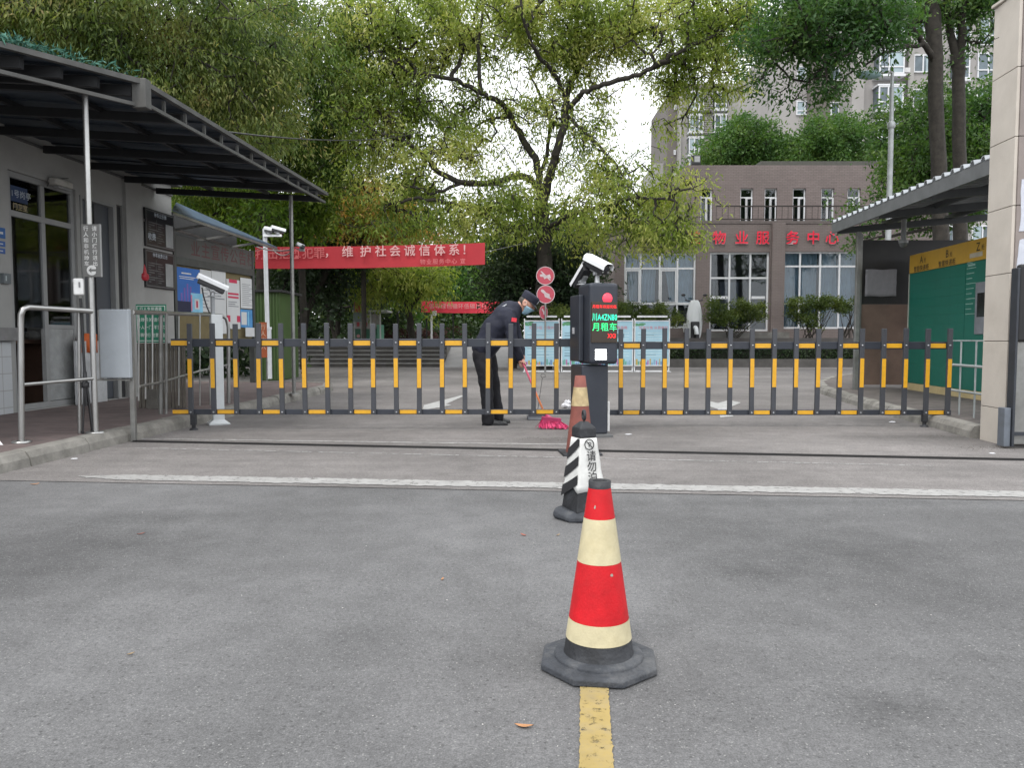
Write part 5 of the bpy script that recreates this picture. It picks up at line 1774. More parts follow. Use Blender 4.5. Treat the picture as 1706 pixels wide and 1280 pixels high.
MB().obox(LO, LX, LN, EZ, (sa_ - .1, sa_ + .26), (.009, .011), (zy - PZ + .05, zy - PZ + .12)).build("pale_patch", pm("faded_label", (.40, .36, .27), .7), t)
# --- thin rail before the lockers
Yr = 8.6
t = thing("white_rail", "thin white tube guard rail on the kerb between the barrier end and the stone pillar", "railing", V3((Xp(1618, Yr), Yr, PZ)))
WT = pm("thin_white_tube", (.34, .37, .37), .45, dirt=.2)
xa, xb = V3((Xp(1583, 9.2), 9.2, 0)), V3((Xp(1646, 8.3), 8.3, 0))
for f in (.32, .72):
    q = xa.lerp(xb, f)
    MB().tube([V3((q.x, q.y, PZ)), V3((q.x, q.y, Zp(567, q.y)))], .010, 8).build("post", WT, t)
for z, r in ((Zp(568, 8.7), .008), (Zp(610, 8.7), .016), (Zp(654, 8.7), .014)):
    MB().tube([V3((xa.x, xa.y, z)), V3((xb.x, xb.y, z))], r, 8).build("rail", WT, t)
# --- grey lamp pole
Yl2 = 20.5
t = thing("street_lamp", "tall grey lamp pole rising behind the shelter roof beside the tree trunks", "street lamp", V3((Xp(1476, Yl2), Yl2, PZ)))
x_ = Xp(1475, Yl2)
mb = MB()
mb.tube([V3((x_, Yl2, .0)), V3((x_, Yl2, Zp(205, Yl2)))], [.085, .065], 14)
mb.tube([V3((x_, Yl2, Zp(212, Yl2))), V3((x_ - .02, Yl2, Zp(112, Yl2)))], [.055, .04], 12)
mb.lathe(V3((x_, Yl2, 0)), [(.08, Zp(214, Yl2)), (.10, Zp(211, Yl2)), (.10, Zp(205, Yl2)), (.06, Zp(202, Yl2))], 14)
mb.build("pole", pm("galvanised_pole", (.36, .38, .38), .5, .3, dirt=.15), t)
mb = MB()
mb.tube([V3((x_, Yl2, Zp(120, Yl2))), V3((x_ - .5, Yl2 - .2, Zp(126, Yl2)))], .025, 8)
mb.build("arm", GSTEEL, t)
MB().ball(V3((x_ - .75, Yl2 - .25, Zp(130, Yl2))), (.34, .16, .11)).build("lamp_head", pm("teal_glass", (.22, .34, .34), .3), t)

# ================================================================== INFO BOARDS AND ROUND SIGNS
Yi = 23.7
WB = pm("white_board_frame", (.62, .63, .64), .45, dirt=.1)
SKY_P = pm("board_sky_print", (.31, .49, .58), .45, var=.12, scale=1.2)
CITY = [pm("city_print_%s" % n, c, .6) for n, c in zip("abcde", ((.12, .22, .40), (.36, .12, .28), (.40, .30, .08), (.10, .30, .22), (.20, .34, .46)))]
LEAFP = pm("leaf_print", (.08, .24, .12), .6)
PINKT = pm("pink_title_print", (.52, .16, .20), .6)
LN2 = pm("pale_line_print", (.44, .58, .62), .6)
DKL = pm("slate_line_print", (.16, .25, .31), .6)
labs = ("white framed sky blue information board nearest the guard, at the end of its row", "white framed sky blue information board mostly hidden by the left edge of the machine", "white framed sky blue information board with a dark panel, just right of the machine", "white framed sky blue information board at the scooter end of its row")
for i, (a_, b_) in enumerate(((873, 932), (935, 993.5), (996, 1054.5), (1056.5, 1115.5))):
    t = thing("information_board", labs[i], "information board", V3((Xp((a_ + b_) / 2, Yi), Yi, 0)), "row of information boards")
    X0, X1 = Xp(a_, Yi), Xp(b_, Yi)
    z0, z1 = Zp(610, Yi), Zp(534, Yi)
    mb = MB()
    frame_bars(mb, V3((0, Yi, 0)), EX, -EY, X0, X1, z0, z1, .028, 0, .05)
    mb.box(X0 + .05, X1 - .05, Yi - .03, Yi + .0, Zp(620, Yi) + .0, Zp(618, Yi) + .012)
    mb.box(X0 + .08, X1 - .08, Yi - .03, Yi + .0, Zp(529, Yi), Zp(526, Yi))
    for xx in (X0 + .014, X1 - .014):
        mb.box(xx - .016, xx + .016, Yi + .001, Yi + .03, .02, z1 + .06)
        mb.box(xx - .05, xx + .05, Yi - .12, Yi + .15, .006, .02)
    mb.build("frame", WB, t)
    pn = MB().box(X0 + .028, X1 - .028, Yi - .03, Yi - .01, z0 + .028, z1 - .028).build("panel", SKY_P, t)
    w_, h_ = X1 - X0 - .056, z1 - z0 - .056
    ob = V3((X0 + .028, Yi - .03, z0 + .028))
    r_ = random.Random(20 + i)
    mb = [MB() for _ in range(5)]
    x_ = 0.02
    while x_ < .94:
        ww = r_.uniform(.025, .06)
        mb[r_.randrange(5)].obox(ob, EX, -EY, EZ, (w_ * x_, w_ * (x_ + ww)), (.0005, .002), (.002, h_ * r_.uniform(.05, .15)))
        x_ += ww + r_.uniform(.0, .03)
    for k in range(5):
        if mb[k].v:
            mb[k].build("city_print", CITY[k], pn)
    mb = MB()
    for k in range(10):
        xx, zz = r_.uniform(.0, .26), r_.uniform(.91, .98)
        c_ = ob + EX * (w_ * xx) + EZ * (h_ * zz) - EY * (.001 + .00015 * k)
        mb.prism([c_ + (EX * cos(q_) * .07 + EZ * sin(q_) * .028) for q_ in [2 * pi * m_ / 8 for m_ in range(8)]], -EY, 0, .0001)
    mb.build("leaf_print", LEAFP, pn)
    mb = MB()
    for k in range(9):
        zz = .20 + .066 * k
        mb.obox(ob, EX, -EY, EZ, (w_ * .07, w_ * (.92 - .1 * r_.random())), (.0005, .002), (h_ * zz, h_ * (zz + .017)))
    mb.build("print_lines", LN2 if i != 1 else DKL, pn)
    mb = MB()
    for k in range(4):
        zz = .23 + .15 * k
        mb.obox(ob, EX, -EY, EZ, (w_ * .07, w_ * (.55 + .3 * r_.random())), (.0022, .003), (h_ * zz, h_ * (zz + .010)))
    if i == 2:
        mb.obox(ob, EX, -EY, EZ, (w_ * .48, w_ * .76), (.0022, .003), (h_ * .62, h_ * .72))
    mb.build("dark_print", DKL, pn)
    text(("文明小区 你我共建", "小区公约", "居民服务指南", "垃圾分类 从我做起")[i], .105, PINKT, pn, ob + EX * (w_ * .54) + EZ * (h_ * .855) - EY * .001, EX, EZ, bold=.004, depth=.003)
Ys2 = 23.2
t = thing("traffic_sign", "stack of round red prohibition signs on a post, before the big tree trunk", "traffic sign", V3((Xp(908.5, Ys2), Ys2, 0)))
xs_ = Xp(908.5, Ys2)
MB().tube([V3((xs_, Ys2 + .03, 0)), V3((xs_, Ys2 + .03, Zp(444, Ys2)))], .03, 10).build("post", GSTEEL, t)
PINKR = pm("faded_red_sign", (.43, .055, .085), .5, var=.08)
SGREY = pm("sign_pale_print", (.50, .42, .43), .6)
for k, (px, py, r0) in enumerate(((908.5, 459.5, 15.2), (909.2, 490.5, 15.2), (905.5, 520.5, 11.5))):
    R_ = r0 / 1280 * Ys2
    c_ = P(px, py, Ys2)
    ex_ = EX if k < 2 else V3((.62, .785, 0))       # the lowest disc is turned aside
    nn_ = ex_.cross(EZ)
    ds = MB().disc(c_, R_, nn_, .012, 32).build("disc", PINKR, t)
    mb = MB()
    for q in range(32):
        a0, a1 = 2 * pi * q / 32, 2 * pi * (q + 1) / 32
        mb.quad(*[c_ + nn_ * .009 + (ex_ * cos(a) + EZ * sin(a)) * r for a, r in ((a0, R_ * .93), (a1, R_ * .93), (a1, R_), (a0, R_))])
    mb.build("pale_rim", SGREY, ds)
    mb = MB()
    T = lambda x, z: c_ + nn_ * .010 + ex_ * (x * R_) + EZ * (z * R_)
    if k == 0:      # horn struck through
        mb.prism([T(-.62, .12), T(-.30, .20), T(.05, .02), T(.50, .16), T(.62, -.28), T(.20, -.22), T(-.10, -.38), T(-.22, -.12), T(-.55, -.10)], nn_, 0, .001)
        mb.prism([T(-.55, .46), T(-.42, .50), T(.62, -.46), T(.50, -.52)], nn_, .0012, .002)
    else:           # curving arrow struck through
        mb.prism([T(-.58, .42), T(-.25, .50), T(.05, .18), T(.42, .02), T(.44, -.30), T(.52, -.52), T(.20, -.40), T(-.10, -.28), T(-.18, .05), T(-.40, .20)], nn_, 0, .001)
        mb.prism([T(-.50, .50), T(-.40, .56), T(.62, -.46), T(.54, -.54)], nn_, .0012, .002)
    mb.build("struck_symbol", SGREY, ds)

# ================================================================== BANNERS
REDC = pm("red_banner_cloth", (.36, .018, .026), .75, var=.10, scale=1.5, bump=.25, bscale=5)
BT = pm("faded_white_lettering", (.52, .30, .29), .8)
def banner(name, label, Y, x0, x1, tl, tr, bl, br, wave, cloth, group):
    t = thing(name, label, "banner", V3((Xp((x0 + x1) / 2, Y), Y, P(x0, (bl + br) / 2, Y).z)), group)
    n_, m_ = 60, 5
    vs = []
    for i in range(n_ + 1):
        f = i / n_
        for j in range(m_ + 1):
            g_ = j / m_
            py = (bl + (br - bl) * f) * (1 - g_) + (tl + (tr - tl) * f) * g_
            p = P(x0 + (x1 - x0) * f, py, Y)
            p.y += wave * (sin(f * 17) * .5 + sin(f * 41 + 1) * .25) * (1 - .4 * g_)
            p.z -= .03 * 4 * f * (1 - f)
            vs.append(p)
    mb = MB().add(vs, [(i * (m_ + 1) + j, (i + 1) * (m_ + 1) + j, (i + 1) * (m_ + 1) + j + 1, i * (m_ + 1) + j + 1) for i in range(n_) for j in range(m_)], True)
    mb.build("cloth", cloth, t)
    return t
Yb1 = 18.3
t = banner("red_banner", "long red cloth banner of pale characters strung across the road before the trees", Yb1, 425, 808, 411, 404.5, 447.5, 441, .05, REDC, "red slogan banners")
sl_ = (P(808, 404.5, Yb1) - P(425, 411, Yb1)).normalized()
chars = "打击拒执犯罪，维护社会诚信体系！"
xs = [436, 456, 475, 493, 514, 533, 551, 580, 610, 635, 659, 683, 708, 733, 757, 779]
for ch, px in zip(chars, xs):
    f = (px - 425) / 383
    o_ = P(px, 422.5 - 6.5 * f + (1.5 if f < .3 else 0), Yb1)
    o_.y -= .07
    text(ch, .275, BT if px > 540 else pm("ghost_lettering", (.46, .10, .10), .8), t, o_, sl_, EZ, bold=.012, depth=.0)
o_ = P(738, 436.2, Yb1)
o_.y -= .07
text("物业服务中心 宣", .135, pm("dull_rose_lettering", (.52, .16, .16), .8), t, o_, sl_, EZ, bold=.0, depth=.0, spacing=1.2)
for (a_, b_, l_) in ((P(425, 429, Yb1), P(404, 424, 17.0), "short cord tying the long red banner to the bulletin board"), (P(808, 420, Yb1), P(898, 400, 24.6), "cord tying the long red banner to the big tree")):
    tag(MB().tube([a_, b_], .008, 5).build("tie_rope", pm("grey_cable", (.12, .12, .12), .6)), l_, "rope", "ropes of the long red banner")
Yb2 = 33.5
t = banner("red_banner", "smaller bright red banner hanging low behind the guard", Yb2, 702, 850, 501.5, 502, 520.5, 521, .06, pm("bright_red_cloth", (.85, .06, .10), .75, var=.08, scale=1.5), "red slogan banners")
o_ = P(784, 510.5, Yb2)
o_.y -= .09
text("倡导绿色循环低碳出行 从我做起", .245, pm("bright_white_lettering", (.7, .45, .45), .8), t, o_, EX, EZ, bold=.0, depth=.0, spacing=1.06)
for px in (732, 752, 768):
    pass
for px, l_ in ((711, "thin dark post holding one end of the smaller red banner"), (755, "thin dark post under the middle of the smaller red banner"), (851, "thin dark post behind the guard's back, ending the smaller red banner")):
    tag(MB().tube([V3((Xp(px, 33.7), 33.7, .7)), V3((Xp(px, 33.7), 33.7, Zp(500, 33.7)))], .03, 8).build("banner_post", CBLK), l_, "post", "posts of the smaller banner")
# ---- clothing collection cabinet, far poles, lamps
Yt2 = 33.0
zg = .752
t = thing("recycling_cabin", "green and white recycling cabin with printed panels among the trees", "recycling cabin", V3((Xp(612, Yt2), Yt2, zg)))
X0, X1 = Xp(590, Yt2), Xp(627, Yt2)
MB().box(X0, X1, Yt2, Yt2 + 1.2, zg, Zp(548, Yt2)).build("base", pm("dark_green_cabin", (.015, .10, .055), .5, dirt=.2), t)
MB().box(X0, X1, Yt2, Yt2 + 1.2, Zp(548, Yt2) + .003, Zp(523, Yt2)).build("upper_panel", pm("printed_panel", (.30, .28, .27), .6, var=.35, scale=3), t)
MB().box(X0 - .05, X1 + .5, Yt2 - .1, Yt2 + 1.3, Zp(526, Yt2) + .15, Zp(523, Yt2) + .16).build("roof", pm("white_cabin_trim", (.55, .56, .56), .5), t)
mb = MB()
for px in (618, 634):
    mb.box(Xp(px, Yt2) - .03, Xp(px, Yt2) + .03, Yt2 - .05, Yt2 - .005, zg, Zp(526, Yt2) + .15)
mb.build("post", pm("white_cabin_trim", (.55, .56, .56), .5), t)
MB().box(Xp(627, Yt2), Xp(633.5, Yt2), Yt2 + .1, Yt2 + 1.0, zg, Zp(541, Yt2)).build("bin_side", pm("mint_panel", (.14, .36, .26), .5), t)
mb = MB()
for px in (597, 607):
    mb.disc(P(px, 560, Yt2 - .01), .075, -EY, .008, 18)
mb.build("round_emblem", pm("pink_emblem", (.45, .22, .22), .6), t)
mb = MB()
for px in (595, 602, 608):
    mb.box(Xp(px, Yt2), Xp(px + 4, Yt2), Yt2 - .006, Yt2 - .001, Zp(544, Yt2), Zp(537, Yt2))
mb.build("red_print", pm("cabin_red_print", (.4, .06, .07), .6), t)
t = thing("notice_stand", "tall narrow grey notice stand with a red heading beside the recycling cabin", "notice stand", V3((Xp(596, 32.5), 32.5, zg)))
MB().box(Xp(589.5, 32.5), Xp(602.5, 32.5), 32.5, 32.55, Zp(536, 32.5), Zp(503, 32.5)).build("panel", pm("grey_green_panel", (.14, .18, .17), .6, var=.25, scale=3), t)
MB().box(Xp(591.5, 32.5), Xp(602.2, 32.5), 32.485, 32.498, Zp(520, 32.5), Zp(503.5, 32.5)).build("red_heading", pm("red_heading_print", (.45, .07, .06), .6, var=.3, scale=8), t)
mb = MB()
for px in (590, 602):
    mb.box(Xp(px, 32.5) - .03, Xp(px, 32.5) + .03, 32.55, 32.6, zg, Zp(503, 32.5))
mb.build("legs", GSTEEL, t)
Yg2 = 34
t = thing("garden_lamp", "small white headed garden lamp on a dark post among the trees", "garden lamp", V3((Xp(663, Yg2), Yg2, zg)))
MB().tube([V3((Xp(663, Yg2), Yg2, zg)), V3((Xp(663, Yg2), Yg2, Zp(492, Yg2)))], .04, 8).build("post", CBLK, t)
MB().lathe(P(663, 491, Yg2), [(.06, -.05), (.17, .02), (.10, .10), (.0, .14)], 12).build("lamp_head", pm("pale_lamp_glass", (.55, .55, .52), .4), t)
t = thing("white_post", "slim white post with a small square box near the smaller red banner", "post", V3((Xp(719, 32), 32, zg)))
MB().tube([V3((Xp(719, 32), 32, zg)), V3((Xp(719, 32), 32, Zp(524, 32)))], .045, 8).build("shaft", WHITE, t)
MB().cbox(P(724, 522, 32), (.16, .12, .2)).build("box", WHITE, t, .01)

# ================================================================== OFFICE BUILDING
BR = tile_mat("mauve_wall_tile", (0.172, 0.140, 0.133), (.130, .106, .10), .20, .062, .75, .010, "XZ", .5, .08)
BRU = tile_mat("mauve_upper_tile", (0.178, 0.143, 0.135), (.122, .10, .095), .22, .07, .75, .012, "XZ", .5, .12)
Yo1, Yo2 = 31.0, 33.2
t = office = thing("office_building", "two storey mauve tiled office with white framed windows and red characters", "office building", V3((9, 31, 1.0)))
Z0, Z1 = 1.0, Zp(373, Yo1)
zfl = Zp(553, Yo1)
XL, XR = Xp(1023, Yo1), Xp(1560, Yo1)
def oh(px0, px1, py0, py1, Y):
    return (Xp(px0, Y), Xp(px1, Y), Zp(py1, Y), Zp(py0, Y))
holes = [oh(1039, 1158, 421, 547, Yo1), oh(1181, 1279.5, 420, 552, Yo1), oh(1301.5, 1430, 419, 548, Yo1)]
mb = MB()
openings(mb, V3((0, Yo1, 0)), EX, -EY, XL, XR, Z0, Z1, .3, holes)
mb.box(XL, XL + .3, Yo1 + .302, 44, Z0, Z1)
mb.build("wall", BR, t)
MB().box(Xp(1281, Yo1), Xp(1302, Yo1), Yo1 - .22, Yo1 - .003, Z0, Z1 + .02).build("pilaster", BR, t)
MB().box(XL, XR, Yo1 - .02, Yo2 - .01, Z1 + .003, Z1 + .12).build("terrace_slab", pm("terrace_slab", (.12, .10, .095), .8), t)
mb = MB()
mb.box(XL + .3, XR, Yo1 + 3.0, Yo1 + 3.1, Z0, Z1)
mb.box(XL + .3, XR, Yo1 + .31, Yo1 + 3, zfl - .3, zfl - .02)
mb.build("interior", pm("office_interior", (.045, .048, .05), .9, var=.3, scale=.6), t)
uh = [oh(a_, b_, 313.5, 373, Yo2) for a_, b_ in ((1164, 1183), (1229.5, 1250.5), (1269.5, 1290), (1316, 1337.5), (1363, 1384), (1406, 1427.5), (1470, 1490))]
uh = [(a, b, Z1 + .14, d) for a, b, c, d in uh]
Z2 = Zp(275, Yo2)
mb = MB()
openings(mb, V3((0, Yo2, 0)), EX, -EY, Xp(1140, Yo2), Xp(1560, Yo2), Z1 + .124, Z2, .3, uh)
mb.box(Xp(1140, Yo2), Xp(1140, Yo2) + .3, Yo2 + .302, 44, Z1 + .124, Z2)
mb.build("wall", BRU, t)
mb = MB()
mb.box(Xp(1140, Yo2) + .3, Xp(1560, Yo2), Yo2 + 1.6, Yo2 + 1.7, Z1 + .13, Z2)
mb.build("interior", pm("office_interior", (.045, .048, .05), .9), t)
MB().box(Xp(1265, Yo2), Xp(1560, Yo2), Yo2 + .25, Yo2 + 1.2, Z2 + .002, Zp(266, Yo2)).build("roof", pm("roof_coping", (.075, .075, .065), .85, dirt=.4), t)
MB().box(Xp(1140, Yo2) + .31, Xp(1560, Yo2), Yo2 + .31, 44, Z2 - .2, Z2 - .05).build("roof_slab", pm("roof_coping", (.075, .075, .065), .85), t)
WF = pm("white_window_frame", (.60, .61, .63), .5, var=.04, dirt=.08)
GW = glass("office_glass", (.82, .88, .92), .05)
CURT = pm("pale_blue_curtain", (.38, .45, .51), .85, var=.12, scale=2)
def curtain(parent, x0, x1, z0, z1, Y, folds, sway=0.0):
    n_ = folds * 6
    vs = []
    for i in range(n_ + 1):
        f = i / n_
        x = x0 + (x1 - x0) * f
        dy = .035 * sin(f * folds * 2 * pi) + .012 * sin(f * 31)
        xm = x + sway * (1 - abs(2 * f - 1))
        vs += [V3((x, Y + dy, z1)), V3((x + sway * .6, Y + dy, (z0 + z1) / 2)), V3((x + sway, Y + dy * 1.2, z0))]
    fs = []
    for i in range(n_):
        for j in range(2):
            fs.append((3 * i + j, 3 * i + j + 1, 3 * i + 3 + j + 1, 3 * i + 3 + j))
    return MB().add(vs, fs, True).build("curtain", CURT, parent)
def owin(h, vb, hb, w=.07, door=False):
    mb = MB()
    frame_bars(mb, V3((0, Yo1, 0)), EX, -EY, h[0] + .003, h[1] - .003, h[2] + .003, h[3] - .003, w, -.16, -.08, vbars=vb, hbars=hb)
    o = mb.build("window", WF, t)
    MB().box(h[0] + .03, h[1] - .03, Yo1 + .115, Yo1 + .122, h[2] + .03, h[3] - .03).build("pane", GW, o)
    return o
xv = lambda px: Xp(px, Yo1)
h = holes[0]
w1 = owin(h, (xv(1066.5), xv(1098.5), xv(1128)), (Zp(447, Yo1),))
mb = MB()
for (a_, b_) in ((1041.5, 1065), (1100, 1126)):
    frame_bars(mb, V3((0, Yo1, 0)), EX, -EY, xv(a_), xv(b_), Zp(505, Yo1), Zp(449.5, Yo1), .05, -.078, -.06)
mb.box(h[0] + .05, h[1] - .05, Yo1 + .06, Yo1 + .158, Zp(508, Yo1), Zp(504, Yo1))
mb.build("sash", WF, w1)
for a_, b_, sw in ((1041, 1066, .25), (1074, 1096, -.1), (1104, 1130, .35), (1130, 1156, .0)):
    curtain(w1, xv(a_), xv(b_), Zp(506, Yo1), h[3], Yo1 + .36, 4, sw)
h = holes[1]
w2 = owin(h, (xv(1214.5), xv(1249)), (Zp(463, Yo1),))
mb = MB()
for a_, b_ in ((1184, 1212), (1251.5, 1274)):
    mb.box(xv(a_), xv(b_), Yo1 + .05, Yo1 + .075, Zp(498, Yo1), Zp(493.5, Yo1))
mb.build("door_handle", WF, w2)
mb = MB()
mb.box(xv(1201), xv(1202), Yo1 + 1.2, Yo1 + 1.25, zfl, Zp(465, Yo1))
mb.box(xv(1216), xv(1248), Yo1 + 1.6, Yo1 + 1.65, zfl, Zp(465, Yo1))
mb.build("inner_door", pm("inner_door_grey", (.10, .10, .12), .5), w2)
h = holes[2]
w3 = owin(h, (xv(1331.5), xv(1365), xv(1397)), (Zp(506, Yo1), Zp(443.5, Yo1)))
for i, (a_, b_) in enumerate(((1303, 1331), (1332, 1364), (1366, 1396), (1398, 1429))):
    curtain(w3, xv(a_), xv(b_), h[2], h[3], Yo1 + .36, 4, (.05, -.04, .06, 0)[i])
for h in uh:
    mb = MB()
    zmid = Zp(328.5, Yo2)
    xm = (h[0] + h[1]) / 2
    frame_bars(mb, V3((0, Yo2, 0)), EX, -EY, h[0] + .003, h[1] - .003, h[2] + .003, h[3] - .003, .05, -.16, -.09, vbars=((xm, h[2] + .05, zmid - .025),), hbars=(zmid,))
    o = mb.build("window", WF, t)
    MB().box(h[0] + .03, h[1] - .03, Yo2 + .12, Yo2 + .127, h[2] + .03, h[3] - .03).build("pane", GW, o)
    # half open casement
    mb = MB()
    a_ = V3((xm + .02, Yo2 + .088, 0))
    d_ = V3((.72, -.69, 0))
    frame_bars(mb, a_, d_, V3((-.69, -.72, 0)), 0.0, .27, h[2] + .06, zmid - .03, .045, 0, .03)
    mb.build("sash", WF, o)
RAILB = pm("rusty_dark_rail", (.035, .028, .026), .7)
mb = MB()
Yr_ = Yo1 + .12
za_, zb_ = Z1 + .13, Zp(342.5, Yr_)
mb.box(Xp(1190, Yr_), Xp(1560, Yr_), Yr_ - .02, Yr_ + .02, zb_ - .05, zb_)
mb.box(Xp(1190, Yr_), Xp(1560, Yr_), Yr_ - .015, Yr_ + .015, za_ + .05, za_ + .09)
x_ = Xp(1190, Yr_)
while x_ < Xp(1560, Yr_):
    mb.box(x_ - .008, x_ + .008, Yr_ - .008, Yr_ + .008, za_ + .09, zb_ - .05)
    x_ += .24
mb.build("terrace_railing", RAILB, t)
SR = pm("bright_red_character", (.78, .012, .05), .45)
SRW = pm("pale_character_edge", (.55, .33, .36), .6)
for ch, px in zip("美物业服务中心", (1153, 1195, 1232, 1266.5, 1316, 1350, 1381)):
    yb = Yo1 - (.24 if 1281 < px < 1302 else .02)
    text(ch, .56, SRW, t, V3((Xp(px + .7, Yo1), yb - .004, Zp(397, Yo1))), EX, EZ, bold=.014, depth=.01)
    text(ch, .56, SR, t, V3((Xp(px, Yo1), yb - .03, Zp(396.5, Yo1))), EX, EZ, bold=.010, depth=.03)
t = thing("flood_light", "black flood light box on the corner of the office roof", "flood light", V3((Xp(1155, Yo2), Yo2, Z2)))
MB().box(Xp(1148, Yo2), Xp(1163.5, Yo2), Yo2 + .02, Yo2 + .18, Z2 + .02, Zp(258, Yo2)).build("housing", CBLK, t, .02)
MB().box(Xp(1153, Yo2), Xp(1162, Yo2), Yo2 - .0, Yo2 + .018, Z2 + .13, Zp(260, Yo2)).build("glass_front", pm("flood_glass", (.30, .31, .31), .3), t)
MB().box(Xp(1150, Yo2), Xp(1162, Yo2), Yo2 + .05, Yo2 + .15, Z2, Z2 + .018).build("bracket", CBLK, t)
# step before the office door and planter kerb
sheetY = [V3((Xp(1170, 30.9), 29.9, zfl - .02)), V3((Xp(1300, 30.9), 29.9, zfl - .02)), V3((Xp(1300, 30.9), 30.99, zfl - .02)), V3((Xp(1170, 30.9), 30.99, zfl - .02))]
tag(at0(MB().prism(sheetY, EZ, -(zfl - 1.03), 0).build("door_step", STONE)), "pale stone step before the office door", "step")
mb = MB()
mb.box(Xp(1112, 27.6), 25, 27.6, 27.8, 0, .30)
tag(at0(mb.build("planter_kerb", pm("planter_stone", (.09, .085, .08), .85, var=.3, scale=2))), "low dark planter kerb in front of the office hedge", "kerb")
mb = MB()
mb.box(.32, 25, 29.0, 29.2, 0, 1.06)
tag(at0(mb.build("planter_wall", pm("planter_wall_stone", (.075, .068, .065), .85, var=.3, scale=1.5))), "dark retaining wall behind the clipped office hedge", "wall")
# ---- white scooter seen from the front
Ysc = 29.75
zs = 1.0
t = thing("scooter", "white electric scooter parked facing the camera by the office windows", "scooter", V3((Xp(1156, Ysc), Ysc, zs)))
xc = Xp(1156.5, Ysc)
sc_ = 1280 / Ysc
def zz(py):
    return Zp(py, Ysc)
WS = pm("scooter_white", (.66, .68, .69), .3, var=.03)
mb = MB()
prof = [(.16, zz(568)), (.215, zz(556)), (.245, zz(540)), (.235, zz(524)), (.19, zz(511)), (.15, zz(504)), (.11, zz(500.5))]
rings = []
for w, z in prof:
    rings.append([V3((xc + w * x * 1.3, Ysc + y * .10 - .05 * (w / .2), z)) for x, y in ((-1, .6), (-.82, -.4), (-.35, -1), (.35, -1), (.82, -.4), (1, .6))])
loft(mb, rings)
mb.build("front_shield", WS, t, .015)
MB().obox(V3((xc - .01, Ysc - .14, 0)), EX, EY, EZ, (-.165, .165), (-.09, .05), (zz(566), zz(536))).build("front_recess", CBLK, t, .04)
MB().lathe(V3((xc - .02, Ysc - .12, zs + .21)), [(.0, -.055), (.15, -.055), (.21, -.03), (.21, .03), (.15, .055), (0, .055)], 20, axes=(EY, EZ, EX)).build("wheel", CBLK, t)
mb = MB()
mb.tube([V3((xc - .02, Ysc - .22 - .24 * cos(a), zs + .22 + .24 * sin(a))) for a in [radians(x) for x in range(-5, 130, 15)]], .085, 10)
mb.build("front_fender", WS, t)
mb = MB()
mb.tube([V3((xc - .34, Ysc + .12, zz(500))), V3((xc - .1, Ysc + .05, zz(502))), V3((xc + .1, Ysc + .05, zz(502))), V3((xc + .34, Ysc + .12, zz(500)))], .022, 8)
mb.cbox(V3((xc, Ysc + .02, zz(505))), (.34, .12, .12))
mb.build("handlebar", CBLK, t, .01)
for sx in (-1, 1):
    mb = MB()
    mb.tube([V3((xc + sx * .28, Ysc + .12, zz(500))), V3((xc + sx * .38, Ysc + .12, zz(494)))], .009, 6)
    mb.ball(V3((xc + sx * .42, Ysc + .10, zz(491.5))), (.085, .02, .05))
    mb.build("mirror", CBLK, t)
mb = MB()
mb.obox(V3((xc, Ysc, 0)), EX, EY, EZ, (-.13, .13), (.55, 1.25), (zs + .66, zs + .78))
mb.build("seat", CBLK, t, .03)
mb = MB()
mb.obox(V3((xc, Ysc, 0)), EX, EY, EZ, (-.15, .15), (.62, 1.35), (zs + .28, zs + .655))
mb.obox(V3((xc, Ysc, 0)), EX, EY, EZ, (-.15, .15), (.2, .62), (zs + .22, zs + .30))
mb.build("body", WS, t, .04)
MB().lathe(V3((xc, Ysc + 1.3, zs + .21)), [(.0, -.055), (.15, -.055), (.21, -.03), (.21, .03), (.15, .055), (0, .055)], 20, axes=(EY, EZ, EX)).build("wheel", CBLK, t)

# ================================================================== APARTMENT BLOCKS FAR BEHIND
APT = pm("apartment_render", (.30, .285, .275), .85, var=.08, scale=.25, dirt=.22, dirtcol=(.13, .12, .11))
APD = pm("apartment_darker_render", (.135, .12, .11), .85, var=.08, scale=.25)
APL = pm("apartment_pale_render", (.31, .30, .285), .85, var=.08, scale=.25)
GA = pm("far_window_glass", (.10, .13, .15), .15, var=.5, scale=.5)
CUR2 = pm("far_curtain", (.30, .37, .40), .8, var=.2, scale=.5)
def apt_window(t, Y, px0, px1, py0, py1, split=(), hs=(), box=0.0, curtain=None, sill=True):
    X0, X1, z0, z1 = Xp(px0, Y), Xp(px1, Y), Zp(py1, Y), Zp(py0, Y)
    y0 = Y - box
    mb = MB()
    w = .10
    frame_bars(mb, V3((0, y0, 0)), EX, -EY, X0, X1, z0, z1, w, .01, .13, vbars=[X0 + (X1 - X0) * s_ for s_ in split], hbars=[z0 + (z1 - z0) * s_ for s_ in hs])
    if box:
        mb.box(X0 - .1, X1 + .1, y0 - .15, Y - .002, z0 - .22, z0 - .02)
        mb.box(X0 - .1, X1 + .1, y0 - .15, Y - .002, z1 + .02, z1 + .16)
    o = mb.build("window", WF, t)
    mb = MB()
    mb.box(X0 + .04, X1 - .04, y0 - .06, y0 - .03 if not box else Y - .01, z0 + .04, z1 - .04)
    mb.build("pane", GA, o)
    if curtain:
        MB().box(X0 + (X1 - X0) * curtain[0], X0 + (X1 - X0) * curtain[1], y0 - .075, y0 - .064, z0 + .1, z1 - .1).build("curtain", CUR2, o)
    return o
Ya = 92.0
t = thing("apartment_block", "grey rendered apartment block of seven storeys with glazed bay windows behind the office", "apartment block", V3((Xp(1200, Ya), Ya, .8)))
def ab(px0, px1, py0, py1, y0, y1, nm, m, parent=None):
    return MB().box(Xp(px0, Ya), Xp(px1, Ya), y0, y1, Zp(py1, Ya), Zp(py0, Ya)).build(nm, m, parent or t)
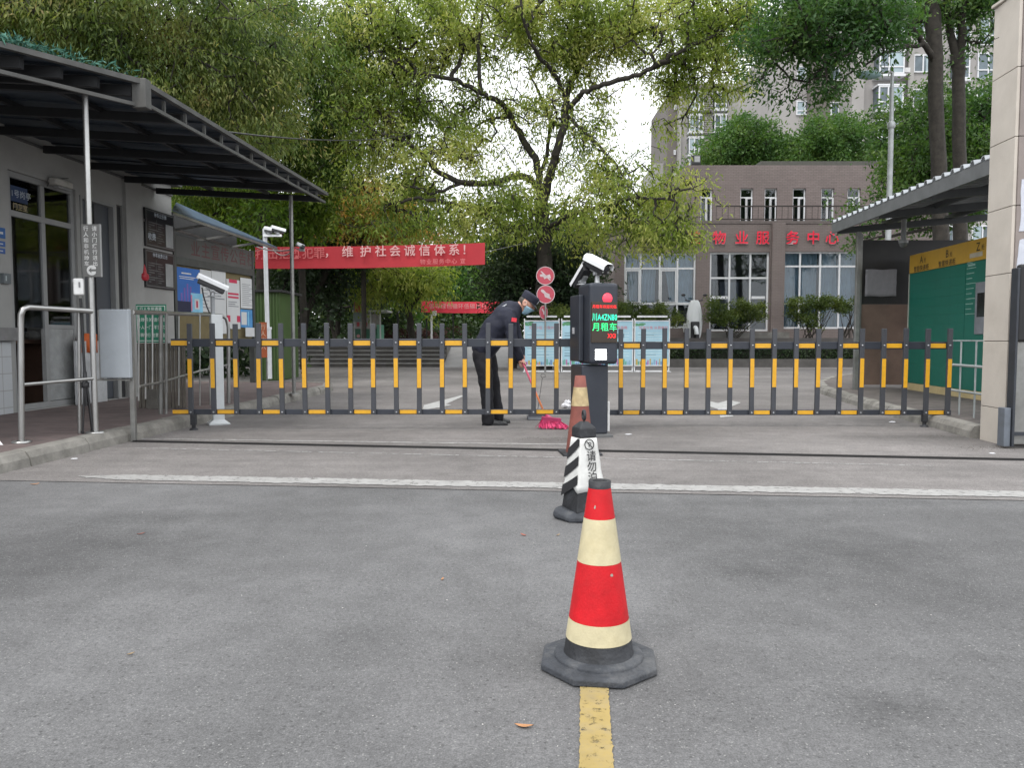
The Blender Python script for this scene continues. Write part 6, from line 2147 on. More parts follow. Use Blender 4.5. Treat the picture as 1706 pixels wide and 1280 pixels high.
ab(1127, 1312, 148, 560, Ya, Ya + 14, "wall", APT)
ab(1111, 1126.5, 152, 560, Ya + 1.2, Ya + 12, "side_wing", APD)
ab(1126.6, 1130, 146, 560, Ya - .3, Ya - .003, "corner_pier", APL)
ab(1096, 1110.5, 262, 560, Ya + 3, Ya + 12, "low_wing", APL)
ab(1204, 1230, 142, 560, Ya - .5, Ya - .003, "wall_strip", APL)
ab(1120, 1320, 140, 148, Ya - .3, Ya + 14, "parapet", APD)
for r_ in range(5):
    dy = 37.5 * r_
    apt_window(t, Ya, 1140.5, 1163.5, 158 + dy, 185 + dy, (.4, .7), (.3,), .9, (.08, .38))
    apt_window(t, Ya, 1181.5, 1201, 158 + dy, 185 + dy, (.5,), (.3,), .9, (.5, .9) if r_ % 2 else None)
    mb = MB()
    for k in range(7):
        mb.box(Xp(1165, Ya), Xp(1180, Ya), Ya - .62, Ya - .5, Zp(186 + dy - 3.6 * k, Ya), Zp(184 + dy - 3.6 * k, Ya))
    mb.box(Xp(1165, Ya), Xp(1180, Ya), Ya - .5, Ya - .003, Zp(188 + dy, Ya), Zp(159 + dy, Ya))
    mb.build("louvre_panel", APL, t)
    apt_window(t, Ya, 1232, 1279, 158 + dy, 181 + dy, (.25, .5, .75), (.3,), .5, (.55, .9))
    apt_window(t, Ya, 1282, 1300, 160 + dy, 182 + dy, (.5,), (), .2)
    apt_window(t, Ya + 1.2, 1118.5, 1122, 212 + dy - 37, 220 + dy - 37)
Yq2 = 66.0
t = thing("apartment_block", "taller and nearer grey apartment block with open balconies, behind the twin trunked trees", "apartment block", V3((Xp(1520, Yq2), Yq2, .8)))
def bb(px0, px1, py0, py1, y0, y1, nm, m):
    return MB().box(Xp(px0, Yq2), Xp(px1, Yq2), y0, y1, Zp(py1, Yq2), Zp(py0, Yq2)).build(nm, m, t)
bb(1405, 1800, -140, 560, Yq2, Yq2 + 14, "wall", APT)
bb(1305, 1404.5, 40, 560, Yq2 + 3, Yq2 + 14, "side_wing", APT)
bb(1357, 1404, 40, 560, Yq2 + 2, Yq2 + 2.997, "recessed_wall", APD)
bb(1404.8, 1424, -140, 560, Yq2 - .6, Yq2 - .003, "wall_strip", APT)
bb(1497, 1506, -140, 560, Yq2 - .35, Yq2 - .003, "wall_strip", APL)
for r_ in range(-3, 6):
    dy = 57.5 * r_
    apt_window(t, Yq2, 1507.5, 1542, 91 + dy, 121 + dy, (.45,), (), .0, (.6, .95) if r_ % 2 == 0 else None)
    apt_window(t, Yq2, 1612, 1647, 88 + dy, 133 + dy, (.5,), (.36,), .0, (.1, .45) if r_ % 2 else None)
    apt_window(t, Yq2, 1568, 1594, 92 + dy, 134 + dy, (.3, .6), (.45,), .5)
    apt_window(t, Yq2, 1443, 1483, 150 + dy, 187 + dy, (.38,), (.3,), 1.0, (.45, .95))
    if r_ > -2:
        apt_window(t, Yq2 + 3, 1318, 1346, 168 + dy, 192 + dy, (.5,), (.3,), .0, (.1, .5))
        apt_window(t, Yq2 + 2, 1374, 1403, 170 + dy, 192 + dy, (.45,), (), .0, (.5, .95))
    bb(1484, 1496, 186 + dy, 189 + dy, Yq2 - 1.0, Yq2 - .36, "air_conditioner_ledge", APL)
    MB().box(Xp(1486, Yq2), Xp(1495, Yq2), Yq2 - .85, Yq2 - .37, Zp(186, Yq2) - (57.5 * r_) * Yq2 / 1280 + .02, Zp(178, Yq2) - (57.5 * r_) * Yq2 / 1280).build("air_conditioner", pm("ac_white", (.5, .5, .5), .5), t)
# ================================================================== THE GUARD SWEEPING
YG = 9.0
def gpt(px, py, dy=0.0):
    return P(px, py, YG + dy)
def flesh(nodes, edges, mb=None):
    """tapered limbs with round joints, to be fused into one skin"""
    mb = mb or MB()
    R_ = lambda n: nodes[n][1] if not isinstance(nodes[n][1], tuple) else sum(nodes[n][1]) / 2
    for n in nodes:
        mb.ball(nodes[n][0], R_(n), 16, 10)
    for a, b in edges:
        mb.tube([nodes[a][0], nodes[b][0]], [R_(a), R_(b)], 16)
    return mb
def fuse(mb, name, mat, parent, voxel, smooth, factor=.5):
    """weld everything collected into one continuous closed skin"""
    o = mb.build(name, mat, parent)
    bm = bmesh.new()
    bm.from_mesh(o.data)
    bmesh.ops.remove_doubles(bm, verts=bm.verts, dist=1e-5)
    bmesh.ops.recalc_face_normals(bm, faces=bm.faces)
    bm.to_mesh(o.data)
    bm.free()
    rm = o.modifiers.new("one_skin", 'REMESH')
    rm.mode = 'VOXEL'
    rm.voxel_size = voxel
    rm.use_smooth_shade = True
    sm_ = o.modifiers.new("soft", 'SMOOTH')
    sm_.factor = factor
    sm_.iterations = smooth
    bpy.context.view_layer.update()
    me = bpy.data.meshes.new_from_object(o.evaluated_get(bpy.context.evaluated_depsgraph_get()))
    o.modifiers.clear()
    o.data = me
    bm = bmesh.new()
    bm.from_mesh(me)
    seen, isl = set(), []
    for v0 in bm.verts:
        if v0 in seen:
            continue
        st_, comp = [v0], []
        seen.add(v0)
        while st_:
            x_ = st_.pop()
            comp.append(x_)
            for e_ in x_.link_edges:
                y_ = e_.other_vert(x_)
                if y_ not in seen:
                    seen.add(y_)
                    st_.append(y_)
        isl.append(comp)
    isl.sort(key=len)
    bmesh.ops.delete(bm, geom=[x_ for c in isl[:-1] for x_ in c], context='VERTS')
    bm.to_mesh(me)
    bm.free()
    return o
base = V3((Xp(815, YG), YG, 0))
SKIN_ = pm("skin", (.50, .27, .20), .55, var=.08, scale=30)
CLO = pm("navy_uniform", (.012, .014, .028), .8, var=.25, scale=12, bump=.6, bscale=16)
CLT = pm("black_trousers", (.010, .010, .014), .8, var=.25, scale=12, bump=.6, bscale=14)
J = {
    "pelvis": (gpt(809, 578), .08), "spine": (gpt(820, 556), .11), "chest": (gpt(838, 532), .12), "neck": (gpt(857, 516), .052), "skull": (gpt(868, 508), .05),
    "sr": (gpt(846, 526, -.15), .055), "er": (gpt(853, 566, -.19), .042), "wr": (gpt(866, 597, -.13), .027), "hr": (gpt(869, 604, -.13), .030),
    "sl": (gpt(850, 522, .15), .055), "el": (gpt(860, 560, .19), .042), "wl": (gpt(869, 590, .10), .027), "hl": (gpt(871, 597, .08), .030),
    "pr": (gpt(807, 590, -.09), .065), "kr": (gpt(812, 641, -.10), .055), "ar": (gpt(811, 698, -.10), .036),
    "pl": (gpt(811, 590, .09), .065), "kl": (gpt(823, 641, .11), .055), "al": (gpt(829, 692, .13), .036)}
E_ = [("pelvis", "spine"), ("spine", "chest"), ("chest", "neck"), ("neck", "skull"), ("chest", "sr"), ("sr", "er"), ("er", "wr"), ("wr", "hr"), ("chest", "sl"), ("sl", "el"), ("el", "wl"), ("wl", "hl"), ("pelvis", "pr"), ("pr", "kr"), ("kr", "ar"), ("pelvis", "pl"), ("pl", "kl"), ("kl", "al")]
bodym = flesh(J, E_)
# head in its own frame: looking forward and down to the right
hf = V3((.86, -.10, -.50)).normalized()
hl_ = V3((.10, .99, .0)).normalized()
hl_ = (hl_ - hf * hl_.dot(hf)).normalized()       # towards the far side
hu = hl_.cross(hf) * -1
if hu.z < 0:
    hu = -hu
hc = gpt(877, 506)
def head_shell(scale=1.0, lo=-99, hi=99, fr=-99, grow=(0, 0, 0)):
    """skull, jaw, brow and nose as one deformed ball; optionally only its patch between heights"""
    vs, fs = [], []
    n_, m_ = 28, 20
    for i in range(m_ + 1):
        th = pi * i / m_
        for k in range(n_):
            a = 2 * pi * k / n_
            x, y, z = sin(th) * cos(a), sin(th) * sin(a), cos(th)
            X_, Y_, Z_ = x * .098, y * .077, z * .118
            if z < -.1:                      # jaw narrows, chin forward
                X_ = X_ * (1 + .30 * z) + .022 * -z
                Y_ *= 1 + .38 * z
            if x > .75 and -.35 < z < .25:   # nose
                X_ += .030 * max(0, 1 - abs(y) / .22) * max(0, 1 - abs(z + .10) / .32)
            if x > .5 and .12 < z < .34 and abs(y) < .7:
                X_ += .006
            if x > .6 and -.02 < z < .14 and .2 < abs(y) < .6:
                X_ -= .008
            vs.append(hc + (hf * X_ + hl_ * Y_ + hu * Z_) * scale)
    for i in range(m_):
        for k in range(n_):
            fs.append((i * n_ + k, i * n_ + (k + 1) % n_, (i + 1) * n_ + (k + 1) % n_, (i + 1) * n_ + k))
    if lo > -99 or hi < 99 or fr > -99:
        keep = []
        for q in fs:
            c = sum((vs[i] for i in q), V3((0, 0, 0))) / 4 - hc
            if lo <= c.dot(hu) <= hi and c.dot(hf) >= fr:
                keep.append(q)
        fs = keep
    return vs, fs
v, f = head_shell()
bodym.add(v, f, True)
for sgn in (-1, 1):
    ec = hc + hl_ * (.078 * sgn) - hf * .008 - hu * .005
    bodym.lathe(ec, [(0, -.012), (.026, -.010), (.032, 0), (.026, .008), (.012, .004), (0, .004)], 14, axes=(hf, hu * 1.25, hl_ * sgn))
# right hand closed on the broom handle
bA, bB = P(867.5, 596, 8.86), P(906, 686, 8.62)
ba = (bB - bA).normalized()
hp = bA + ba * .07
s1 = ba.cross(EY).normalized()
s2 = ba.cross(s1).normalized()
def fingers(at_, wrist, thumb_side=1):
    inn_ = (wrist - at_)
    inn_ = (inn_ - ba * inn_.dot(ba)).normalized()
    lat = ba.cross(inn_).normalized()
    bodym.ball(at_ + inn_ * .030, (.026, .020, .045), 12, 8)
    bodym.tube([J["wr"][0], at_ + inn_ * .030], [.030, .024], 10)
    for i in range(4):
        c = at_ + ba * (-.030 + .0205 * i)
        ln = (.92, 1.0, .97, .82)[i]
        pts = [c + inn_ * .034 + lat * .012]
        for a_ in (35, 95, 150, 200, 235):
            a = radians(a_ * ln)
            pts.append(c + (inn_ * cos(a) + lat * sin(a)) * .0235)
        bodym.tube(pts, [.0095, .0095, .009, .0088, .008, .0065], 8)
    pts = [at_ + inn_ * .030 - ba * .045 - lat * .006, at_ + inn_ * .02 - lat * .020 - ba * .035, at_ - lat * .024 - ba * .018, at_ - inn_ * .014 - lat * .018 - ba * .004]
    bodym.tube(pts, [.012, .011, .010, .0075], 8)
fingers(hp, J["wr"][0] + V3((0, 0, .02)))
person = fuse(bodym, "person", SKIN_, None, .0055, 1)
tag(person, "guard in navy uniform and cap bending over a pink broom behind the barrier", "person")
JK = {
    "hemr": (gpt(807, 580, -.05), .145), "heml": (gpt(809, 580, .05), .145), "waistr": (gpt(817, 564, -.05), .150), "waistl": (gpt(818, 564, .05), .150),
    "spiner": (gpt(827, 546, -.06), .158), "spinel": (gpt(828, 546, .06), .158), "chestr": (gpt(840, 529, -.07), .150), "chestl": (gpt(841, 529, .07), .150), "upper": (gpt(849, 520), .135), "collar": (gpt(858, 514), .078), "collar2": (gpt(862, 511.5), .066),
    "sr": (gpt(846, 525, -.16), .088), "ur": (gpt(850, 546, -.20), .074), "er": (gpt(853, 566, -.205), .066), "fr": (gpt(860, 583, -.165), .059), "wr": (gpt(866.5, 597, -.135), .050),
    "sl": (gpt(850, 522, .16), .088), "el": (gpt(861, 560, .20), .066), "wl": (gpt(869, 590, .11), .050)}
jk = fuse(flesh(JK, [("hemr", "waistr"), ("waistr", "spiner"), ("spiner", "chestr"), ("heml", "waistl"), ("waistl", "spinel"), ("spinel", "chestl"), ("chestr", "chestl"), ("spiner", "spinel"), ("waistr", "waistl"), ("hemr", "heml"), ("chestr", "upper"), ("chestl", "upper"), ("upper", "collar"), ("collar", "collar2"), ("chestr", "sr"), ("sr", "ur"), ("ur", "er"), ("er", "fr"), ("fr", "wr"), ("chestl", "sl"), ("sl", "el"), ("el", "wl")]), "jacket", CLO, person, .016, 5)
TR = {
    "waist": (gpt(812, 574), .125), "seatr": (gpt(803, 590, -.065), .118), "seatl": (gpt(808, 590, .07), .118),
    "pr": (gpt(805, 606, -.085), .104), "kr": (gpt(810, 642, -.10), .080), "cr": (gpt(812, 670, -.10), .073), "ar": (gpt(813, 696, -.10), .074), "br": (gpt(813, 702, -.10), .074),
    "pl": (gpt(814, 606, .09), .104), "kl": (gpt(822, 641, .11), .078), "cl": (gpt(826, 668, .12), .070), "al": (gpt(830, 690, .13), .070), "bl": (gpt(830, 697, .13), .070)}
tro = fuse(flesh(TR, [("waist", "seatr"), ("waist", "seatl"), ("seatr", "seatl"), ("seatr", "pr"), ("pr", "kr"), ("kr", "cr"), ("cr", "ar"), ("ar", "br"), ("seatl", "pl"), ("pl", "kl"), ("kl", "cl"), ("cl", "al"), ("al", "bl")]), "trousers", CLT, person, .014, 4)
for o_, st_, sc_ in ((jk, .034, .13), (tro, .026, .10)):
    tx = bpy.data.textures.new("cloth_folds", 'CLOUDS')
    tx.noise_scale = sc_
    dm = o_.modifiers.new("folds", 'DISPLACE')
    dm.texture = tx
    dm.strength = st_
    dm.texture_coords = 'LOCAL'
SHOE = pm("polished_black_leather", (.012, .012, .013), .22, var=.2)
for (x0, x1, yb, dy) in ((803, 846, 709.5, -.10), (824, 850, 704.5, .14)):
    Ys_ = YG + dy
    A_ = V3((Xp(x0, Ys_), Ys_, .004))
    Ln = Xp(x1, Ys_) - A_.x
    mb = MB()
    rings = []
    for (fx, w, h) in ((0, .030, .065), (.08, .038, .085), (.25, .041, .088), (.42, .040, .075), (.62, .046, .056), (.82, .045, .046), (.95, .032, .036), (1.0, .012, .026)):
        c = A_ + EX * (Ln * fx)
        rings.append([c + EY * (w * cos(a)) + EZ * (.012 + max(0, sin(a)) * (h - .012) - .010 * (sin(a) < -.1)) for a in [2 * pi * k / 12 for k in range(12)]])
    loft(mb, rings)
    for q in range(len(mb.sm)):
        mb.sm[q] = True
    sh = mb.build("shoe", SHOE, person)
    mb = MB()
    mb.prism([A_ + EX * (Ln * fx) + EY * w for fx, w in ((-.01, .03), (.1, .043), (.3, .040), (.65, .050), (.9, .042), (1.01, .012), (1.01, -.012), (.9, -.042), (.65, -.05), (.3, -.04), (.1, -.043), (-.01, -.03))], EZ, -.003, .010)
    mb.build("sole", RUB, sh)
# mask, cap, hair, ear loop, badges
v, f = head_shell(1.07, lo=-.125, hi=-.018, fr=.012)
mk = MB().add(v, f, True).build("face_mask", pm("pale_blue_mask", (.30, .50, .62), .8, var=.06, bump=.3, bscale=30), person)
mk.modifiers.new("thick", 'SOLIDIFY').thickness = .003
MB().tube([hc + hf * .03 - hl_ * .074 - hu * .035, hc + hf * .0 - hl_ * .088 + hu * .02, hc - hf * .02 - hl_ * .088 + hu * .012], .0025, 6).build("ear_loop", pm("white_plastic", (.75, .75, .74), .4), mk)
v, f = head_shell(1.035, lo=-.035, hi=.06)
hv, hfaces = v, [q for q in f if (sum((v[i] for i in q), V3((0, 0, 0))) / 4 - hc).dot(hf) < -.035]
MB().add(hv, hfaces, True).build("hair", pm("grey_black_hair", (.06, .055, .05), .7, var=.3, scale=80, bump=.5, bscale=120), person)
capm = MB()
cu = (hu + hf * .10).normalized()
cl2 = hl_
cf2 = cl2.cross(cu)
if cf2.dot(hf) < 0:
    cf2 = -cf2
cc0 = hc + cu * .030
capm.lathe(cc0, [(.100, .010), (.104, .020), (.103, .055), (.108, .075), (.104, .094), (.080, .104), (.0, .108)], 28, axes=(cf2, cl2 * .84, cu))
cp = capm.build("cap", pm("navy_cap_cloth", (.016, .018, .034), .8, var=.2, scale=14, bump=.4, bscale=40), person)
vis = MB()
vr = []
for k in range(13):
    a = radians(-72 + 12 * k)
    o_ = cc0 + cu * .018 + cf2 * (.102 * cos(a)) + cl2 * (.086 * sin(a))
    e_ = cc0 + cu * (.018 - .042 * cos(a)) + cf2 * (.102 * cos(a) + .062 * max(0, cos(a)) ** .6) + cl2 * (.088 * sin(a))
    vr += [o_, e_]
vis.add(vr, [(2 * k, 2 * k + 1, 2 * k + 3, 2 * k + 2) for k in range(12)], True)
vz = vis.build("visor", pm("cap_visor", (.012, .013, .02), .45), cp)
vz.modifiers.new("thick", 'SOLIDIFY').thickness = .004
bq = cc0 + cu * .052 + cf2 * .104
MB().obox(bq, cl2, cu, cf2, (-.022, .022), (-.020, .022), (-.002, .004)).build("cap_badge", pm("silver_badge", (.5, .52, .55), .4, .5), cp, .004)
# red arm patch and pale shoulder tab
q = gpt(856.5, 533, -.265)
MB().cbox(q, (.058, .008, .045), radians(-6), Matrix.Rotation(radians(8), 3, 'Y')).build("arm_patch", pm("red_patch", (.60, .03, .05), .7, var=.1), jk)
q = gpt(839, 510, -.11)
MB().cbox(q, (.075, .06, .014), .1, Matrix.Rotation(radians(-32), 3, 'Y')).build("shoulder_tab", pm("pale_tab", (.50, .52, .55), .6), jk)
# broom
t = thing("broom", "pink bristled broom with a pink and orange handle held by the guard", "broom", V3((bB.x + .03, bB.y, 0)))
md = bA.lerp(bB, .66)
MB().tube([bA, md], .0125, 10).build("handle", pm("pink_handle", (.58, .10, .16), .35), t)
MB().tube([md, bB], .0115, 10).build("handle", pm("orange_handle", (.60, .17, .05), .35), t)
hd0 = P(917, 699, 8.57)
mb = MB()
mb.tube([bB, bB.lerp(hd0, .6), hd0], [.014, .02, .03], 10)
hx = V3((1, -.12, -.10)).normalized()
mb.obox(hd0, hx, V3((.12, 1, 0)).normalized(), EZ, (-.10, .12), (-.025, .025), (-.02, .025))
mb.build("head", pm("hot_pink_plastic", (.60, .05, .17), .4), t, .008)
rng = np.random.default_rng(21)
n_ = 900
u0 = rng.uniform(-.10, .12, n_)
d0 = rng.uniform(-.028, .028, n_)
top = np.array(hd0) + np.outer(u0, np.array(hx)) + np.outer(d0, [.1, 1, 0]) + np.array([0, 0, -.015])
bot = top.copy()
bot[:, 0] += u0 * .42 + rng.normal(0, .012, n_) + .02
bot[:, 1] += d0 * 1.6 + rng.normal(0, .012, n_) - .02
bot[:, 2] = rng.uniform(.008, .035, n_)
wv = rng.normal(0, 1, (n_, 3)) * .0035
v = np.stack([top - wv, top + wv, bot + wv * .8, bot - wv * .8], 1).reshape(-1, 3)
np_mesh("bristles", v, np.arange(n_ * 4).reshape(-1, 4), pm("hot_pink_bristle", (.72, .07, .20), .6, var=.25, scale=30), t)
# dustpan
Yd = 9.55
t = thing("dustpan", "grey dustpan with a tall thin wire handle lying on the road beside the broom", "dustpan", V3((Xp(896, Yd), Yd, 0)))
mb = MB()
c = V3((Xp(896, Yd), Yd, 0))
mb.prism([c + V3((-.13, -.10, .012)), c + V3((.13, -.10, .012)), c + V3((.11, .13, .03)), c + V3((-.11, .13, .03))], EZ, -.004, .0)
mb.obox(c, EX, EY, EZ, (-.115, .115), (.12, .135), (.012, .075))
mb.obox(c, EX, EY, EZ, (-.132, -.122), (-.08, .119), (.012, .06))
mb.obox(c, EX, EY, EZ, (.122, .132), (-.08, .119), (.012, .06))
mb.build("pan", pm("grey_dustpan", (.10, .105, .12), .5, dirt=.3), t)
mb = MB()
mb.tube([P(895, 690, Yd + .1), P(903.5, 630, Yd + .1), P(901, 627, Yd + .1), P(902, 623.5, Yd + .1), P(908, 624, Yd + .1), P(908.5, 628.5, Yd + .1), P(904, 629, Yd + .1)], .0035, 6)
mb.build("wire_handle", CBLK, t)

# ================================================================== LITTER
r_ = random.Random(31)
LEAFD = [pm("fallen_leaf_%s" % n, c, .8, var=.2, scale=40) for n, c in zip("abc", ((.40, .20, .09), (.36, .25, .13), (.30, .10, .07)))]
for i, (px, py, s_, lab) in enumerate(((873, 1213, .026, "dry tan leaf on the asphalt left of the yellow line, nearest the camera"), (218, 1092, .012, "tiny pinkish leaf alone on the left of the asphalt"), (872, 893, .02, "pale leaf on the asphalt left of the bollard"), (58, 808, .03, "orange leaf at the left end of the stop line"), (930, 893, .014, "small pale scrap near the bollard base"), (235, 891, .02, "pale twig-like scrap on the left of the asphalt"), (737, 967, .014, "small curled scrap in the middle of the asphalt"))):
    g = G(px, py)
    a = r_.uniform(0, 6)
    d = V3((cos(a), sin(a), 0)) if i else V3((.95, -.25, 0))
    n_ = V3((-d.y, d.x, 0))
    mb = MB()
    pts = []
    for k in range(9):
        f = k / 8
        w = s_ * .32 * sin(pi * f) ** .8 + .0004
        h = .003 + s_ * .16 * (f - .4) ** 2 * 4
        pts.append((g + d * (s_ * 2 * (f - .5)), n_ * w, h))
    vs = []
    for c, w, h in pts:
        vs += [c + w + EZ * (h + .002), c + EZ * h, c - w + EZ * (h + .003)]
    mb.add(vs, [(3 * k + j, 3 * k + j + 1, 3 * k + j + 4, 3 * k + j + 3) for k in range(8) for j in range(2)], True)
    tag(mb.build("fallen_leaf", LEAFD[i % 3]), lab, "leaf", "litter on the road")
def crumple(name, label, px, py, w, h, mat, seed, cat="litter"):
    g = G(px, py)
    rng = np.random.default_rng(seed)
    mb = MB()
    mb.ball(V3((g.x, g.y, h * .45)), (w / 2, w * .35, h * .55), 14, 9)
    for q in range(len(mb.v)):
        c = mb.v[q] - V3((g.x, g.y, h * .45))
        mb.v[q] = V3((g.x, g.y, h * .45)) + c * (1 + float(rng.normal(0, .20)))
        mb.v[q].z = max(.006, mb.v[q].z)
    mb.sm = [False] * len(mb.sm)
    return tag(mb.build(name, mat), label, cat, "litter on the road")
WP = pm("white_litter_plastic", (.62, .62, .64), .5, var=.08)
crumple("crumpled_bag", "crumpled white plastic bag on the road behind the end of the left barrier", 946, 681, .15, .12, WP, 5)
crumple("crumpled_wrapper", "flattened white and grey litter beside the foot of the machine", 1030, 692, .16, .06, WP, 8)
crumple("crumpled_wrapper", "little white scrap on the road right of the machine base", 1047, 725, .07, .012, WP, 11)
crumple("crumpled_wrapper", "little white scrap by the foot of the right barrier arm", 1486, 705, .07, .02, WP, 12)
crumple("crumpled_wrapper", "little pale scrap in front of the stone pillar", 1653, 757, .05, .012, WP, 14)
crumple("crumpled_wrapper", "pale scrap in the gutter by the left kerb", 124, 766, .05, .012, WP, 15)
rng = np.random.default_rng(44)
for nm, lab, (px, py), (sx, sy), n_ in (("swept_dirt", None, (915, 733), (.28, .08), 600), ("gutter_dirt", None, (1655, 748), (.30, .10), 900), ("gutter_dirt", None, (1600, 728), (.4, .07), 500)):
    g = G(px, py)
    p = np.array(g) + np.stack([rng.normal(0, sx, n_), rng.normal(0, sy, n_), rng.uniform(.012, .02, n_)], 1)
    v, f = leaf_cloud(rng, p, np.tile(np.array([[1., 0, 0]]), (n_, 1)), 1, .012, .006, 0, .002, flat=1)
    v[:, 2] = np.clip(v[:, 2], .007, .012)
    o = np_mesh(nm, v, f, pm("brown_debris", (.07, .055, .038), .9, var=.5, scale=30))
    tag(o, kind="stuff")
# tiny pale chips strewn over the asphalt
n_ = 260
p = np.stack([rng.uniform(-2.4, 2.6, n_), rng.uniform(1.5, 5.4, n_), np.full(n_, .003)], 1)
v, f = leaf_cloud(rng, p, np.tile(np.array([[1., 0, 0]]), (n_, 1)), 1, .006, .004, 0, .003, flat=1)
v[:, 2] = np.clip(v[:, 2], .002, .006)
tag(np_mesh("gravel_chips", v, f, pm("pale_chip", (.42, .41, .39), .8, var=.3, scale=60)), kind="stuff")

# ================================================================== TREES AND SHRUBS
def px3(px, py, Y):
    return tuple(P(px, py, Y))
def blob(px, py, rx, ry, Y, ry_=None, w=1.0):
    k = Y / 1280
    return (px3(px, py, Y), (rx * k, ry_ if ry_ else max(rx, ry) * k * .9, ry * k), w)
L_YEL = leaf_mat("camphor_leaf", [(.055, .092, .016), (.140, .200, .036), (.250, .305, .072), (.38, .395, .13), (.50, .47, .20)], .48)
L_MID = leaf_mat("mid_green_leaf", [(.026, .060, .013), (.068, .132, .026), (.140, .212, .048), (.235, .285, .080), (.34, .32, .115)], .42)
L_OLD = leaf_mat("old_leaf", [(.028, .056, .015), (.070, .112, .027), (.135, .178, .047), (.215, .230, .075), (.31, .225, .10)], .42)
L_DARK = leaf_mat("dark_evergreen_leaf", [(.010, .022, .010), (.018, .038, .014), (.034, .060, .021), (.060, .092, .032)], .2)
L_GRN = leaf_mat("fresh_green_leaf", [(.022, .062, .016), (.044, .105, .024), (.078, .150, .034), (.135, .205, .050)], .38)
L_BLU = leaf_mat("deep_green_leaf", [(.017, .048, .015), (.038, .095, .025), (.072, .142, .038), (.140, .195, .060)], .42)
L_ORA = leaf_mat("autumn_leaf", [(.08, .12, .02), (.20, .20, .04), (.36, .26, .06), (.48, .24, .09), (.52, .20, .10)], .4)
L_LIM = leaf_mat("lime_leaf", [(.045, .10, .012), (.085, .155, .018), (.14, .20, .030), (.20, .23, .045)], .45)
L_HED = leaf_mat("hedge_leaf", [(.016, .034, .008), (.045, .075, .014), (.095, .13, .024), (.17, .19, .04)], .25)
L_RED = leaf_mat("red_hedge_leaf", [(.03, .018, .016), (.06, .025, .025), (.10, .035, .035)], .2)
YT = 25.0
q = lambda px, py, dy=0: px3(px, py, YT + dy)
limbs = [
    [q(905, 615), q(906, 520), q(907, 430), q(905, 380), q(901, 330)],
    [q(901, 330), q(894, 270, .3), q(873, 236, .5), q(852, 194, .3), q(831, 169, -.2), q(802, 156, -.8), q(751, 131, -1.4), q(679, 122, -2)],
    [q(903, 345), q(916, 295, -.3), q(928, 249, -.5), q(941, 198, -.3), q(947, 152, 0), q(962, 118, .4), q(979, 84, .6), q(979, 25, .8), q(976, -50, 1)],
    [q(941, 158), q(920, 120, -.6), q(895, 89, -1.2), q(873, 34, -1.8), q(862, -30, -2)],
    [q(945, 190), q(958, 168, -.6), q(987, 146, -1.0), q(1038, 131, -1.5), q(1085, 114, -1.8), q(1127, 89, -2), q(1198, 55, -2.2), q(1245, 38, -2.3)],
    [q(1085, 114, -1.8), q(1130, 98, -1.2), q(1175, 97, -1), q(1215, 98, -.8)],
    [q(979, 84, .6), q(1009, 46, .9), q(1034, 4, 1.2), q(1050, -40, 1.3)],
    [q(962, 118, .4), q(935, 95, 1.0), q(918, 50, 1.8), q(930, 0, 2.2)],
    [q(903, 320), q(869, 293, -.8), q(810, 306, -1.6), q(768, 304, -2.2), q(726, 283, -2.6), q(696, 249, -2.8), q(624, 219, -3)],
    [q(768, 304, -2.2), q(722, 322, -2.6), q(688, 312, -3.0), q(640, 318, -3.2)],
    [q(900, 375), q(852, 384, -.8), q(810, 359, -1.5), q(743, 338, -2.4), q(688, 330, -3), q(640, 345, -3.3)],
    [q(802, 156, -.8), q(797, 84, -.6), q(804, 25, -.4), q(808, -30, -.2)],
    [q(751, 131, -1.4), q(770, 90, -.9), q(762, 45, -.6), q(745, 0, -.3)],
    [q(852, 194, .3), q(815, 200, 1.0), q(770, 215, 1.8), q(720, 190, 2.4)],
    [q(907, 375), q(962, 355, -.9), q(1013, 342, -1.7), q(1068, 329, -2.5), q(1125, 335, -3)],
    [q(943, 203), q(987, 232, -.8), q(1030, 279, -1.6), q(1050, 320, -2)],
    [q(906, 392), q(950, 375, 1.0), q(1010, 385, 1.8), q(1070, 370, 2.4)],
    [q(905, 300), q(915, 230, 1.2), q(905, 170, 2.0), q(880, 120, 2.6)]]
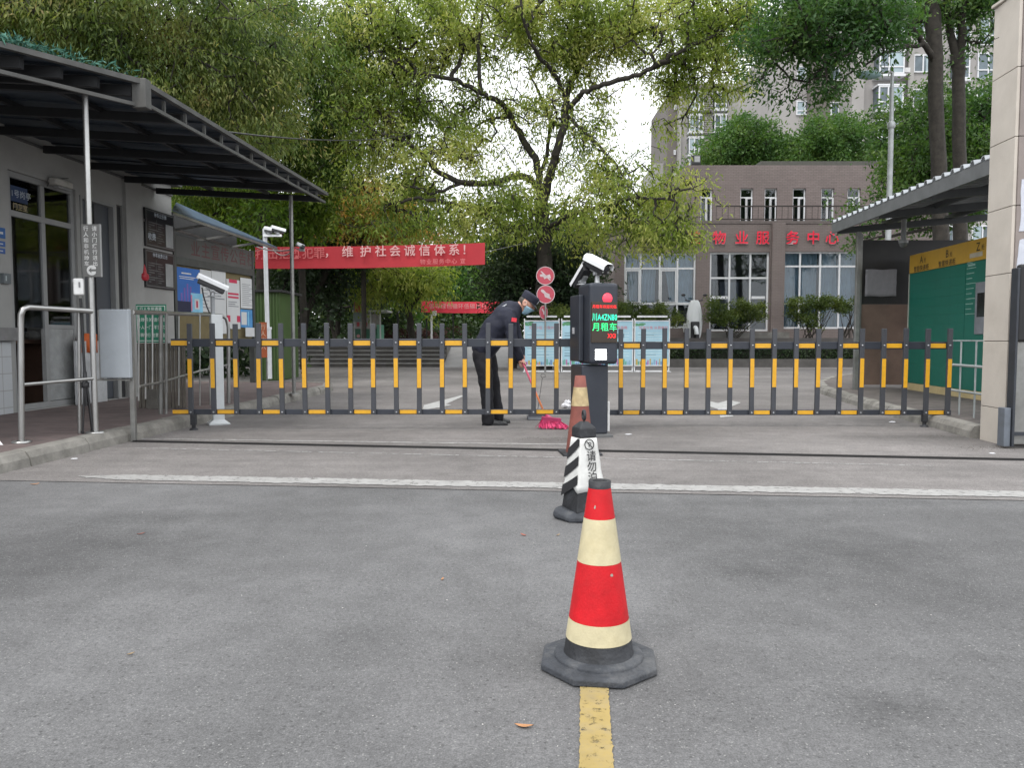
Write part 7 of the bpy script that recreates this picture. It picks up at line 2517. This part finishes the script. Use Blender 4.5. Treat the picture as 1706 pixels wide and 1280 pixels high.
bl = [blob(600, 60, 75, 75, 23, 2.0), blob(690, 55, 85, 75, 24, 2.2), blob(790, 45, 90, 65, 24.5, 2.2), blob(900, 45, 100, 65, 25, 2.2), blob(1010, 45, 95, 65, 25, 2.2), blob(1120, 45, 95, 70, 24, 2.2), blob(1205, 70, 55, 60, 23.5, 1.6), blob(1235, 30, 35, 40, 23, 1.4),
      blob(640, 160, 75, 60, 23.5, 1.8), blob(730, 150, 70, 50, 24, 1.8, .8), blob(960, 110, 80, 40, 25, 1.8, .9), blob(870, 130, 50, 35, 26, 1.5, .8), blob(1150, 130, 75, 45, 24, 1.5, .8), blob(1205, 160, 35, 40, 24, 1, .5), blob(1130, 205, 50, 30, 24, 1, .35),
      blob(830, 225, 40, 45, 25.6, 1.2, .5), blob(790, 190, 50, 45, 25.2, 1.4, .6), blob(905, 200, 40, 32, 25.5, 1.2, .9), blob(985, 180, 45, 40, 25.5, 1.3, .55), blob(990, 250, 45, 45, 24.2, 1.2, .55), blob(930, 275, 35, 30, 25.2, 1.0, .6), blob(870, 265, 30, 35, 25.2, 1, .5), blob(1060, 250, 30, 35, 23.8, 1, .25), blob(620, 240, 70, 50, 22.5, 1.6), blob(720, 225, 55, 40, 23.5, 1.5, .7), blob(890, 190, 35, 30, 24.2, 1, 1), blob(800, 245, 45, 40, 24, 1.3, .7), blob(1010, 210, 40, 50, 24.5, 1.2, .45),
      blob(640, 310, 75, 42, 22.5, 1.6), blob(740, 290, 80, 35, 23, 1.5, .9), blob(860, 330, 75, 38, 24, 1.4, 1.1), blob(760, 355, 95, 32, 23, 1.5), blob(680, 375, 75, 30, 22.5, 1.3), blob(830, 390, 50, 25, 24, 1.2, .9),
      blob(985, 320, 70, 36, 24, 1.6, 1.1), blob(1070, 310, 75, 38, 23.2, 1.7, 1.3), blob(1130, 335, 50, 38, 22.8, 1.4, 1.3), blob(1170, 350, 18, 18, 22.5, .8), blob(1050, 372, 95, 32, 23.3, 1.6, 1.3), blob(960, 385, 60, 30, 24.4, 1.2), blob(1105, 395, 52, 20, 22.9, 1.1), blob(1085, 425, 40, 16, 23, .9, .8), blob(1160, 398, 12, 16, 22.8, .5, .7), blob(1020, 415, 35, 18, 23.6, .9)]
tree("broadleaf_tree", "big spreading tree of yellow green drooping leaves and dark limbs behind the round signs", "tree", (P(905, 600, YT).x, YT, 0), limbs, bl, 5400, 21, .145, .046, L_YEL, 7, rt=.27, droop=.7, spread=.20, sag=.15, e=2.7, tips=.011, clump=.30, lr=[.30, .13, .155, .085, .10, .06, .085, .07, .12, .055, .085, .07, .07, .05, .08, .055, .055, .075])
def simple_tree(name, label, Y, base_px, base_z, top, bl, n, per, L, Wd, lm, seed, rt, extra=(), **k):
    b = V3((Xp(base_px, Y), Y, base_z))
    limbs = [[tuple(b), tuple(b.lerp(V3(px3(top[0], top[1], Y)), .5) + V3((rt * .3, 0, 0))), px3(top[0], top[1], Y)]] + [[px3(*p_) for p_ in lb] for lb in extra]
    return tree(name, label, "tree", b, limbs, bl, n, per, L, Wd, lm, seed, rt=rt, **k)
GRP = "trees of the wooded square"
simple_tree("broadleaf_tree", "large olive green tree with a bare leaning bough rising behind the left canopy", 17.5, 72, .05, (92, 110), [blob(-20, 30, 130, 110, 16.5, 2.2), blob(110, 20, 130, 90, 16, 2), blob(230, 60, 120, 100, 16.5, 2), blob(300, 160, 100, 80, 17, 2), blob(120, 120, 110, 60, 18.8, 1.5), blob(400, 60, 100, 95, 17.5, 2), blob(390, 190, 90, 70, 17.5, 1.8), blob(20, 140, 80, 50, 19, 1.5)], 3600, 32, .112, .034, L_OLD, 17, .24, extra=[[(92, 110, 17.5), (125, 60, 17.2), (165, 25, 17), (215, 2, 16.8), (260, -20, 16.6)], [(110, 80, 17.3), (125, 30, 17.3), (132, -30, 17.3)], [(92, 115, 17.5), (60, 60, 17.6), (20, 20, 17.6), (-40, -20, 17.6)]], droop=.8, spread=.18, sag=.2, group=GRP)
simple_tree("broadleaf_tree", "dense mid green tree with drooping sprays standing beyond the far end of the canopy", 23.5, 430, .05, (440, 250), [blob(480, 60, 120, 90, 22.5, 2.4), blob(560, 130, 75, 100, 23, 2.2), blob(480, 180, 110, 90, 23, 2.4), blob(420, 260, 110, 60, 23, 2), blob(560, 250, 60, 70, 23.2, 1.8), blob(380, 110, 70, 80, 24, 2), blob(300, 250, 90, 60, 24.5, 2), blob(350, 310, 90, 50, 24.5, 2), blob(250, 190, 90, 80, 25, 2), blob(150, 160, 110, 80, 26, 2)], 3700, 30, .130, .039, L_MID, 19, .22, droop=.75, spread=.18, sag=.2, group=GRP)
simple_tree("broadleaf_tree", "bright lime green leafy tree just over the left end of the long red banner", 24.5, 505, .05, (500, 390), [blob(470, 360, 70, 45, 24, 1.8), blob(520, 330, 45, 50, 24, 1.5), blob(430, 390, 60, 30, 24.5, 1.5), blob(330, 360, 70, 50, 26, 1.6), blob(390, 340, 60, 40, 25, 1.6)], 700, 22, .19, .075, L_LIM, 23, .12, droop=.55, spread=.18, group=GRP)
simple_tree("maple_tree", "tree turning orange and yellow behind the long red banner, left of the big tree", 29.8, 606, .752, (604, 420), [blob(588, 340, 30, 32, 29.6, 1.3), blob(625, 365, 36, 28, 29.6, 1.3), blob(570, 385, 36, 20, 29.6, 1.2), blob(655, 392, 40, 16, 29.6, 1.2), blob(606, 308, 22, 20, 29.8, .9), blob(690, 380, 30, 18, 29.8, 1)], 620, 22, .16, .068, L_ORA, 29, .11, droop=.6, spread=.18, group=GRP)
simple_tree("dark_tree", "blackish evergreen tree under the left part of the long red banner", 30.5, 500, .75, (512, 470), [blob(500, 420, 75, 50, 30.5, 2), blob(560, 440, 60, 55, 31, 2), blob(460, 480, 60, 45, 30.5, 2), blob(540, 390, 45, 40, 30, 1.5)], 800, 22, .20, .085, L_DARK, 31, .20, extra=[[(508, 520, 30.5), (530, 480, 30.3), (545, 450, 30.2)]], droop=.3, spread=.22, group=GRP)
simple_tree("dark_tree", "slim dark trunked tree with hanging yellowish leaves under the middle of the red banner", 32, 688, .75, (672, 480), [blob(650, 470, 60, 30, 31.5, 1.5), blob(700, 460, 55, 22, 31.5, 1.4), blob(625, 440, 40, 26, 32, 1.4), blob(690, 490, 40, 14, 31.5, 1)], 420, 20, .18, .065, L_YEL, 37, .16, extra=[[(680, 520, 32), (700, 490, 31.8), (720, 465, 31.6)]], droop=.8, spread=.2, sag=.2, group=GRP)
simple_tree("dark_tree", "shadowy evergreen tree with two dark stems left of the recycling cabin", 36, 560, .75, (565, 480), [blob(600, 450, 70, 45, 36, 2.2), blob(540, 490, 55, 40, 36, 2), blob(640, 500, 45, 45, 36.5, 2), blob(440, 470, 70, 70, 37, 2), blob(480, 540, 60, 25, 37, 2)], 800, 20, .24, .10, L_DARK, 41, .2, extra=[[(560, 565, 36), (548, 520, 36), (545, 480, 36)]], droop=.3, spread=.25, group=GRP)
simple_tree("dark_tree", "round dark osmanthus tree behind the guard and the red round signs", 26.6, 855, .02, (862, 470), [blob(855, 440, 60, 48, 26.6, 1.8), blob(850, 475, 45, 42, 26.3, 1.6), blob(900, 470, 75, 60, 26.8, 1.8), blob(950, 440, 50, 60, 27, 1.7), blob(895, 520, 60, 36, 26.6, 1.5), blob(960, 500, 45, 45, 27, 1.5)], 1500, 24, .14, .058, L_DARK, 43, .14, droop=.25, spread=.16, group="dark shrubs round the big tree")
# woods beyond: one mass
rng = np.random.default_rng(55)
def woods(name, bl, n, per, L, Wd, lm):
    pts = blob_points(rng, bl, n, .55, .7)
    d = unit(rng.normal(0, 1, (n, 3)))
    v, f = leaf_cloud(rng, pts, d, per, L, Wd, .35, .45)
    return tag(np_mesh(name, v, f, lm), kind="stuff")
woods("far_woods", [blob(380, 400, 150, 110, 50, 3), blob(560, 420, 130, 110, 52, 3), blob(700, 430, 120, 90, 54, 3), blob(640, 340, 100, 50, 56, 3), blob(470, 520, 160, 60, 46, 3), blob(640, 530, 120, 50, 48, 3), blob(900, 420, 120, 80, 50, 3), blob(200, 420, 150, 130, 48, 3), blob(990, 440, 60, 80, 46, 3), blob(60, 300, 150, 150, 48, 3), blob(320, 250, 130, 110, 52, 3)], 5200, 8, .50, .26, leaf_mat("woods_leaf", [(.014, .032, .010), (.030, .058, .014), (.055, .085, .02), (.10, .12, .03)], .3))
woods("far_bright_woods", [blob(765, 460, 60, 45, 44, 2), blob(800, 500, 60, 40, 43, 2), blob(740, 530, 70, 30, 44, 2), blob(850, 540, 40, 25, 43, 1.5)], 1500, 8, .34, .16, L_GRN)
woods("undergrowth", [blob(300, 585, 90, 26, 21, 1.2), blob(380, 582, 50, 20, 22, 1.0), blob(450, 560, 90, 16, 38, 1.2), blob(560, 562, 80, 12, 39, 1.2), blob(800, 560, 60, 14, 36, 1.2), blob(680, 562, 60, 9, 41, 1)], 1200, 8, .24, .12, L_DARK)
for (px, py, rx, ry, Y, lab) in ((655, 558, 30, 11, 37, "dark red clipped bush right of the recycling cabin"), (762, 556, 24, 9, 38, "dark red clipped bush under the smaller red banner"), (706, 560, 22, 9, 39, "low dark red bush between two lamp posts in the square")):
    b = blob(px, py, rx, ry, Y, .9)
    rg = np.random.default_rng(int(px))
    pts = blob_points(rg, [b], 260, .75)
    v, f = leaf_cloud(rg, pts, unit(pts - np.array(b[0])), 10, .10, .05, 0, .07)
    o = np_mesh("red_bush", v, f, L_RED)
    tag(o, lab, "bush", "dark red bushes in the square")
# right hand trees
simple_tree("twin_trunk_tree", "tall dark trunked tree with heavy deep green foliage, left of a pair behind the shelter", 20.5, 1565, .1, (1557, 40), [blob(1320, 45, 65, 50, 19.5, 1.6), blob(1400, 30, 75, 50, 19.5, 1.6), blob(1295, 95, 42, 36, 19.2, 1.1, .8), blob(1370, 105, 50, 34, 19.5, 1.3, .8), blob(1430, 85, 40, 30, 19.8, 1.2, .7), blob(1480, 25, 45, 30, 20, 1.2, .7), blob(1335, 148, 32, 20, 19.2, .9, .6), blob(1395, 150, 36, 16, 19.4, .9, .6), blob(1275, 40, 25, 45, 19, 1, .8), blob(1470, 105, 22, 14, 20, .8, .3), blob(1530, 10, 40, 30, 20.4, 1.0, .9), blob(1500, 60, 22, 14, 20, .8, .5)], 760, 22, .145, .055, L_BLU, 61, .215, extra=[[(1557, 40, 20.5), (1553, -50, 20.5)], [(1563, 112, 20.5), (1537, 72, 20.2), (1520, 45, 19.9), (1480, 30, 19.6), (1420, 60, 19.5)], [(1559, 80, 20.5), (1545, 45, 20.7), (1537, -20, 20.8)], [(1480, 30, 19.6), (1400, 95, 19.5), (1350, 130, 19.3)], [(1537, 72, 20.2), (1480, 85, 19.9), (1440, 110, 19.6)]], lr=[.225, .15, .085, .07, .06, .05], droop=.5, spread=.17, e=2.9, group="pair of tall trees behind the shelter")
simple_tree("twin_trunk_tree", "tall dark trunked tree dividing in a high fork, right of a pair behind the shelter", 21.0, 1597, .1, (1596, 130), [blob(1575, -5, 60, 26, 21, 1.2), blob(1640, 8, 45, 28, 21, 1.1), blob(1625, 70, 24, 16, 21, .8, .5), blob(1690, -10, 40, 20, 21, 1)], 300, 24, .145, .055, L_BLU, 67, .20, extra=[[(1596, 130, 21), (1589, 80, 21), (1579, 30, 21.1), (1572, -40, 21.2)], [(1596, 125, 21), (1603, 60, 20.9), (1604, 10, 20.8), (1612, -40, 20.8)], [(1603, 60, 20.9), (1618, 70, 20.8), (1640, 66, 20.7)]], lr=[.205, .13, .13, .035], droop=.5, spread=.17, e=2.9, group="pair of tall trees behind the shelter")
simple_tree("broadleaf_tree", "bushy bright green tree filling the gap behind the twin trunks and the shelter roof", 25, 1560, 1.0, (1565, 330), [blob(1525, 185, 40, 45, 25, 1.6), blob(1545, 250, 60, 60, 25, 1.8), blob(1625, 195, 45, 55, 25.5, 1.6), blob(1505, 285, 32, 55, 24.7, 1.3), blob(1600, 290, 60, 60, 25.3, 1.7), blob(1645, 260, 30, 70, 25.3, 1.4), blob(1500, 335, 28, 25, 24.6, 1), blob(1415, 418, 22, 14, 24.5, .6, .9), blob(1425, 345, 14, 7, 24.5, .4, .9), blob(1570, 350, 70, 35, 25, 1.4), blob(1450, 400, 20, 20, 24.8, .7)], 1500, 22, .15, .065, L_GRN, 71, .17, extra=[[(1565, 380, 25), (1500, 390, 24.7), (1440, 400, 24.6), (1410, 415, 24.5)]], droop=.4, spread=.16)
simple_tree("round_tree", "round green tree behind the left part of the office roof", 43, 1240, .8, (1240, 260), [blob(1240, 238, 45, 40, 43, 2.2), blob(1195, 258, 34, 26, 43, 1.8), blob(1215, 232, 25, 20, 42.5, 1), blob(1262, 222, 26, 20, 42.5, 1), blob(1285, 250, 36, 30, 43, 1.8), blob(1240, 275, 75, 25, 43, 1.8)], 1000, 20, .20, .085, L_GRN, 73, .2, droop=.3, spread=.22, group="round trees behind the office", shell=.7)
simple_tree("round_tree", "round green tree with a full dome behind the right part of the office roof", 42, 1375, .8, (1375, 265), [blob(1378, 238, 50, 42, 42, 2.2), blob(1350, 218, 26, 20, 41.5, 1), blob(1400, 212, 28, 18, 41.5, 1), blob(1328, 250, 32, 30, 42, 1.8), blob(1425, 248, 34, 34, 42, 1.8), blob(1375, 275, 80, 25, 42, 1.8)], 1100, 20, .20, .09, L_GRN, 79, .2, droop=.3, spread=.22, group="round trees behind the office", shell=.7)
# shrubs on bare stems along the office
def shrub(label, Y, z0, bl, stems, n, seed, per=20):
    root = thing("shrub", label, "shrub", (bl[0][0][0], Y, z0), "clipped shrubs by the office")
    rg = np.random.default_rng(seed)
    mb = MB()
    for (a_, b_) in stems:
        p0 = V3((Xp(a_[0], Y), Y, z0))
        p1_ = V3(px3(b_[0], b_[1], Y))
        mid_ = p0.lerp(p1_, .5) + V3((rg.normal(0, .05), rg.normal(0, .05), 0))
        mb.tube([p0, mid_, p1_], [.016, .012, .007], 6)
    mb.build("stem", BARK(), root)
    pts = blob_points(rg, bl, n, .55, .09)
    d = unit(rg.normal(0, 1, (n, 3)))
    v, f = leaf_cloud(rg, pts, d, per, .075, .042, 0, .08)
    np_mesh("crown", v, f, L_HED, root)
def stems_(pxs, top, base_, n, seed):
    r_ = random.Random(seed)
    return [((base_ + r_.uniform(-14, 14), 0), (r_.uniform(*pxs), top + r_.uniform(-4, 8))) for _ in range(n)]
Ysb = 29.5
shrub("clipped shrub of two merged crowns before the office door, right of the scooter", Ysb, 1.0, [blob(1195, 520, 26, 16, Ysb, .6), blob(1250, 522, 26, 14, Ysb, .6), blob(1225, 535, 35, 18, Ysb, .6), blob(1185, 505, 18, 9, Ysb, .4), blob(1240, 509, 28, 7, Ysb, .4)], stems_((1180, 1265), 530, 1222, 16, 1), 430, 81)
shrub("flat topped shrub on slender bare stems before the right office window", Ysb, 1.0, [blob(1350, 505, 40, 9, Ysb, .5), blob(1335, 518, 24, 13, Ysb, .5), blob(1345, 535, 18, 14, Ysb, .4), blob(1375, 508, 20, 8, Ysb, .4)], stems_((1318, 1390), 515, 1350, 18, 2), 330, 83)
shrub("narrow leafy shrub on bare stems beside the shelter post", Ysb, 1.0, [blob(1415, 506, 22, 8, Ysb, .4), blob(1405, 515, 10, 10, Ysb, .4), blob(1430, 508, 14, 8, Ysb, .4)], stems_((1398, 1432), 512, 1415, 14, 3), 160, 85)
shrub("low wide shrub under the left office window, behind the information boards", Ysb, 1.0, [blob(1055, 516, 24, 10, Ysb, .5), blob(1095, 520, 26, 11, Ysb, .5), blob(1075, 530, 40, 10, Ysb, .5), blob(1125, 530, 18, 14, Ysb, .5)], stems_((1040, 1135), 525, 1085, 10, 4), 380, 87)
Yh = 28.3
x0_, x1_ = Xp(1118, Yh), 14.0
root = thing("hedge", "low dark clipped hedge behind the kerb in front of the office", "hedge", ((x0_ + x1_) / 2, Yh, .1))
rg = np.random.default_rng(91)
n_ = 1900
pts = np.stack([rg.uniform(x0_, x1_, n_), rg.uniform(27.95, 28.9, n_), .15 + .62 * rg.random(n_) ** .7], 1)
v, f = leaf_cloud(rg, pts, unit(rg.normal(0, 1, (n_, 3))), 12, .085, .045, 0, .07)
np_mesh("foliage", v, f, L_DARK, root)
MB().box(x0_ + .1, x1_, 28.05, 28.8, .1, .62).build("dark_core", pm("hedge_core_shade", (.012, .015, .008), .95), root)  # solid dark block, the hedge's inner shade put into colour
for (bx_, lab, sd_) in ((( blob(925, 522, 40, 13, 24.6, .5), blob(950, 540, 40, 14, 24.8, .5)), "fine leaved green bush behind the information boards beside the round signs", 93), ((blob(1025, 515, 22, 14, 25.2, .5), blob(1010, 530, 30, 12, 25.2, .5)), "leafy green bush behind the machine and the information boards", 95)):
    rg = np.random.default_rng(sd_)
    pts = blob_points(rg, list(bx_), 260, .5)
    v, f = leaf_cloud(rg, pts, unit(rg.normal(0, 1, (260, 3))), 18, .085, .030, .2, .10)
    tag(np_mesh("bush", v, f, L_HED), lab, "bush", "bushes behind the information boards")
for (px, w, Y, dx) in ((475, 15, 34, .2), (640, 9, 36, -.2), (705, 9, 38, .3), (728, 8, 40, 0), (585, 10, 38, .2)):
    pass
